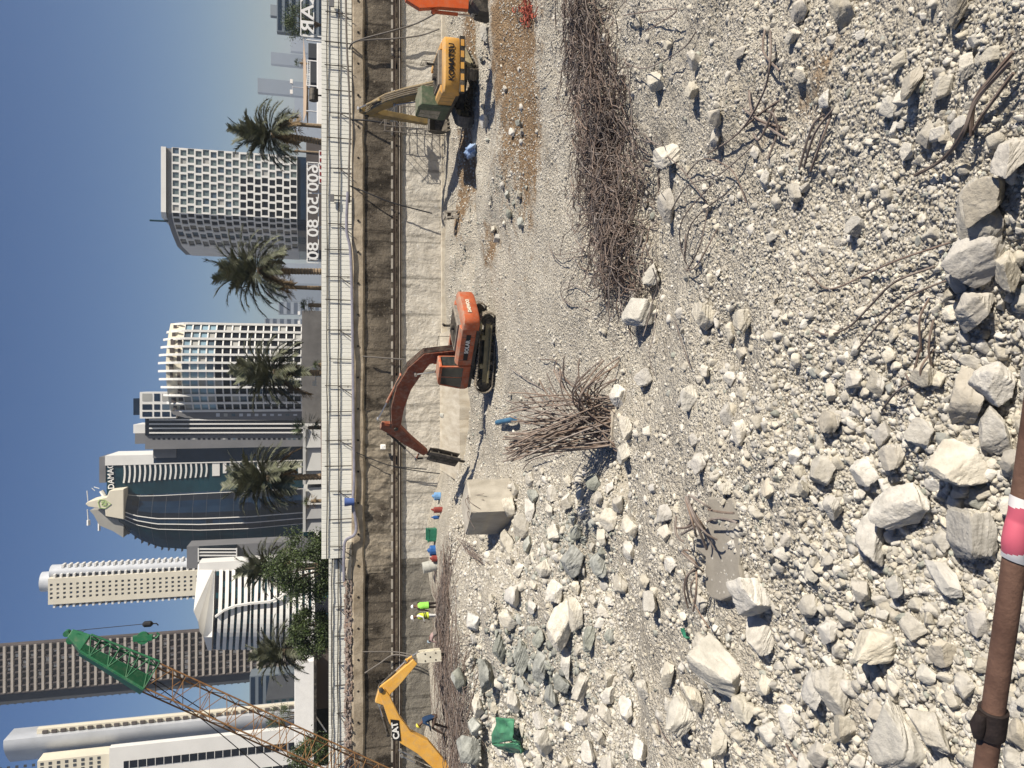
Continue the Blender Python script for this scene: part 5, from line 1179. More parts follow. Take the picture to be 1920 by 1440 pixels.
# red and white barriers and car behind the fence
m_rd = mat('dark red', (.20, .02, .025), .6, .1)
t = thing('barrier', 'red striped site barrier behind the fence between the middle palms', 'barrier', (at(604, 860, 60).x, 60, ZB)); mb = MB(); a, b = at(606, 930, 60), at(604, 788, 60)
for i in range(60): p = a.lerp(b, i/59); mb.bb((p.x-.05, 60, ZB), (p.x+.04, 60.05, p.z+.12))
mb.build('pickets', mat('dull red', (.17, .06, .05), .7), t); mb = MB(); mb.bb((a.x, 59.98, a.z), (b.x, 60.1, a.z+.12)); mb.build('rail', m_rd, t)
t = thing('banner', 'red and white banner board behind the fence below the phone number sign', 'sign', (at(600, 318, 57).x, 57, ZB)); mb = MB(); a, b = at(604, 345, 57), at(598, 282, 57); mb.bb((a.x, 57, a.z), (b.x, 57.05, b.z)); bn = mb.build('board', m_white, t)
mb = MB()
for i in range(5): mb.bb((a.x+.1+i*.5, 56.96, a.z+.05), (a.x+.36+i*.5, 56.99, b.z-.05))
build_each(mb, 'red_stripe', m_rd, bn)
def lamp(y, x, Y, lab):
    p = at(x, y, Y); t = thing('street_lamp', lab, 'lamp', (p.x, Y, ZB)); mb = MB(); mb.tube([(p.x, Y, ZB), (p.x, Y, p.z)], [.09, .05], 8); mb.build('pole', m_silver, t)
    mb = MB(); mb.bar((p.x-.6, Y, p.z), (p.x+.6, Y, p.z), .06, .06); mb.build('bracket', m_silver, t); 
    for s in (-.6, .6): mb = MB(); mb.box((p.x+s, Y, p.z+.1), (.45, .3, .3)); mb.build('lamp_head', m_white, t)
lamp(163, 548, 90, 'twin headed floodlight pole above the tan roof'); lamp(596, 562, 100, 'short lamp post right of the grey podium wall'); lamp(705, 592, 64, 'small floodlight post beside the third palm trunk'); lamp(1018, 597, 58, 'small white floodlight post by the leafy tree')
# ---------------------------------------------------------------- trees
m_frond = mat('dusty palm frond', (.075, .088, .05), .6, scale=1.5, col2=(.20, .205, .13), spec=.25, island=.3)
m_dry = mat('dry frond', (.20, .14, .075), .8, .3, 2)
m_trunk = mat('palm trunk', (.20, .145, .095), .9, scale=3, col2=(.33, .26, .175), bump=1, bscale=6)
m_leaf2 = mat('olive leaves', (.035, .06, .016), .55, scale=.8, col2=(.085, .12, .035), spec=.3, island=.35)
m_leaf3 = mat('fan palm leaf', (.045, .075, .022), .55, scale=1.2, col2=(.10, .13, .045), spec=.3, island=.3)
m_bark = mat('bark', (.14, .11, .08), .9, .3, 4, .6)
class LQ:
    def __init__(s): s.V = []; s.F = []; s.n = 0
    def quad(s, a, b, c, d): s.V += [a, b, c, d]; s.F.append((s.n, s.n+1, s.n+2, s.n+3)); s.n += 4
    def build(s, name, m, parent): return npmesh(name, np.array([tuple(v) for v in s.V]), np.array(s.F), m, parent=parent)
def frond(q, o, d, L, droop, rng, w=.42, nl=26):
    side = d.cross(Vector((0, 0, 1))); side = side.normalized() if side.length > .05 else Vector((1, 0, 0))
    pts = []; p = Vector(o); dd = Vector(d); st = L/10
    for i in range(11):
        pts.append(p.copy()); dd = (dd+Vector((0, 0, -droop*(.35+i*.13)*.1))).normalized(); p = p+dd*st
    for i in range(10):
        a, b = pts[i], pts[i+1]; u = (b-a).cross(side).normalized()*.02; wv = side*.02; q.quad(a-wv, a+wv, b+wv, b-wv); q.quad(a-u, a+u, b+u, b-u)
    for i in range(nl):
        t = .12+.88*i/nl; k = min(9, int(t*10)); f = t*10-k; c = pts[k].lerp(pts[k+1], f); dr = (pts[k+1]-pts[k]).normalized(); n = side.cross(dr)
        ll = w*(1.15-.75*abs(t-.45)*1.3)*rng.uniform(.8, 1.15)
        for s in (-1, 1):
            dl = (side*s*.72+dr*.72+n*rng.uniform(.0, .38)+Vector((0, 0, -.12))).normalized(); e = c+dl*ll; wv = dr*.052+n*.015
            q.quad(c-wv, c+wv, e+wv*.35, e-wv*.35)
def palm(label, bx, by, top, crown_r, Y, lean=0, nf=58, seed=1, base_y=None, dry=4, zb=ZB):
    rng = random.Random(seed); base = at(bx, base_y if base_y is not None else by, Y); hub = at(top, by, Y); base.z = zb
    t = thing('palm_tree', label, 'palm tree', (base.x, Y, zb)); mb = MB(); n = 14
    cl = [base.lerp(hub, i/n)+Vector((.12*math.sin(i/n*PI)*lean, 0, 0)) for i in range(n+1)]; pts = []; rs = []
    N = int((hub-base).length/.11)
    for i in range(N+1):
        u = i/N*n; k = min(n-1, int(u)); pts.append(cl[k].lerp(cl[k+1], u-k)); rs.append(.20+.05*(1-i/N)+(.035 if i % 2 else -.012)+(.06*max(0, (i/N-.85)/.15)))
    mb.tube(pts, rs, 11); mb.build('trunk', m_trunk, t)
    q = LQ(); q2 = LQ(); L0 = crown_r
    for i in range(nf):
        az = i*2.39996+rng.uniform(-.2, .2); u = i/nf; el = rad(82)-u*rad(120); d = Vector((math.cos(az)*math.cos(el), math.sin(az)*math.cos(el), math.sin(el)))
        frond(q if not (u > .9 and rng.random() < .6) else q2, hub+d*.15, d, L0*rng.uniform(.72, 1.15), .8+.9*rng.random(), rng, w=.235*L0, nl=44)
    q.build('crown', m_frond, t)
    if q2.n: q2.build('dead_fronds', m_dry, t)
    return t
palm('date palm with leaning trunk at the right, next to the chequered hotel', 603, 252, 508, 2.75, 61, seed=1, base_y=275, lean=1)
palm('tallest date palm standing left of the chequered hotel, straight trunk', 606, 508, 482, 3.2, 60, seed=2)
palm('date palm in front of the curved glass block', 608, 699, 512, 3.1, 60.5, seed=3)
palm('date palm in front of the dark lettered tower', 610, 897, 500, 3.0, 60.5, seed=4, base_y=893)
palm('date palm behind the leafy tree near the white striped office', 612, 1062, 508, 2.7, 66, seed=5, nf=46)
palm('date palm at the left below the brown balcony tower', 612, 1222, 530, 2.5, 63, seed=6, nf=50)
def fan_palm(label, x, y, r, Y, seed, tb=612, dead=.3):
    rng = random.Random(seed); hub = at(x, y, Y); t = thing('fan_palm', label, 'palm tree', (hub.x, Y, ZB)); mb = MB(); mb.tube([(hub.x, Y, ZB), (hub.x, Y, hub.z)], [.2, .15], 9); mb.build('trunk', m_trunk, t)
    q = LQ(); q2 = LQ()
    for i in range(26):
        az = i*2.39996; el = rad(75)-i/26*rad(125); d = Vector((math.cos(az)*math.cos(el), math.sin(az)*math.cos(el), math.sin(el))); c = hub+d*r*.55; tgt = q2 if i/26 > 1-dead else q
        side = d.cross(Vector((0, 0, 1))).normalized(); nn = side.cross(d); tgt.quad(hub, hub+side*.02, c+side*.02, c)
        for j in range(13):
            a = (j/12-.5)*rad(190); e = c+(d*math.cos(a)+side*math.sin(a)).normalized()*r*.5*rng.uniform(.8, 1.1)-Vector((0, 0, .1*r))*abs(math.sin(a))+nn*rng.uniform(-.06, .06); w = side*.035*r*math.cos(a*.5)+d*.02
            tgt.quad(c-w*.4, c+w*.4, c.lerp(e, .6)+w, e)
    q.build('crown', m_leaf3, t)
    if q2.n: q2.build('dead_leaves', m_dry, t)
fan_palm('low fan palm with brown dead leaves beside the leaning date palm', 545, 232, 1.45, 63, 1, dead=.4)
fan_palm('low bushy fan palm left of the tallest date palm', 530, 538, 1.45, 62, 2, dead=.35)
fan_palm('small fan palm with dry skirt right of the curved glass block', 578, 572, .75, 60, 3)
fan_palm('tiny fan palm at the foot of the third date palm', 597, 684, .5, 59, 4)
fan_palm('dense green fan palm between the third and fourth date palms', 578, 802, 1.5, 64, 5, dead=.1)
fan_palm('small dead fan palm against the grey podium panels', 583, 940, .8, 66, 6, dead=.75)
fan_palm('tiny far palm beside the hotel corner', 552, 283, .9, 110, 7)
fan_palm('dark tiny palm above the tan roof', 562, 118, 1.0, 120, 8)
def leafy(label, x, y, rx, rz, Y, seed, nl=9000, m=m_leaf2, name='leafy_tree', cat='tree', zb=ZB, hang=.35, ls=.17):
    rng = np.random.default_rng(seed); c = at(x, y, Y); t = thing(name, label, cat, (c.x, Y, zb)); mb = MB(); r2 = random.Random(seed)
    fk = Vector((c.x, Y, zb+(c.z-zb)*.45)); mb.tube([(c.x, Y, zb), tuple(fk)], [.16, .12], 8)
    tips = []
    for i in range(9):
        a = i*2.4; e = Vector((c.x+rx*.62*math.cos(a), Y+rx*.62*math.sin(a), c.z+rz*r2.uniform(-.35, .6))); mb.tube([fk, fk.lerp(e, .5)+Vector((0, 0, .2)), e], [.08, .05, .02], 6); tips.append(e)
    mb.build('trunk', m_bark, t); cl = []
    for i in range(70):
        v = rng.normal(size=3); v /= np.linalg.norm(v); rr = rng.uniform(.45, 1.0)**.6; cl.append((c.x+v[0]*rx*rr, Y+v[1]*rx*rr*.8, c.z+v[2]*rz*rr-(hang*rz*rng.uniform(0, 1) if v[2] < 0 else 0), rng.uniform(.16, .34)*rx))
    cl = np.array(cl); k = rng.integers(len(cl), size=nl); P = cl[k, :3]+rng.normal(size=(nl, 3))*cl[k, 3:4]*np.array([.6, .6, .5])
    a = rng.normal(size=(nl, 3)); a[:, 2] -= .5; a /= np.linalg.norm(a, axis=1)[:, None]; b = np.cross(a, rng.normal(size=(nl, 3))); b /= np.linalg.norm(b, axis=1)[:, None]
    s = ls*rng.uniform(.6, 1.3, nl)[:, None]; V = np.stack([P, P+a*s*.5+b*s*.22, P+a*s, P+a*s*.5-b*s*.22], 1).reshape(-1, 3)
    npmesh('crown', V, np.arange(nl*4).reshape(-1, 4), m, parent=t)
leafy('broad olive green leafy tree overhanging the fence, middle left', 566, 1066, 2.35, 2.35, 55.6, 1, 24000)
leafy('smaller leafy tree with a silvery patch, left of the broad one', 580, 1184, 1.6, 1.4, 56.2, 2, 13000)
leafy('drooping leafy tree at the far left behind the crane boom', 582, 1420, 1.5, 1.5, 58, 3, 8000)
leafy('dark round tree behind the KAR letters', 558, 42, 2.0, 1.6, 90, 4, 5000)
leafy('thin greenish tree growing beside the crane boom on the left', 520, 1344, 1.6, 1.6, 110, 5, 2500)
# ---------------------------------------------------------------- people
m_skin = mat('brown skin', (.14, .075, .045), .6, .12, 6, spec=.3)
m_hair = mat('black hair', (.012, .01, .01), .8)
def cloth(n, c): return mat(n, c, .85, .18, 7, .5, 14)
m_lime = cloth('lime vest', (.28, .66, .10)); m_yel = cloth('yellow vest', (.66, .78, .07)); m_wsh = cloth('white shirt', (.66, .66, .62)); m_wtr = cloth('white trousers', (.62, .62, .60))
m_navy = cloth('navy overall', (.012, .035, .085)); m_brt = cloth('brown trousers', (.10, .068, .052)); m_blk = cloth('dark trousers', (.03, .022, .02)); m_pink = cloth('faded pink shirt', (.34, .24, .225)); m_gtr = cloth('grey trousers', (.16, .14, .125)); m_blu = cloth('pale blue cloth', (.35, .45, .52))
m_boot = mat('boots', (.03, .025, .02), .7); m_hw = mat('white helmet', (.80, .79, .76), .35, .04); m_hy = mat('yellow helmet', (.80, .68, .10), .35, .06)
def person(label, loc, rz, J, mats, vest=None, helmet=None, stripe=None, group=None, sc=1.0):
    """J: joint -> (x right, y forward, z up) in metres; one skinned surface for the whole body"""
    V, E, Rd, part = [], [], [], []
    def v(p, r, k): V.append(Vector(p)*sc); Rd.append(r*sc); part.append(k); return len(V)-1
    def chain(i, pts, k):
        for p, r in pts: j = v(p, r, k); E.append((i, j)); i = j
        return i
    L = lambda a, b, t: tuple(J[a][i]*(1-t)+J[b][i]*t for i in range(3))
    pel = v(J['pelvis'], .135, 2); s1 = chain(pel, [(L('pelvis', 'chest', .5), .125), (J['chest'], .145)], 1); nk = chain(s1, [(J['neck'], .06)], 0)
    hd = chain(nk, [(L('neck', 'head', .45), .068), (J['head'], .092), (tuple(J['head'][i]+(J['head'][i]-J['neck'][i])*.38 for i in range(3)), .07)], 0)
    hv = Vector(J['face']).normalized(); hc = Vector(J['head']); chain(hd-1, [(tuple(hc+hv*.10+Vector((0, 0, -.02))), .02)], 0)
    for s in ('l', 'r'):
        sh = chain(s1, [(J['sh'+s], .07)], 1); el = chain(sh, [(L('sh'+s, 'el'+s, .5), .056), (J['el'+s], .045)], 1 if mats.get('long', True) else 0)
        wr = chain(el, [(L('el'+s, 'wr'+s, .5), .042), (J['wr'+s], .03)], 0 if not mats.get('long', True) else 1)
        d = (Vector(J['wr'+s])-Vector(J['el'+s])).normalized(); sd = d.orthogonal().normalized(); pm = chain(wr, [(tuple(Vector(J['wr'+s])+d*.07), .034)], 0); o = Vector(J['wr'+s])+d*.08; cu = sd.cross(d)
        for fi in range(4):
            ln = (.075, .085, .08, .06)[fi]; b = o+sd*(.026-.0175*fi); chain(pm, [(tuple(b), .011), (tuple(b+d*ln*.5-cu*.012), .0095), (tuple(b+d*ln-cu*.035), .008)], 0)
        chain(wr, [(tuple(Vector(J['wr'+s])+d*.04+sd*.04), .012), (tuple(Vector(J['wr'+s])+d*.085+sd*.05-cu*.02), .0095)], 0)
        hp = chain(pel, [(J['hp'+s], .10)], 2); kn = chain(hp, [(L('hp'+s, 'kn'+s, .5), .085), (J['kn'+s], .066)], 2); an = chain(kn, [(L('kn'+s, 'an'+s, .4), .062), (J['an'+s], .045)], 2)
        ft = Vector(J['toe'+s]); chain(an, [(tuple(Vector(J['an'+s])+Vector((0, 0, -.05))), .045), (tuple(ft), .035)], 3)
    bm = bmesh.new(); sk = bm.verts.layers.skin.verify(); bv = []
    for p, r in zip(V, Rd): q = bm.verts.new(p); q[sk].radius = (r, r); bv.append(q)
    bv[pel][sk].use_root = True
    for a, b in E: bm.edges.new((bv[a], bv[b]))
    me = D.meshes.new('tmp'); bm.to_mesh(me); bm.free(); tmp = D.objects.new('tmp', me); COL.objects.link(tmp)
    tmp.modifiers.new('skin', 'SKIN'); sb = tmp.modifiers.new('sub', 'SUBSURF'); sb.levels = sb.render_levels = 1
    bpy.context.view_layer.update(); out = D.meshes.new_from_object(tmp.evaluated_get(bpy.context.evaluated_depsgraph_get())); D.objects.remove(tmp)
    out.materials.clear()
    for m in (m_skin, mats['top'], mats['legs'], m_boot): out.materials.append(m)
    A_ = np.array([V[a] for a, b in E]); B_ = np.array([V[b] for a, b in E]); pk = [part[b] for a, b in E]
    for f in out.polygons:
        c = np.array(f.center); t = np.clip(((c-A_)*(B_-A_)).sum(1)/np.maximum(((B_-A_)**2).sum(1), 1e-9), 0, 1); f.material_index = pk[int(np.argmin(((A_+(B_-A_)*t[:, None]-c)**2).sum(1)))]; f.use_smooth = True
    t = D.objects.new('person', out); COL.objects.link(t); t.location = loc; t.rotation_euler = (0, 0, rz); WM[t] = Matrix.Translation(loc) @ Matrix.Rotation(rz, 4, 'Z'); tag(t, label, 'person', group)
    a, b = Vector(J['pelvis'])*sc, Vector(J['chest'])*sc; ax_ = (b-a).normalized(); sr = (Vector(J['shr'])-Vector(J['shl'])).normalized(); fr_ = sr.cross(ax_)*-1
    if vest:
        mb = MB(); rings = []
        for u, rx, ry in ((-.28, .20, .175), (.1, .19, .165), (.6, .20, .17), (1.0, .21, .165), (1.25, .17, .12), (1.33, .10, .08)):
            c = a.lerp(b, u); rings.append([c+sr*rx*sc*math.cos(q)+fr_*ry*sc*math.sin(q) for q in np.linspace(0, 2*PI, 17)[:-1]])
        mb.loft(rings, caps=False); vo = mb.build('vest', vest, t, local=True, smooth=True)
        if stripe:
            mb = MB()
            for u in (.05, .3):
                c = a.lerp(b, u); c2 = c+ax_*.055*sc; mb.loft([[cc+sr*.206*sc*math.cos(q)+fr_*.18*sc*math.sin(q) for q in np.linspace(0, 2*PI, 17)[:-1]] for cc in (c, c2)], caps=False)
            mb.build('reflective_band', stripe, vo, local=True)
    h = Vector(J['head'])*sc; hu = (Vector(J['head'])-Vector(J['neck'])).normalized(); hf = (hv-hu*hv.dot(hu)).normalized(); hr = hf.cross(hu)
    if helmet:
        mb = MB(); rings = []
        for el_, in ((-.02,), (.35,), (.75,), (1.15,), (1.5,)):
            rr, zz = .128*math.cos(el_), .125*math.sin(el_); rings.append([h+hu*(.045+zz)*sc+hr*rr*.9*sc*math.cos(q)+hf*rr*1.08*sc*math.sin(q) for q in np.linspace(0, 2*PI, 15)[:-1]])
        mb.loft(rings); c = h+hu*.042*sc; mb.add([c+hr*.115*sc*math.cos(q)+hf*(.135+.065*max(0, math.sin(q)))*sc*math.sin(q) for q in np.linspace(0, 2*PI, 15)[:-1]], [tuple(range(14))]); mb.build('helmet', helmet, t, local=True, smooth=True)
    else:
        mb = MB(); rings = []
        for el_ in (.0, .5, 1.0, 1.45): rr, zz = .105*math.cos(el_), .11*math.sin(el_); rings.append([h+hu*(.025+zz)*sc+hr*rr*.9*sc*math.cos(q)+hf*(rr*1.02*math.sin(q)-.012)*sc for q in np.linspace(0, 2*PI, 15)[:-1]])
        mb.loft(rings); mb.build('hair', mats.get('hair', m_hair), t, local=True, smooth=True)
    return t
def stand(**k):
    J = dict(pelvis=(0, 0, .95), chest=(0, .02, 1.32), neck=(0, .02, 1.5), head=(0, .04, 1.64), face=(0, 1, -.05), shl=(-.19, .01, 1.40), shr=(.19, .01, 1.40), ell=(-.26, -.02, 1.12), elr=(.26, -.02, 1.12), wrl=(-.27, .1, .88), wrr=(.27, .1, .88),
             hpl=(-.095, 0, .88), hpr=(.095, 0, .88), knl=(-.11, .03, .49), knr=(.11, .03, .49), anl=(-.12, 0, .09), anr=(.12, 0, .09), toel=(-.13, .17, .035), toer=(.13, .17, .035)); J.update(k); return J
def foot(x, y, Y): p = at(x, y, Y); return (p.x, Y, hz(p.x, Y)-.02)
pA = foot(830, 1133, 45.3); pB = foot(830, 1152, 45.0)
person('person in lime green vest and white helmet seen from behind, standing by the wall', pA, rad(40), stand(elr=(.24, .16, 1.14), wrr=(.12, .34, 1.18)), dict(top=m_blk, legs=m_blk), m_lime, m_hw, None, sc=1.1)
person('person in white clothes with banded yellow vest and white helmet, facing left by the wall', pB, rad(118), stand(ell=(-.24, .12, 1.15), wrl=(-.1, .3, 1.08)), dict(top=m_wsh, legs=m_wtr), m_yel, m_hw, m_blk, sc=1.1)
pC = at(815, 1358, 38.2); zc_ = at(845, 1368, 38.2).z
person('crouching person in navy top, brown trousers and yellow helmet beside the yellow arm', (pC.x, 38.2, zc_), rad(80), stand(pelvis=(0, -.42, .80), chest=(0, -.30, 1.2), neck=(0, -.16, 1.36), head=(0, -.06, 1.48), face=(0, .9, -.5), shl=(-.19, -.26, 1.28), shr=(.19, -.26, 1.28), ell=(-.27, -.12, 1.02), elr=(.27, -.12, 1.02), wrl=(-.18, .14, .98), wrr=(.18, .14, .98), hpl=(-.1, -.40, .75), hpr=(.1, -.40, .75), knl=(-.15, .08, .88), knr=(.15, .04, .84), anl=(-.15, .42, .42), anr=(.15, .36, .1), toel=(-.16, .6, .34), toer=(.16, .54, .04)), dict(top=m_navy, legs=m_brt), None, m_hy, None, sc=1.08)
pD = at(822, 1190, 44.6)
person('person in faded pink shirt bending low behind the rebar heap, pale cloth on the head', (pD.x, 44.6, hz(pD.x, 44.6)), rad(60), stand(pelvis=(0, -.2, .62), chest=(0, .15, .80), neck=(0, .32, .84), head=(0, .45, .86), face=(0, .5, -.9), shl=(-.19, .24, .78), shr=(.19, .24, .78), ell=(-.25, .32, .5), elr=(.25, .32, .5), wrl=(-.15, .45, .28), wrr=(.15, .45, .28), hpl=(-.1, -.2, .56), hpr=(.1, -.2, .56), knl=(-.14, .12, .4), knr=(.14, .12, .4), anl=(-.13, -.12, .08), anr=(.13, -.12, .08), toel=(-.14, .05, .035), toer=(.14, .05, .035)), dict(top=m_pink, legs=m_gtr, hair=m_blu), sc=1.08)
# ---------------------------------------------------------------- rebar
m_bar = mat('rebar', (.17, .12, .092), .7, scale=5, col2=(.32, .25, .20), metal=.15, spec=.3, island=.3)
m_barD = mat('rebar wire', (.12, .085, .07), .75, scale=5, col2=(.29, .23, .19), spec=.25, island=.35)
def tubes_np(name, curves, radii, mats, sides=4, **kw):
    Vs, Fs, off = [], [], 0
    for P, r in zip(curves, radii):
        P = np.asarray(P, float); n = len(P); T = np.gradient(P, axis=0); T /= np.linalg.norm(T, axis=1)[:, None]+1e-9
        ref = np.array([0, 0, 1.0]) if abs(T[:, 2]).mean() < .8 else np.array([1.0, 0, 0]); A = np.cross(T, ref); A /= np.linalg.norm(A, axis=1)[:, None]+1e-9; B = np.cross(T, A)
        an = np.arange(sides)/sides*2*PI; ring = P[:, None]+r*(A[:, None]*np.cos(an)[None, :, None]+B[:, None]*np.sin(an)[None, :, None]); Vs.append(ring.reshape(-1, 3))
        i = np.arange(n-1)[:, None]*sides; j = np.arange(sides)[None]; j2 = (j+1) % sides; Fs.append(np.stack([i+j, i+j2, i+sides+j2, i+sides+j], -1).reshape(-1, 4)+off); off += n*sides
    return npmesh(name, np.concatenate(Vs), np.concatenate(Fs), mats, smooth=sides > 4, **kw)
def wander(rng, p, az, L, n, kink, zamp):
    out = []; a = az; x, y, z0 = p
    for i in range(n): out.append((x, y)); a += rng.normal()*kink; x += math.cos(a)*L/n; y += math.sin(a)*L/n
    o = np.array(out); h = hgt(o[:, 0], o[:, 1]); hump = np.interp(np.arange(n), [0, n*.3, n*.7, n-1], rng.uniform(0, 1, 4))*zamp
    return np.column_stack([o, h+z0+hump])
rng = np.random.default_rng(5)
def band(name, label, poly, n, Lr, nseg, kink, zamp, rr, azs, zoff, lift=lambda x, y: 0):
    cur, rad_ = [], []
    while len(cur) < n:
        t = rng.uniform(0, 1); cx = np.interp(t, poly[0], poly[1]); wd = np.interp(t, poly[0], poly[3]); cy = np.interp(t, poly[0], poly[2]); x = cx+rng.normal()*wd*.5; p = gnd(x, cy)
        if vn(np.array([x/26.]), np.array([cy/34.]), 77)[0] < rng.uniform(-.7, .5): continue
        cur.append(wander(rng, (p.x, p.y, rng.uniform(0, zoff)*max(.15, 1-abs(x-cx)/max(wd, 1))), azs(rng), rng.uniform(*Lr), nseg, kink, zamp)); rad_.append(rng.uniform(*rr))
    o = tubes_np(name, cur, rad_, m_barD); return tag(o, label, 'rebar', kind='stuff')
tt = [0, .25, .5, .75, 1]
band('rebar_tangle', 'wide tangle of thin brown reinforcing wire lying across the pit floor on the right', (tt, [1108, 1132, 1158, 1182, 1195], [-60, 130, 290, 430, 545], [52, 56, 66, 66, 34]), 1650, (.5, 2.6), 8, .42, .34, (.008, .018), lambda r: r.choice([PI*.5, PI*.5+.3, r.uniform(0, PI)])+r.normal()*.5, .55)
band('rebar_heap', 'long heap of grey brown reinforcing bars in front of the workers on the left', (tt, [850, 836, 842, 866, 850], [1070, 1150, 1240, 1330, 1460], [8, 16, 22, 34, 30]), 1250, (.8, 3.2), 7, .15, .22, (.008, .019), lambda r: r.choice([0.0, PI, 0.0, PI, r.uniform(0, PI)])+r.normal()*.4, .45)
# loose rods one can count: each its own thing
def rod(label, pts, r, lift=.06, group=None, cat='steel bar', end=None):
    P = [gnd(x, y)+Vector((0, 0, lift+(q[2] if len(q) > 2 else 0))) for q in pts for x, y in [q[:2]]]
    C_ = []; n = len(P)
    for i in range(n-1):
        p0, p1, p2, p3 = P[max(i-1, 0)], P[i], P[i+1], P[min(i+2, n-1)]
        for s in range(6): t = s/6; C_.append(.5*((2*p1)+(-p0+p2)*t+(2*p0-5*p1+4*p2-p3)*t*t+(-p0+3*p1-3*p2+p3)*t**3))
    C_.append(P[-1]); loc = C_[len(C_)//2]; mb = MB(); mb.tube(C_, r, 6); o = mb.build('steel_bar', m_barD, loc=tuple(loc), smooth=True); return tag(o, label, cat, group)
rod('long thin rod curving up from the three wedge slabs to a bent tip', [(1790, 455), (1700, 490, .1), (1620, 520), (1575, 540), (1550, 538), (1548, 512, .25)], .014)
rod('longest thin brown wire crossing the near rubble from the centre to the wedge slabs', [(1760, 500), (1700, 530, .12), (1650, 575, .1), (1600, 612), (1560, 628), (1538, 620, .05)], .016)
rod('straight thin rod lying below the longest wire', [(1800, 520), (1735, 552, .1), (1680, 592, .08), (1615, 655)], .013)
rod('thick rusty rod arching at the right near corner', [(1730, 330, .05), (1790, 300, .1), (1832, 250, .12), (1862, 190, .15), (1920, 118, .1)], .022)
rod('second thick rusty rod beside the arching one at the right near corner', [(1830, 255), (1850, 195, .1), (1890, 150, .15), (1925, 100, .1)], .024)
rod('third rusty rod at the right near corner, ending at the edge', [(1842, 245, .05), (1868, 215, .1), (1925, 140, .1)], .02)
rod('dark thin rod curling over the right rubble field', [(1330, 290), (1400, 250, .1), (1450, 180, .15), (1470, 120, .2), (1460, 60, .1)], .018)
for i, pts in enumerate(([(1400, 240), (1440, 215, .1), (1478, 190, .1)], [(1410, 170), (1432, 220, .12), (1478, 240, .05)], [(1440, 55), (1452, 100, .15), (1478, 135, .1)], [(1418, 250), (1440, 262, .1), (1470, 205, .12)], [(1455, 232), (1468, 250, .05), (1450, 300, .05)], [(1400, 205), (1440, 230, .1), (1486, 262, .05)], [(1436, 210), (1470, 215, .15), (1476, 245, .1)])):
    rod('short dark bent rod in the knot of rods on the right slope', pts, .02, group='knot of bent rods on the right slope')
for i, pts in enumerate(([(1515, 320, .1), (1540, 240, .1), (1552, 215)], [(1522, 315, .08), (1546, 250, .1), (1570, 205)], [(1526, 322), (1552, 270, .06), (1566, 215)])):
    rod('dark rod in the small leaning bundle of rods on the right dust slope', pts, .018, group='small leaning bundle on the right slope')
for i, pts in enumerate(([(1290, 330), (1340, 300, .2), (1390, 320, .15), (1405, 380)], [(1260, 400), (1310, 350, .2), (1370, 330, .2), (1420, 270)], [(1290, 440), (1296, 490, .1), (1318, 420, .2), (1370, 360)], [(1296, 505), (1292, 460, .15), (1306, 410, .25), (1350, 345, .1)], [(1210, 250), (1250, 280, .15), (1300, 320, .2), (1330, 380)], [(1190, 120, .2), (1230, 130, .2), (1290, 95, .1), (1310, 60)], [(1340, 395, .1), (1330, 460, .15), (1300, 510, .1)], [(1350, 430), (1320, 500, .12), (1296, 505, .1)], [(1230, 60, .2), (1290, 20, .2), (1180, 30, .1)])):
    rod('thin curved wire sprung out of the rebar tangle onto the stones', pts, .014, group='wires sprung from the tangle')
for i, pts in enumerate(([(1100, 470), (1060, 478, .2), (1040, 470, .1), (1032, 455)], [(1105, 478), (1070, 486, .2), (1045, 482, .1), (1036, 470)], [(1110, 545, .1), (1070, 530, .15), (1060, 555, .1), (1075, 572)], [(1106, 580), (1070, 568, .1), (1062, 548, .1), (1080, 535)])):
    rod('thin wire loop sticking out of the tangle over the gravel strip', pts, .013, group='wire loops over the gravel strip')
rod('rod arching in the middle of the near dust beside small stones', [(1300, 690), (1290, 640, .1), (1270, 600)], .012)
rod('short rod at the left slope near the huge whitish boulder', [(1480, 1395), (1500, 1412, .1), (1520, 1442)], .02)
rod('thin dark rod by the pale loaf shaped boulder on the left slope', [(1236, 1350), (1250, 1370, .1), (1262, 1398)], .013)
for i, pts in enumerate(([(1705, 700), (1722, 712, .05), (1745, 655, .1)], [(1660, 770), (1700, 735, .1), (1715, 718)], [(1750, 560), (1745, 600, .1), (1735, 660)], [(1755, 690), (1762, 650, .1), (1758, 600)], [(1740, 720, .02), (1750, 690, .12), (1758, 655)])):
    rod('rusty rod poking from the rubble left of the wedge slabs', pts, .014, group='rods poking from the near rubble')
def rough_box(mb, ring, z0, z1, cuts, amp, seed):
    bm = bmesh.new(); vv = [bm.verts.new(Vector((p[0], p[1], z))) for z in (z0, z1) for p in ring]
    for f in ((0, 1, 5, 4), (1, 2, 6, 5), (2, 3, 7, 6), (3, 0, 4, 7), (4, 5, 6, 7), (3, 2, 1, 0)): bm.faces.new([vv[i] for i in f])
    bmesh.ops.subdivide_edges(bm, edges=bm.edges[:], cuts=cuts, use_grid_fill=True); bm.normal_update(); i0 = len(mb.v); bm.verts.index_update()
    for v in bm.verts:
        edge = len({tuple(round(q, 1) for q in f.normal) for f in v.link_faces}) > 1; c_ = v.co; s_ = c_.x*.8+c_.y*1.3
        am = .012*float(vn(s_*5, c_.z*5, seed))+(max(0, float(vn(s_*3.1, c_.z*3.1, seed+1))-.1)*amp if edge else max(0, float(vn(s_*1.7, c_.z*1.7+c_.y, seed+2))-.35)*amp*.6); mb.v.append(tuple(c_-v.normal*am))
    for f in bm.faces: mb.f.append(tuple(i0+v.index for v in f.verts)); mb.m.append(0)
    bm.free()
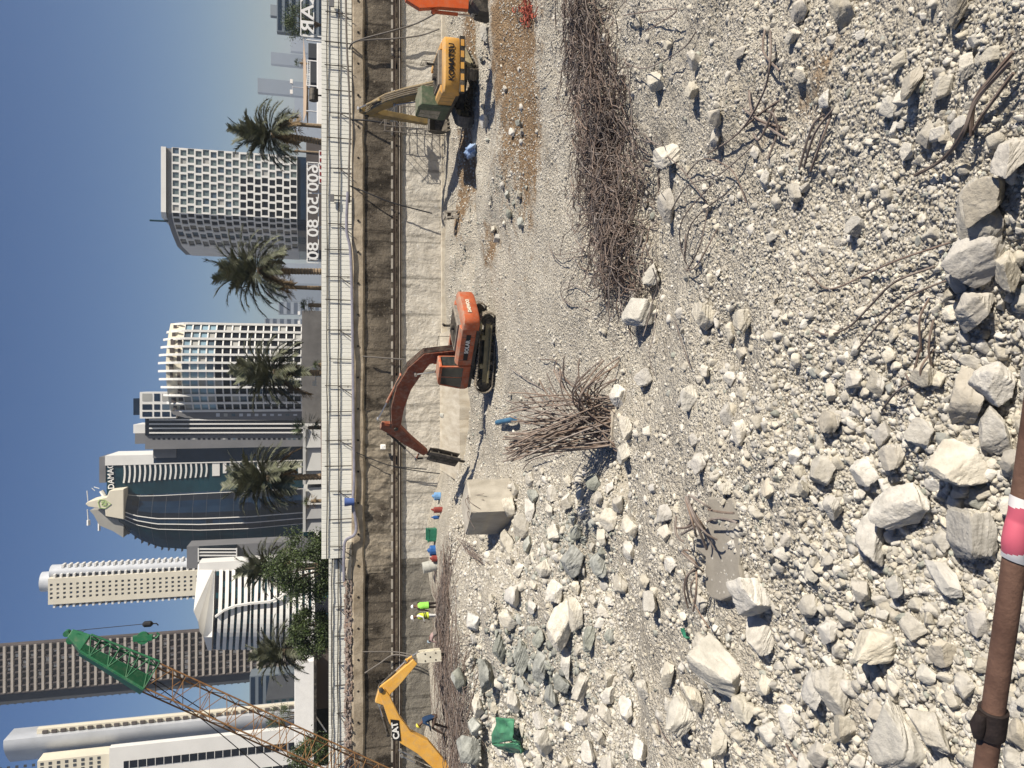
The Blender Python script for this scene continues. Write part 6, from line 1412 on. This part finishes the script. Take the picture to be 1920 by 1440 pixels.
# column stub with splayed starter bars
cp = gnd(1148, 790); zs0 = cp.z
t = thing('column_stub', 'broken concrete column stub with a big spray of bent starter bars', 'column', (cp.x, cp.y, zs0-.2))
m_con = mat('smooth tan concrete', (.40, .355, .285), .85, scale=1.2, col2=(.52, .47, .385), bump=.3, bscale=9)
mb = MB(); rough_box(mb, [(cp.x+a_, cp.y+b_) for a_, b_ in ((-.78, -.10), (.30, -.36), (.62, .62), (-.70, .70))], zs0-.9, zs0+.10, 26, .6, 61); sm(mb.build('stub', m_con, t).data, 28)
def bend(a, b, c, n=9): return [((1-u)**2)*Vector(a)+2*u*(1-u)*Vector(b)+u*u*Vector(c) for u in np.linspace(0, 1, n)]
rb2 = random.Random(3); top = zs0+.22
nb_ = 0
for i in range(98):
    g = rb2.random(); bx = cp.x+rb2.uniform(-.85, .75); by = cp.y+.25+rb2.choice((-.42, .42))+rb2.uniform(-.08, .08); o = Vector((bx, by, top+rb2.uniform(-.1, .1)))
    if g < .50:   # swept up and slightly left/away (the lower fan in the photo)
        px, py = rb2.uniform(942, 985), rb2.uniform(806, 868); e = at(px, py, cp.y+rb2.uniform(.6, 2.2)); mdl = o.lerp(e, .45)+Vector((rb2.uniform(-.35, .3), rb2.uniform(-.3, .3), rb2.uniform(-.15, .45)))
    elif g < .70:
        px, py = rb2.uniform(945, 1010), rb2.uniform(735, 800); e = at(px, py, cp.y+rb2.uniform(.8, 2.6)); mdl = o.lerp(e, .5)+Vector((rb2.uniform(-.5, .4), rb2.uniform(-.3, .3), rb2.uniform(-.2, .5)))
    elif g < .92:  # up, then bent over to the right and down
        px, py = rb2.uniform(1050, 1175), rb2.uniform(668, 715); e = at(px, py, cp.y-rb2.uniform(-.3, 1.0)); mdl = at(rb2.uniform(1040, 1110), rb2.uniform(740, 775), cp.y+.3)+Vector((0, 0, rb2.uniform(.2, .5)))
    else:
        px, py = rb2.uniform(960, 1060), rb2.uniform(690, 730); e = at(px, py, cp.y+rb2.uniform(1, 2.4)); mdl = o.lerp(e, .4)+Vector((-.2, 0, .5))
    mb = MB(); pts = bend(o-Vector((0, 0, .35)), mdl, e); mb.tube(pts, rb2.uniform(.019, .027), 6); mb.build('rebar', m_bar, t, smooth=True); nb_ += 1
for i in range(14):
    o = Vector((cp.x+rb2.uniform(-.9, .8), cp.y-.28, top-rb2.uniform(.05, .3))); mb = MB(); mb.tube(bend(o, o+Vector((rb2.uniform(-.2, .2), -.25, .1)), o+Vector((rb2.uniform(-.3, .3), -.3, -rb2.uniform(.3, .8)))), .012, 5); mb.build('stirrup', m_barD, t, smooth=True)
rod('single bar with a square hook lying right of the column stub', [(1080, 722), (1058, 700, .15), (1052, 690, .2), (1050, 676, .1), (1020, 674, .1)], .018)
rod('pair like thin rod lying on the gravel above the column stub', [(1020, 730), (985, 705, .08), (962, 688, .1)], .018)
rod('lone bar leaning low at the left of the column stub', [(1062, 848, .1), (1010, 862, .2), (985, 880, .05)], .022)
# flush grey concrete pad with its own torn bars
g0, g1 = gnd(1345, 932), gnd(1345, 1122); c = (g0+g1)/2
t = thing('concrete_pad', 'smooth taupe concrete pad flush in the rubble with torn bars', 'slab', (c.x, c.y, c.z-.3))
m_pad = mat('taupe concrete', (.24, .22, .185), .9, scale=1.6, col2=(.33, .305, .26), bump=.25, bscale=14)
def pp(x, y, dz=0): p = on(x, y, c.z+.16); return (p.x, p.y, p.z+dz)
out = [(1325, 932), (1372, 934), (1385, 960), (1390, 1000), (1385, 1060), (1390, 1085), (1372, 1118), (1350, 1127), (1332, 1122), (1322, 1100), (1322, 1045), (1304, 1030), (1305, 1005), (1330, 985)]
mb = MB(); mb.add([pp(x, y) for x, y in out]+[pp(x, y, -.7) for x, y in out], [tuple(range(14)), tuple(range(14, 28))[::-1]]+[(i, (i+1) % 14, 14+(i+1) % 14, 14+i) for i in range(14)]); mb.build('pad', m_pad, t, bevel=.035)
mb = MB()
for i in range(40): x, y = random.uniform(1335, 1380), random.uniform(940, 1115); p = Vector(pp(x, y, .003)); mb.box(p, (random.uniform(.01, .05), random.uniform(.01, .05), .006))
tag(mb.build('plaster_specks', M_white, t), kind='stuff')
for pts in (((1290, 930, .5), (1300, 960, .55), (1340, 1030, .2)), ((1288, 935, .45), (1310, 985, .5), (1345, 1012, .25)), ((1286, 932, .5), (1303, 975, .5), (1325, 1030, .15)), ((1292, 928, .5), (1312, 940, .45), (1332, 953, .25)), ((1286, 938, .35), (1300, 985, .45), (1306, 1006, .1)), ((1300, 960, .4), (1296, 985, .35), (1266, 990, .1)), ((1306, 985, .4), (1290, 995, .35), (1278, 1002, .12)), ((1326, 978, .22), (1350, 972, .28), (1382, 980, .2)), ((1288, 940, .4), (1306, 968, .48), (1322, 992, .3)), ((1296, 945, .4), (1296, 975, .3), (1290, 985, .1)), ((1268, 968, .1), (1268, 1000, .2), (1282, 1016, .1)), ((1328, 955, .2), (1350, 960, .17), (1376, 962, .17))):
    P3 = [Vector(on(x, y, c.z+.16+dz)) for x, y, dz in pts]; q_ = P3[1]*2-(P3[0]+P3[2])*.5; mb = MB(); mb.tube(bend(P3[0], q_, P3[2]), random.uniform(.018, .026), 6); mb.build('rebar', m_bar, t, smooth=True)
for pts in (((1278, 1036, .35), (1296, 1052, .4), (1318, 1072, .15)), ((1280, 1034, .3), (1300, 1050, .35), (1308, 1062, .2)), ((1310, 1066, .2), (1288, 1085, .3), (1294, 1130, .05)), ((1306, 1070, .2), (1284, 1090, .25), (1290, 1140, .05)), ((1304, 1060, .15), (1306, 1100, .25), (1300, 1146, .05)), ((1310, 1080, .1), (1296, 1096, .2), (1298, 1120, .1)), ((1282, 1032, .25), (1290, 1032, .35), (1296, 1036, .1)), ((1300, 1125, .1), (1312, 1150, .15), (1330, 1178, .05))):
    P3 = [Vector(on(x, y, c.z+.16+dz)) for x, y, dz in pts]; q_ = P3[1]*2-(P3[0]+P3[2])*.5; mb = MB(); mb.tube(bend(P3[0], q_, P3[2]), random.uniform(.016, .024), 6); mb.build('rebar', m_bar, t, smooth=True)
# concrete cube left of centre
Yb = 32.6; e0 = at(884, 961, Yb); mb = MB(); zt = e0.z; ang = rad(42); sz = 1.75
u1 = Vector((math.cos(ang), math.sin(ang), 0)); u2 = Vector((-math.sin(ang), math.cos(ang), 0)); o = Vector((e0.x, Yb, 0))
ring = [o, o+u1*sz, o+u1*sz+u2*sz*1.1, o+u2*sz*1.1]; mb = None; bm = bmesh.new(); vv = [bm.verts.new(p+Vector((0, 0, z))) for z in (-1.0, zt) for p in ring]
for f in ((0, 1, 5, 4), (1, 2, 6, 5), (2, 3, 7, 6), (3, 0, 4, 7), (4, 5, 6, 7), (3, 2, 1, 0)): bm.faces.new([vv[i] for i in f])
bmesh.ops.subdivide_edges(bm, edges=bm.edges[:], cuts=40, use_grid_fill=True); bm.normal_update(); mb = MB(); nn_ = [(v.co.copy(), v.normal.copy(), len({tuple(round(q, 1) for q in f.normal) for f in v.link_faces}) > 1) for v in bm.verts]
for c_, n_, edge in nn_:
    s_ = c_.x*.8+c_.y*1.3; am = .012*float(vn(s_*5, c_.z*5, 91))+(max(0, float(vn(s_*3.1, c_.z*3.1, 92))-.15)*.16 if edge else max(0, float(vn(s_*1.6, c_.z*1.6, 93))-.45)*.10)+(.02 if abs(c_.z-.62) < .03 else 0); mb.v.append(tuple(c_-n_*am))
bm.verts.index_update(); mb.f = [tuple(v.index for v in f.verts) for f in bm.faces]; mb.m = [0]*len(mb.f); bm.free()
t = thing('concrete_block', 'big squared concrete block half buried beside the central rock pile', 'concrete block', (e0.x, Yb, 0)); m_blk2 = mat('block concrete', (.33, .30, .245), .92, scale=1.3, col2=(.49, .455, .385), bump=.6, bscale=10, stretch=(1, 1, .4)); sm(mb.build('block', m_blk2, t).data, 28)
for i in range(9):
    s = o+u1*random.uniform(.1, 1.5)+u2*random.uniform(0, .4)+Vector((0, 0, zt-random.uniform(0, .15))); mb = MB(); mb.tube(bend(s, s+Vector((random.uniform(-.3, .3), -.3, .35)), s+Vector((random.uniform(-.8, .3), -.6, -random.uniform(.1, .7)))), .014, 5); mb.build('rebar', m_barD, t, smooth=True)
for i in range(12):
    rod('brown bar in the bundle sliding down left of the concrete block', [(872+i*3, 1008+i*1.5, .4-.01*i), (892+random.uniform(-6, 8), 1026+random.uniform(-5, 8), .35), (908+random.uniform(-12, 14), 1048+random.uniform(-8, 12), .05)], .016, group='bars left of the concrete block')
# ---------------------------------------------------------------- odds and ends on the floor
m_tarp = mat('green sheet', (.045, .17, .085), .55, scale=1.4, col2=(.10, .30, .17), bump=.5, bscale=3, spec=.35)
def sheet(name, label, cat, pts, m, zf, thick=.02, n=16, seed=1):
    """crumpled sheet: pixel quad corners, height function"""
    A0, B0_, C0, D0 = [gnd(*p) for p in pts]; rows = []
    for i in range(n+1):
        u = i/n; row = []
        for j in range(n+1): v_ = j/n; p = A0.lerp(B0_, u).lerp(D0.lerp(C0, u), v_); row.append(Vector((p.x, p.y, p.z+zf(u, v_)+.07*float(vn(u*4, v_*4, seed)))))
        rows.append(row)
    mb = MB(); mb.loft(rows, closed=False); c = rows[n//2][n//2]; o = mb.build(name, m, loc=tuple(c), smooth=True); so_ = o.modifiers.new('thick', 'SOLIDIFY'); so_.thickness = thick; sm(o.data, 30); return tag(o, label, cat)
gp = gnd(972, 1385); t = thing('green_sheet', 'crumpled torn green plastic tank lying among the left rocks', 'plastic sheet', tuple(gp))
def crump(pts, zf, seed):
    A0, B0_, C0, D0 = [gnd(*p) for p in pts]; n = 12; rows = []
    for i in range(n+1):
        u = i/n; rows.append([(lambda p, v_: Vector((p.x, p.y, gp.z+zf(u, v_)+.11*float(vn(u*3.3, v_*3.3, seed))+.05*float(vn(u*8, v_*8, seed+3)))))(A0.lerp(B0_, u).lerp(D0.lerp(C0, u), j/n), j/n) for j in range(n+1)])
    mb = MB(); mb.loft(rows, closed=False); o = mb.build('panel', m_tarp, t, smooth=True); s = o.modifiers.new('thick', 'SOLIDIFY'); s.thickness = .03; sm(o.data, 30)
crump([(958, 1342), (986, 1346), (986, 1386), (955, 1392)], lambda u, v_: .75-.25*u-.15*v_, 1); crump([(955, 1391), (984, 1390), (988, 1412), (958, 1408)], lambda u, v_: .55-.2*u-.55*v_, 2); crump([(980, 1386), (1006, 1384), (996, 1410), (984, 1408)], lambda u, v_: .35+.25*u-.4*v_, 3)
m_btarp = mat('blue tarp', (.16, .26, .46), .6, scale=2, col2=(.36, .46, .62), bump=.5, bscale=4)
gb = gnd(890, 284); vI, fI = ICO[4]; rB = 1+.22*vn(vI[:, 0]*2.2+vI[:, 2], vI[:, 1]*2.2, 4)+.14*vn(vI[:, 0]*6, vI[:, 1]*6+vI[:, 2]*5, 6); o = npmesh('blue_sack', vI*rB[:, None]*np.array([.36, .85, .34])+np.array([0, 0, .2]), fI, m_btarp, smooth=True, loc=gb); tag(o, 'crumpled pale blue sack on the brown soil right of centre', 'sack')
def drum(label, x, y, Y, r, L, m, lie=True, name='drum', cat='drum', az=0, z=None):
    p = at(x, y, Y) if Y else gnd(x, y)
    if z is None: p.z = hz(p.x, p.y)+r*.9
    mb = MB(); d = Vector((math.cos(az), math.sin(az), 0)) if lie else Vector((0, 0, 1)); a = p-d*L/2; n = 9
    mb.tube([a+d*L*u for u in (0, .01, .32, .335, .35, .65, .665, .68, .99, 1)], [r*.96, r, r, r*1.05, r, r, r*1.05, r, r, r*.96], 16); o = mb.build(name, m, loc=tuple(p), smooth=True); sm(o.data, 30); return tag(o, label, cat)
m_drum = mat('pale grey drum', (.42, .42, .38), .6, .12, 3); m_bl = mat('blue plastic', (.03, .11, .32), .45, .2, 3); m_lb = mat('light blue plastic', (.16, .32, .55), .5, .2, 3); m_grn = mat('green plastic', (.025, .15, .09), .5, .2, 3); m_redp = mat('red plastic', (.24, .05, .04), .5, .2, 3)
drum('pale grey drum lying at the foot of the wall on the left', 831, 1060, 50.6, .38, 1.2, m_drum, True, az=rad(0)) .rotation_euler = (0, rad(80), 0)
def jug(label, x, y, Y, m, w, h, name, cat):
    p = at(x, y, Y); zz = hz(p.x, p.y); mb = MB(); mb.prismZ([(p.x+w*math.cos(a), p.y+w*.7*math.sin(a)) for a in np.linspace(0, 2*PI, 13)[:-1]], zz, zz+h*.75); mb.tube([(p.x, p.y, zz+h*.74), (p.x+w*.3, p.y, zz+h)], [w*.5, w*.25], 8); o = mb.build(name, m, loc=(p.x, p.y, zz), bevel=.03); return tag(o, label, cat)
jug('light blue water can below the wall right of the green crate', 834, 930, 51, m_lb, .28, .6, 'water_can', 'can'); jug('blue plastic can left of the green crate', 836, 1031, 50.6, m_bl, .36, .55, 'water_can', 'can'); jug('red fuel can between the blue can and the grey drum', 838, 1046, 50.2, m_redp, .22, .5, 'fuel_can', 'can'); jug('red gas bottle standing between light blue can and green crate', 845, 955, 49.5, m_redp, .2, .75, 'gas_bottle', 'bottle'); jug('small blue bottle beside the red gas bottle', 843, 969, 49.8, m_bl, .12, .6, 'bottle', 'bottle')
p = at(836, 1001, 50.8); zz = hz(p.x, p.y); t = thing('crate', 'green plastic crate on its side at the foot of the wall', 'crate', (p.x, p.y, zz)); mb = MB(); mb.bb((p.x-.42, p.y-.3, zz), (p.x+.42, p.y+.3, zz+.06)); mb.bb((p.x-.42, p.y+.24, zz+.05), (p.x+.42, p.y+.3, zz+.68)); mb.bb((p.x-.42, p.y-.3, zz+.05), (p.x-.36, p.y+.3, zz+.62)); mb.bb((p.x+.36, p.y-.3, zz+.05), (p.x+.42, p.y+.3, zz+.62)); mb.bb((p.x-.36, p.y-.3, zz+.05), (p.x+.36, p.y-.24, zz+.5)); mb.build('shell', m_grn, t, bevel=.02); mb = MB(); mb.bb((p.x-.46, p.y-.34, zz+.56), (p.x+.46, p.y-.28, zz+.63)); mb.build('rim', m_grn, t)
# broken pipe at the wall foot
p = at(834, 779, 51.5); t = thing('drain_pipe', 'grey green drain pipe with a black mouth sticking out at the wall foot', 'pipe', tuple(p)); mb = MB(); a, b = at(842, 782, 48.6), at(846, 790, 47.4); mb.tube([p+Vector((0, .6, 0)), p+Vector((0, -.6, -.02))], .26, 16); q_ = mb.build('pipe', m_drum, t, smooth=True); mb = MB(); mb.tube([p+Vector((0, -.62, -.02)), p+Vector((0, -.605, -.02))], .22, 16); mb.build('mouth', m_blk, q_)
m_pipe = mat('blue pipe', (.05, .14, .24), .5, .2, 3); g = gnd(962, 788); mb = MB(); mb.tube([gnd(944, 792)+Vector((0, 0, .3)), gnd(975, 786)+Vector((0, 0, .25))], .13, 10); tag(mb.build('pipe_piece', m_pipe, loc=tuple(g), smooth=True), 'short blue pipe lying behind the rebar spray', 'pipe')
# scaffold tower against the wall
m_sc = mat('scaffold tube', (.20, .18, .16), .6, .25, 4, metal=.2); Ysc = 51.6
xa, xb = at(790, 246, Ysc).x, at(790, 196, Ysc).x; za, zb = hz(xa, 51)-.2, zat(734, Ysc)
t = thing('scaffold_tower', 'small grey scaffold tower with two dark platforms against the wall', 'scaffold', ((xa+xb)/2, Ysc, za))
for X in (xa, xb):
    for yy in (Ysc-.55, Ysc+.55): mb = MB(); mb.tube([(X, yy, za), (X, yy, zb+.5)], .03, 6); mb.build('standard', m_sc, t)
mb = MB()
for z in np.linspace(za+.5, zb+.4, 8):
    for yy in (Ysc-.55, Ysc+.55): mb.tube([(xa, yy, z), (xb, yy, z)], .022, 5)
    for X in (xa, xb): mb.tube([(X, Ysc-.55, z), (X, Ysc+.55, z)], .022, 5)
for i in range(3):
    z = za+.5+i*1.4; mb.tube([(xa, Ysc-.55, z), (xb, Ysc-.55, z+1.4)], .02, 5); mb.tube([(xb, Ysc-.55, z), (xa, Ysc-.55, z+1.4)], .02, 5)
mb.build('ledgers', m_sc, t)
for z in (za+1.3, za+3.5): mb = MB(); mb.bb((xa, Ysc-.5, z), (xb, Ysc-.1, z+.05)); mb.bb((xa+.3, Ysc-.56, z), (xb-.3, Ysc-.52, z+.5)); mb.build('platform', m_df, t)
# bent steel frame near the trench
g = gnd(862, 402); t = thing('steel_rack', 'small pale steel frame tilted on the rubble by the trench', 'frame', tuple(g)); 
def fp(x, y, dz): q_ = at(x, y, g.y); return Vector((q_.x, g.y+dz, q_.z))
mb = MB()
for dz in (0, .5):
    for a, b in (((833, 397), (858, 395)), ((834, 408), (860, 405)), ((834, 397), (834, 409)), ((848, 396), (848, 407))): mb.bar(fp(*a, dz), fp(*b, dz), .12, .1)
for x, y in ((834, 397), (834, 408), (858, 395)): mb.bar(fp(x, y, 0), fp(x, y, .5), .1, .1)
mb.build('rails', m_pale, t); mb = MB(); mb.bb(fp(846, 406, .1), fp(840, 398, .3)); mb.build('bracket', m_steel, t)
# hoses hanging down the wall
m_hose = mat('grey hose', (.15, .135, .12), .6, .2, 3); m_lil = mat('lilac grey pipe', (.23, .225, .27), .5, .2, 3)
def hose(label, pts, r, m, Y, name='hose'):
    P = [at(x, y, Y-(q[2] if len(q) > 2 else 0)) for q in pts for x, y in [q[:2]]]; C_ = []; n = len(P)
    for i in range(n-1):
        p0, p1, p2, p3 = P[max(i-1, 0)], P[i], P[i+1], P[min(i+2, n-1)]
        for s in range(8): t_ = s/8; C_.append(.5*((2*p1)+(-p0+p2)*t_+(2*p0-5*p1+4*p2-p3)*t_*t_+(-p0+3*p1-3*p2+p3)*t_**3))
    C_.append(P[-1]); mb = MB(); mb.tube(C_, r, 7); return tag(mb.build(name, m, loc=tuple(C_[len(C_)//2]), smooth=True), label, name.replace('_', ' '))
hose('grey hose sweeping from the fence to the bright orange excavator', [(655, 92), (662, 80, .6), (690, 70, .7), (735, 58, .9), (780, 44, 1), (822, 22, 2)], .06, m_hose, YW)
hose('second grey hose hanging lower toward the yellow excavator', [(657, 86), (664, 78, .6), (700, 74, .7), (745, 72, 1.0), (790, 66, 1), (824, 54, 1.5)], .055, m_hose, YW)
hose('black cable slanting down the wall below the phone number sign', [(655, 348), (690, 362, .5), (735, 380, .75), (810, 400, 1)], .045, m_wire, YW, 'cable')
hose('dark cable down the wall above the scaffold tower', [(658, 224), (690, 226, .5), (732, 232, .75)], .06, m_wire, YW, 'cable')
hose('thin pale pole leaning on the dark wall above the orange excavator', [(680, 668, .4), (720, 671, .6), (760, 674, .8)], .05, m_hose, YW, 'pole')
hose('thin cable hanging by the breaker of the orange excavator', [(668, 848, .3), (700, 862, .5), (738, 874, .75), (800, 880, .8)], .035, m_wire, YW, 'cable')
hose('second thin cable hanging by the breaker', [(740, 876, .75), (790, 884, .8), (825, 888, .8)], .035, m_wire, YW, 'cable')
hose('grey strut cable running down to the waler above the white breaker', [(684, 1262, .4), (710, 1245, .6), (738, 1228, .8), (770, 1232, 1.5)], .05, m_hose, YW, 'cable')
hose('grey cable running level above the white breaker', [(680, 1222, .4), (738, 1222, .75), (775, 1228, 1.5)], .035, m_hose, YW, 'cable')
hose('long lilac grey pipe snaking along the foot of the white fence', [(652, 360, .35), (650, 430, .35), (657, 470, .35), (660, 560, .35), (662, 700, .35), (663, 800, .35), (664, 900, .35), (662, 940, .4), (668, 985, .4), (664, 1003, .5), (648, 1014, .5), (645, 1040, .5), (645, 1090, .4)], .10, m_lil, YW+.1, 'pipe')
hose('thin dark pipe along the foot of the fence on the right', [(648, -30, .3), (650, 80, .3), (655, 180, .3), (656, 250, .3), (654, 330, .3), (655, 380, .3)], .07, m_hose, YW+.1, 'pipe')
p = at(656, 941, YW-.45); mb = MB(); mb.tube([p-Vector((0, 0, .30)), p-Vector((0, 0, .28)), p+Vector((0, 0, .36)), p+Vector((0, 0, .33)), p-Vector((0, 0, .2))], [.2, .24, .30, .27, .2], 14); tag(mb.build('bucket', mat('blue bucket', (.07, .12, .32), .5, .2, 3), loc=tuple(p), smooth=True), 'blue plastic bucket hanging on the pipe by the fence', 'bucket')
p = at(718, 838, YW-.45); mb = MB(); mb.box(p, (.34, .3, .34), Matrix.Rotation(.2, 3, 'Z')); mb.box(p+Vector((0, -.16, .02)), (.2, .04, .2)); tag(mb.build('junction_box', m_white, loc=tuple(p), bevel=.02), 'small white box on the wall right above the orange elbow', 'box')
for y_, lab in ((6, 'grey lamp box on the fence at the right edge'), (371, 'grey lamp box on the fence under the phone number sign')):
    p = at(622, y_, YF-.3); mb = MB(); mb.box(p, (.5, .12, .32)); mb.box(p+Vector((0, .1, 0)), (.1, .15, .1)); tag(mb.build('lamp_box', m_gf, loc=tuple(p), bevel=.02), lab, 'lamp')
# stacked bricks and rubble along the capping beam, left
m_brk = mat('pinkish brick', (.27, .19, .155), .9, scale=2, col2=(.40, .32, .27), island=.3); mbv = MB(); rr_ = random.Random(9)
for i in range(520):
    yy = rr_.uniform(1085, 1475); p = at(rr_.uniform(648, 663), yy, YW+.05); mbv.box((p.x, YW+rr_.uniform(-.15, .45), z_cap+rr_.uniform(.02, .5)*(1 if yy > 1090 else .5)), (rr_.uniform(.12, .3), .14, rr_.uniform(.06, .12)), Matrix.Rotation(rr_.uniform(-.5, .5), 3, 'Y'))
tag(mbv.build('brick_rubble', m_brk), 'broken pinkish brick heaped along the foot of the left fence section', 'bricks', kind='stuff')
for yy, xx, s in ((1022, 661, .5), (1037, 668, .55), (1056, 666, .6), (1070, 660, .5), (1080, 670, .45)):
    p = at(xx, yy, YW-.1); mb = MB(); mb.box((p.x, YW+.05, z_cap+s*.4), (s, .3, s*.75), Matrix.Rotation(rr_.uniform(-.2, .2), 3, 'Y')); tag(mb.build('concrete_lump', m_con, loc=(p.x, YW, z_cap), bevel=.05), 'pinkish concrete lump on the wall top under the broad leafy tree', 'concrete lump', 'lumps on the wall top')
m_net = mat('red net', (.40, .10, .065), .8); cur = []
for i in range(42): p = gnd(990+rng.normal()*8+i*.25, 12+i*.55+rng.normal()*5); cur.append(wander(rng, (p.x, p.y, .05), rng.uniform(0, 6.3), rng.uniform(.4, .9), 7, .6, .2))
tag(tubes_np('safety_net', cur, [.022]*70, m_net), 'scrap of torn red safety netting at the right by the wire tangle', 'netting')
p = gnd(1293, 1186); sheet('green_scrap', 'tiny green plastic scrap on the left slope', 'scrap', [(1284, 1178), (1292, 1178), (1300, 1196), (1296, 1198)], m_grn, lambda u, v_: .08+.05*u)
# ---------------------------------------------------------------- rail by the photographer
def cz(x, y, zc): return Vector((0, 0, HC))+ray(x, y)*zc
m_rust2 = mat('rusty scaffold pipe', (.075, .04, .028), .7, scale=9, col2=(.175, .10, .07), bump=.22, bscale=90, spec=.3)
A_, B_ = cz(1847, 1440, 1.76), cz(1904, 1040, 1.62); d = (B_-A_).normalized(); P0_, P1_ = A_-d*2.2, A_+d*3.0
t = thing('guard_rail', 'rusty pipe guard rail with red and white tape in the near left corner', 'railing', tuple((P0_+P1_)/2))
mb = MB(); mb.tube([P0_.lerp(P1_, i/20) for i in range(21)], .0242, 20); pr = mb.build('rail', m_rust2, t, smooth=True)
for P in (P0_, P1_): mb = MB(); mb.tube([P+Vector((0, 0, .1)), (P.x, P.y, 6.5)], .0242, 14); mb.build('post', m_rust2, t, smooth=True)
cc = A_+d*((cz(1857, 1353, 1.73)-A_).dot(d)); m_cl = mat('dark coupler', (.025, .018, .016), .6, .3, 30, .3); mb = MB()
upn = Vector((0, 0, 1)); upn = (upn-d*upn.dot(d)).normalized(); sdn = d.cross(upn)
mb.tube([cc-d*.035, cc-d*.034, cc+d*.034, cc+d*.035], [.027, .0315, .0315, .027], 20); mb.tube([cc+upn*.032-d*.03, cc+upn*.038, cc+upn*.032+d*.03], [.012, .017, .012], 10)
mb.tube([cc-upn*.02-sdn*.03-d*.008, cc-upn*.052-sdn*.03-d*.004], .006, 8); mb.tube([cc-upn*.05-sdn*.03-d*.004, cc-upn*.062-sdn*.03-d*.004], .0115, 6); mb.bar(cc-upn*.03-sdn*.028, cc-upn*.03-sdn*.05, .03, .03); mb.build('coupler', m_cl, t, smooth=True)
m_tr = mat('red tape', (.52, .11, .155), .45, .06, 10, spec=.35); m_tw = mat('white tape', (.78, .75, .72), .45, .05, 10, spec=.35)
tA = (cz(1884, 1048, 1.63)-A_).dot(d); tB = (cz(1900, 938, 1.58)-A_).dot(d); n, mth = 44, 22; mb = MB(); rings = []
for i in range(n+1):
    u = i/n; c = A_+d*(tA+(tB-tA)*u); ring = []
    for j in range(mth):
        a_ = 2*PI*j/mth; dirn = upn*math.cos(a_)+sdn*math.sin(a_); bul = max(0, math.cos(a_-rad(25)))**2*(.012*math.sin(PI*min(1, u*1.6))+.003); rr = .0256+bul+.0012*float(vn(u*6, a_*2, 81)); ring.append(c+dirn*rr+d*.010*math.cos(a_))
    rings.append(ring)
mb.loft(rings, caps=False); to = mb.build('warning_tape', [m_tr, m_tw], t, smooth=True)
for f in to.data.polygons:
    i, j = divmod(f.index, mth); u = i/n; w_ = u+.10*math.cos(2*PI*j/mth+.5); f.material_index = 1 if (w_ < .17 or w_ > .90) else 0
# ---------------------------------------------------------------- haze
hm = D.materials.new('haze air'); hm.use_nodes = True; nt = hm.node_tree; nt.nodes.remove(nt.nodes['Principled BSDF']); pv = nt.nodes.new('ShaderNodeVolumePrincipled'); pv.inputs['Color'].default_value = (.82, .9, 1, 1); pv.inputs['Density'].default_value = .00016; pv.inputs['Anisotropy'].default_value = .2
nt.links.new(pv.outputs[0], nt.nodes['Material Output'].inputs['Volume'])
if HAZE:
    mb = MB(); mb.bb((-3600, -60, -4), (3600, 6500, 255)); tag(mb.build('haze', hm), kind='stuff')
SC.cycles.use_denoising = True; SC.cycles.volume_bounces = 0; SC.cycles.max_bounces = 6; SC.cycles.diffuse_bounces = 3; SC.cycles.glossy_bounces = 3; SC.cycles.transparent_max_bounces = 8
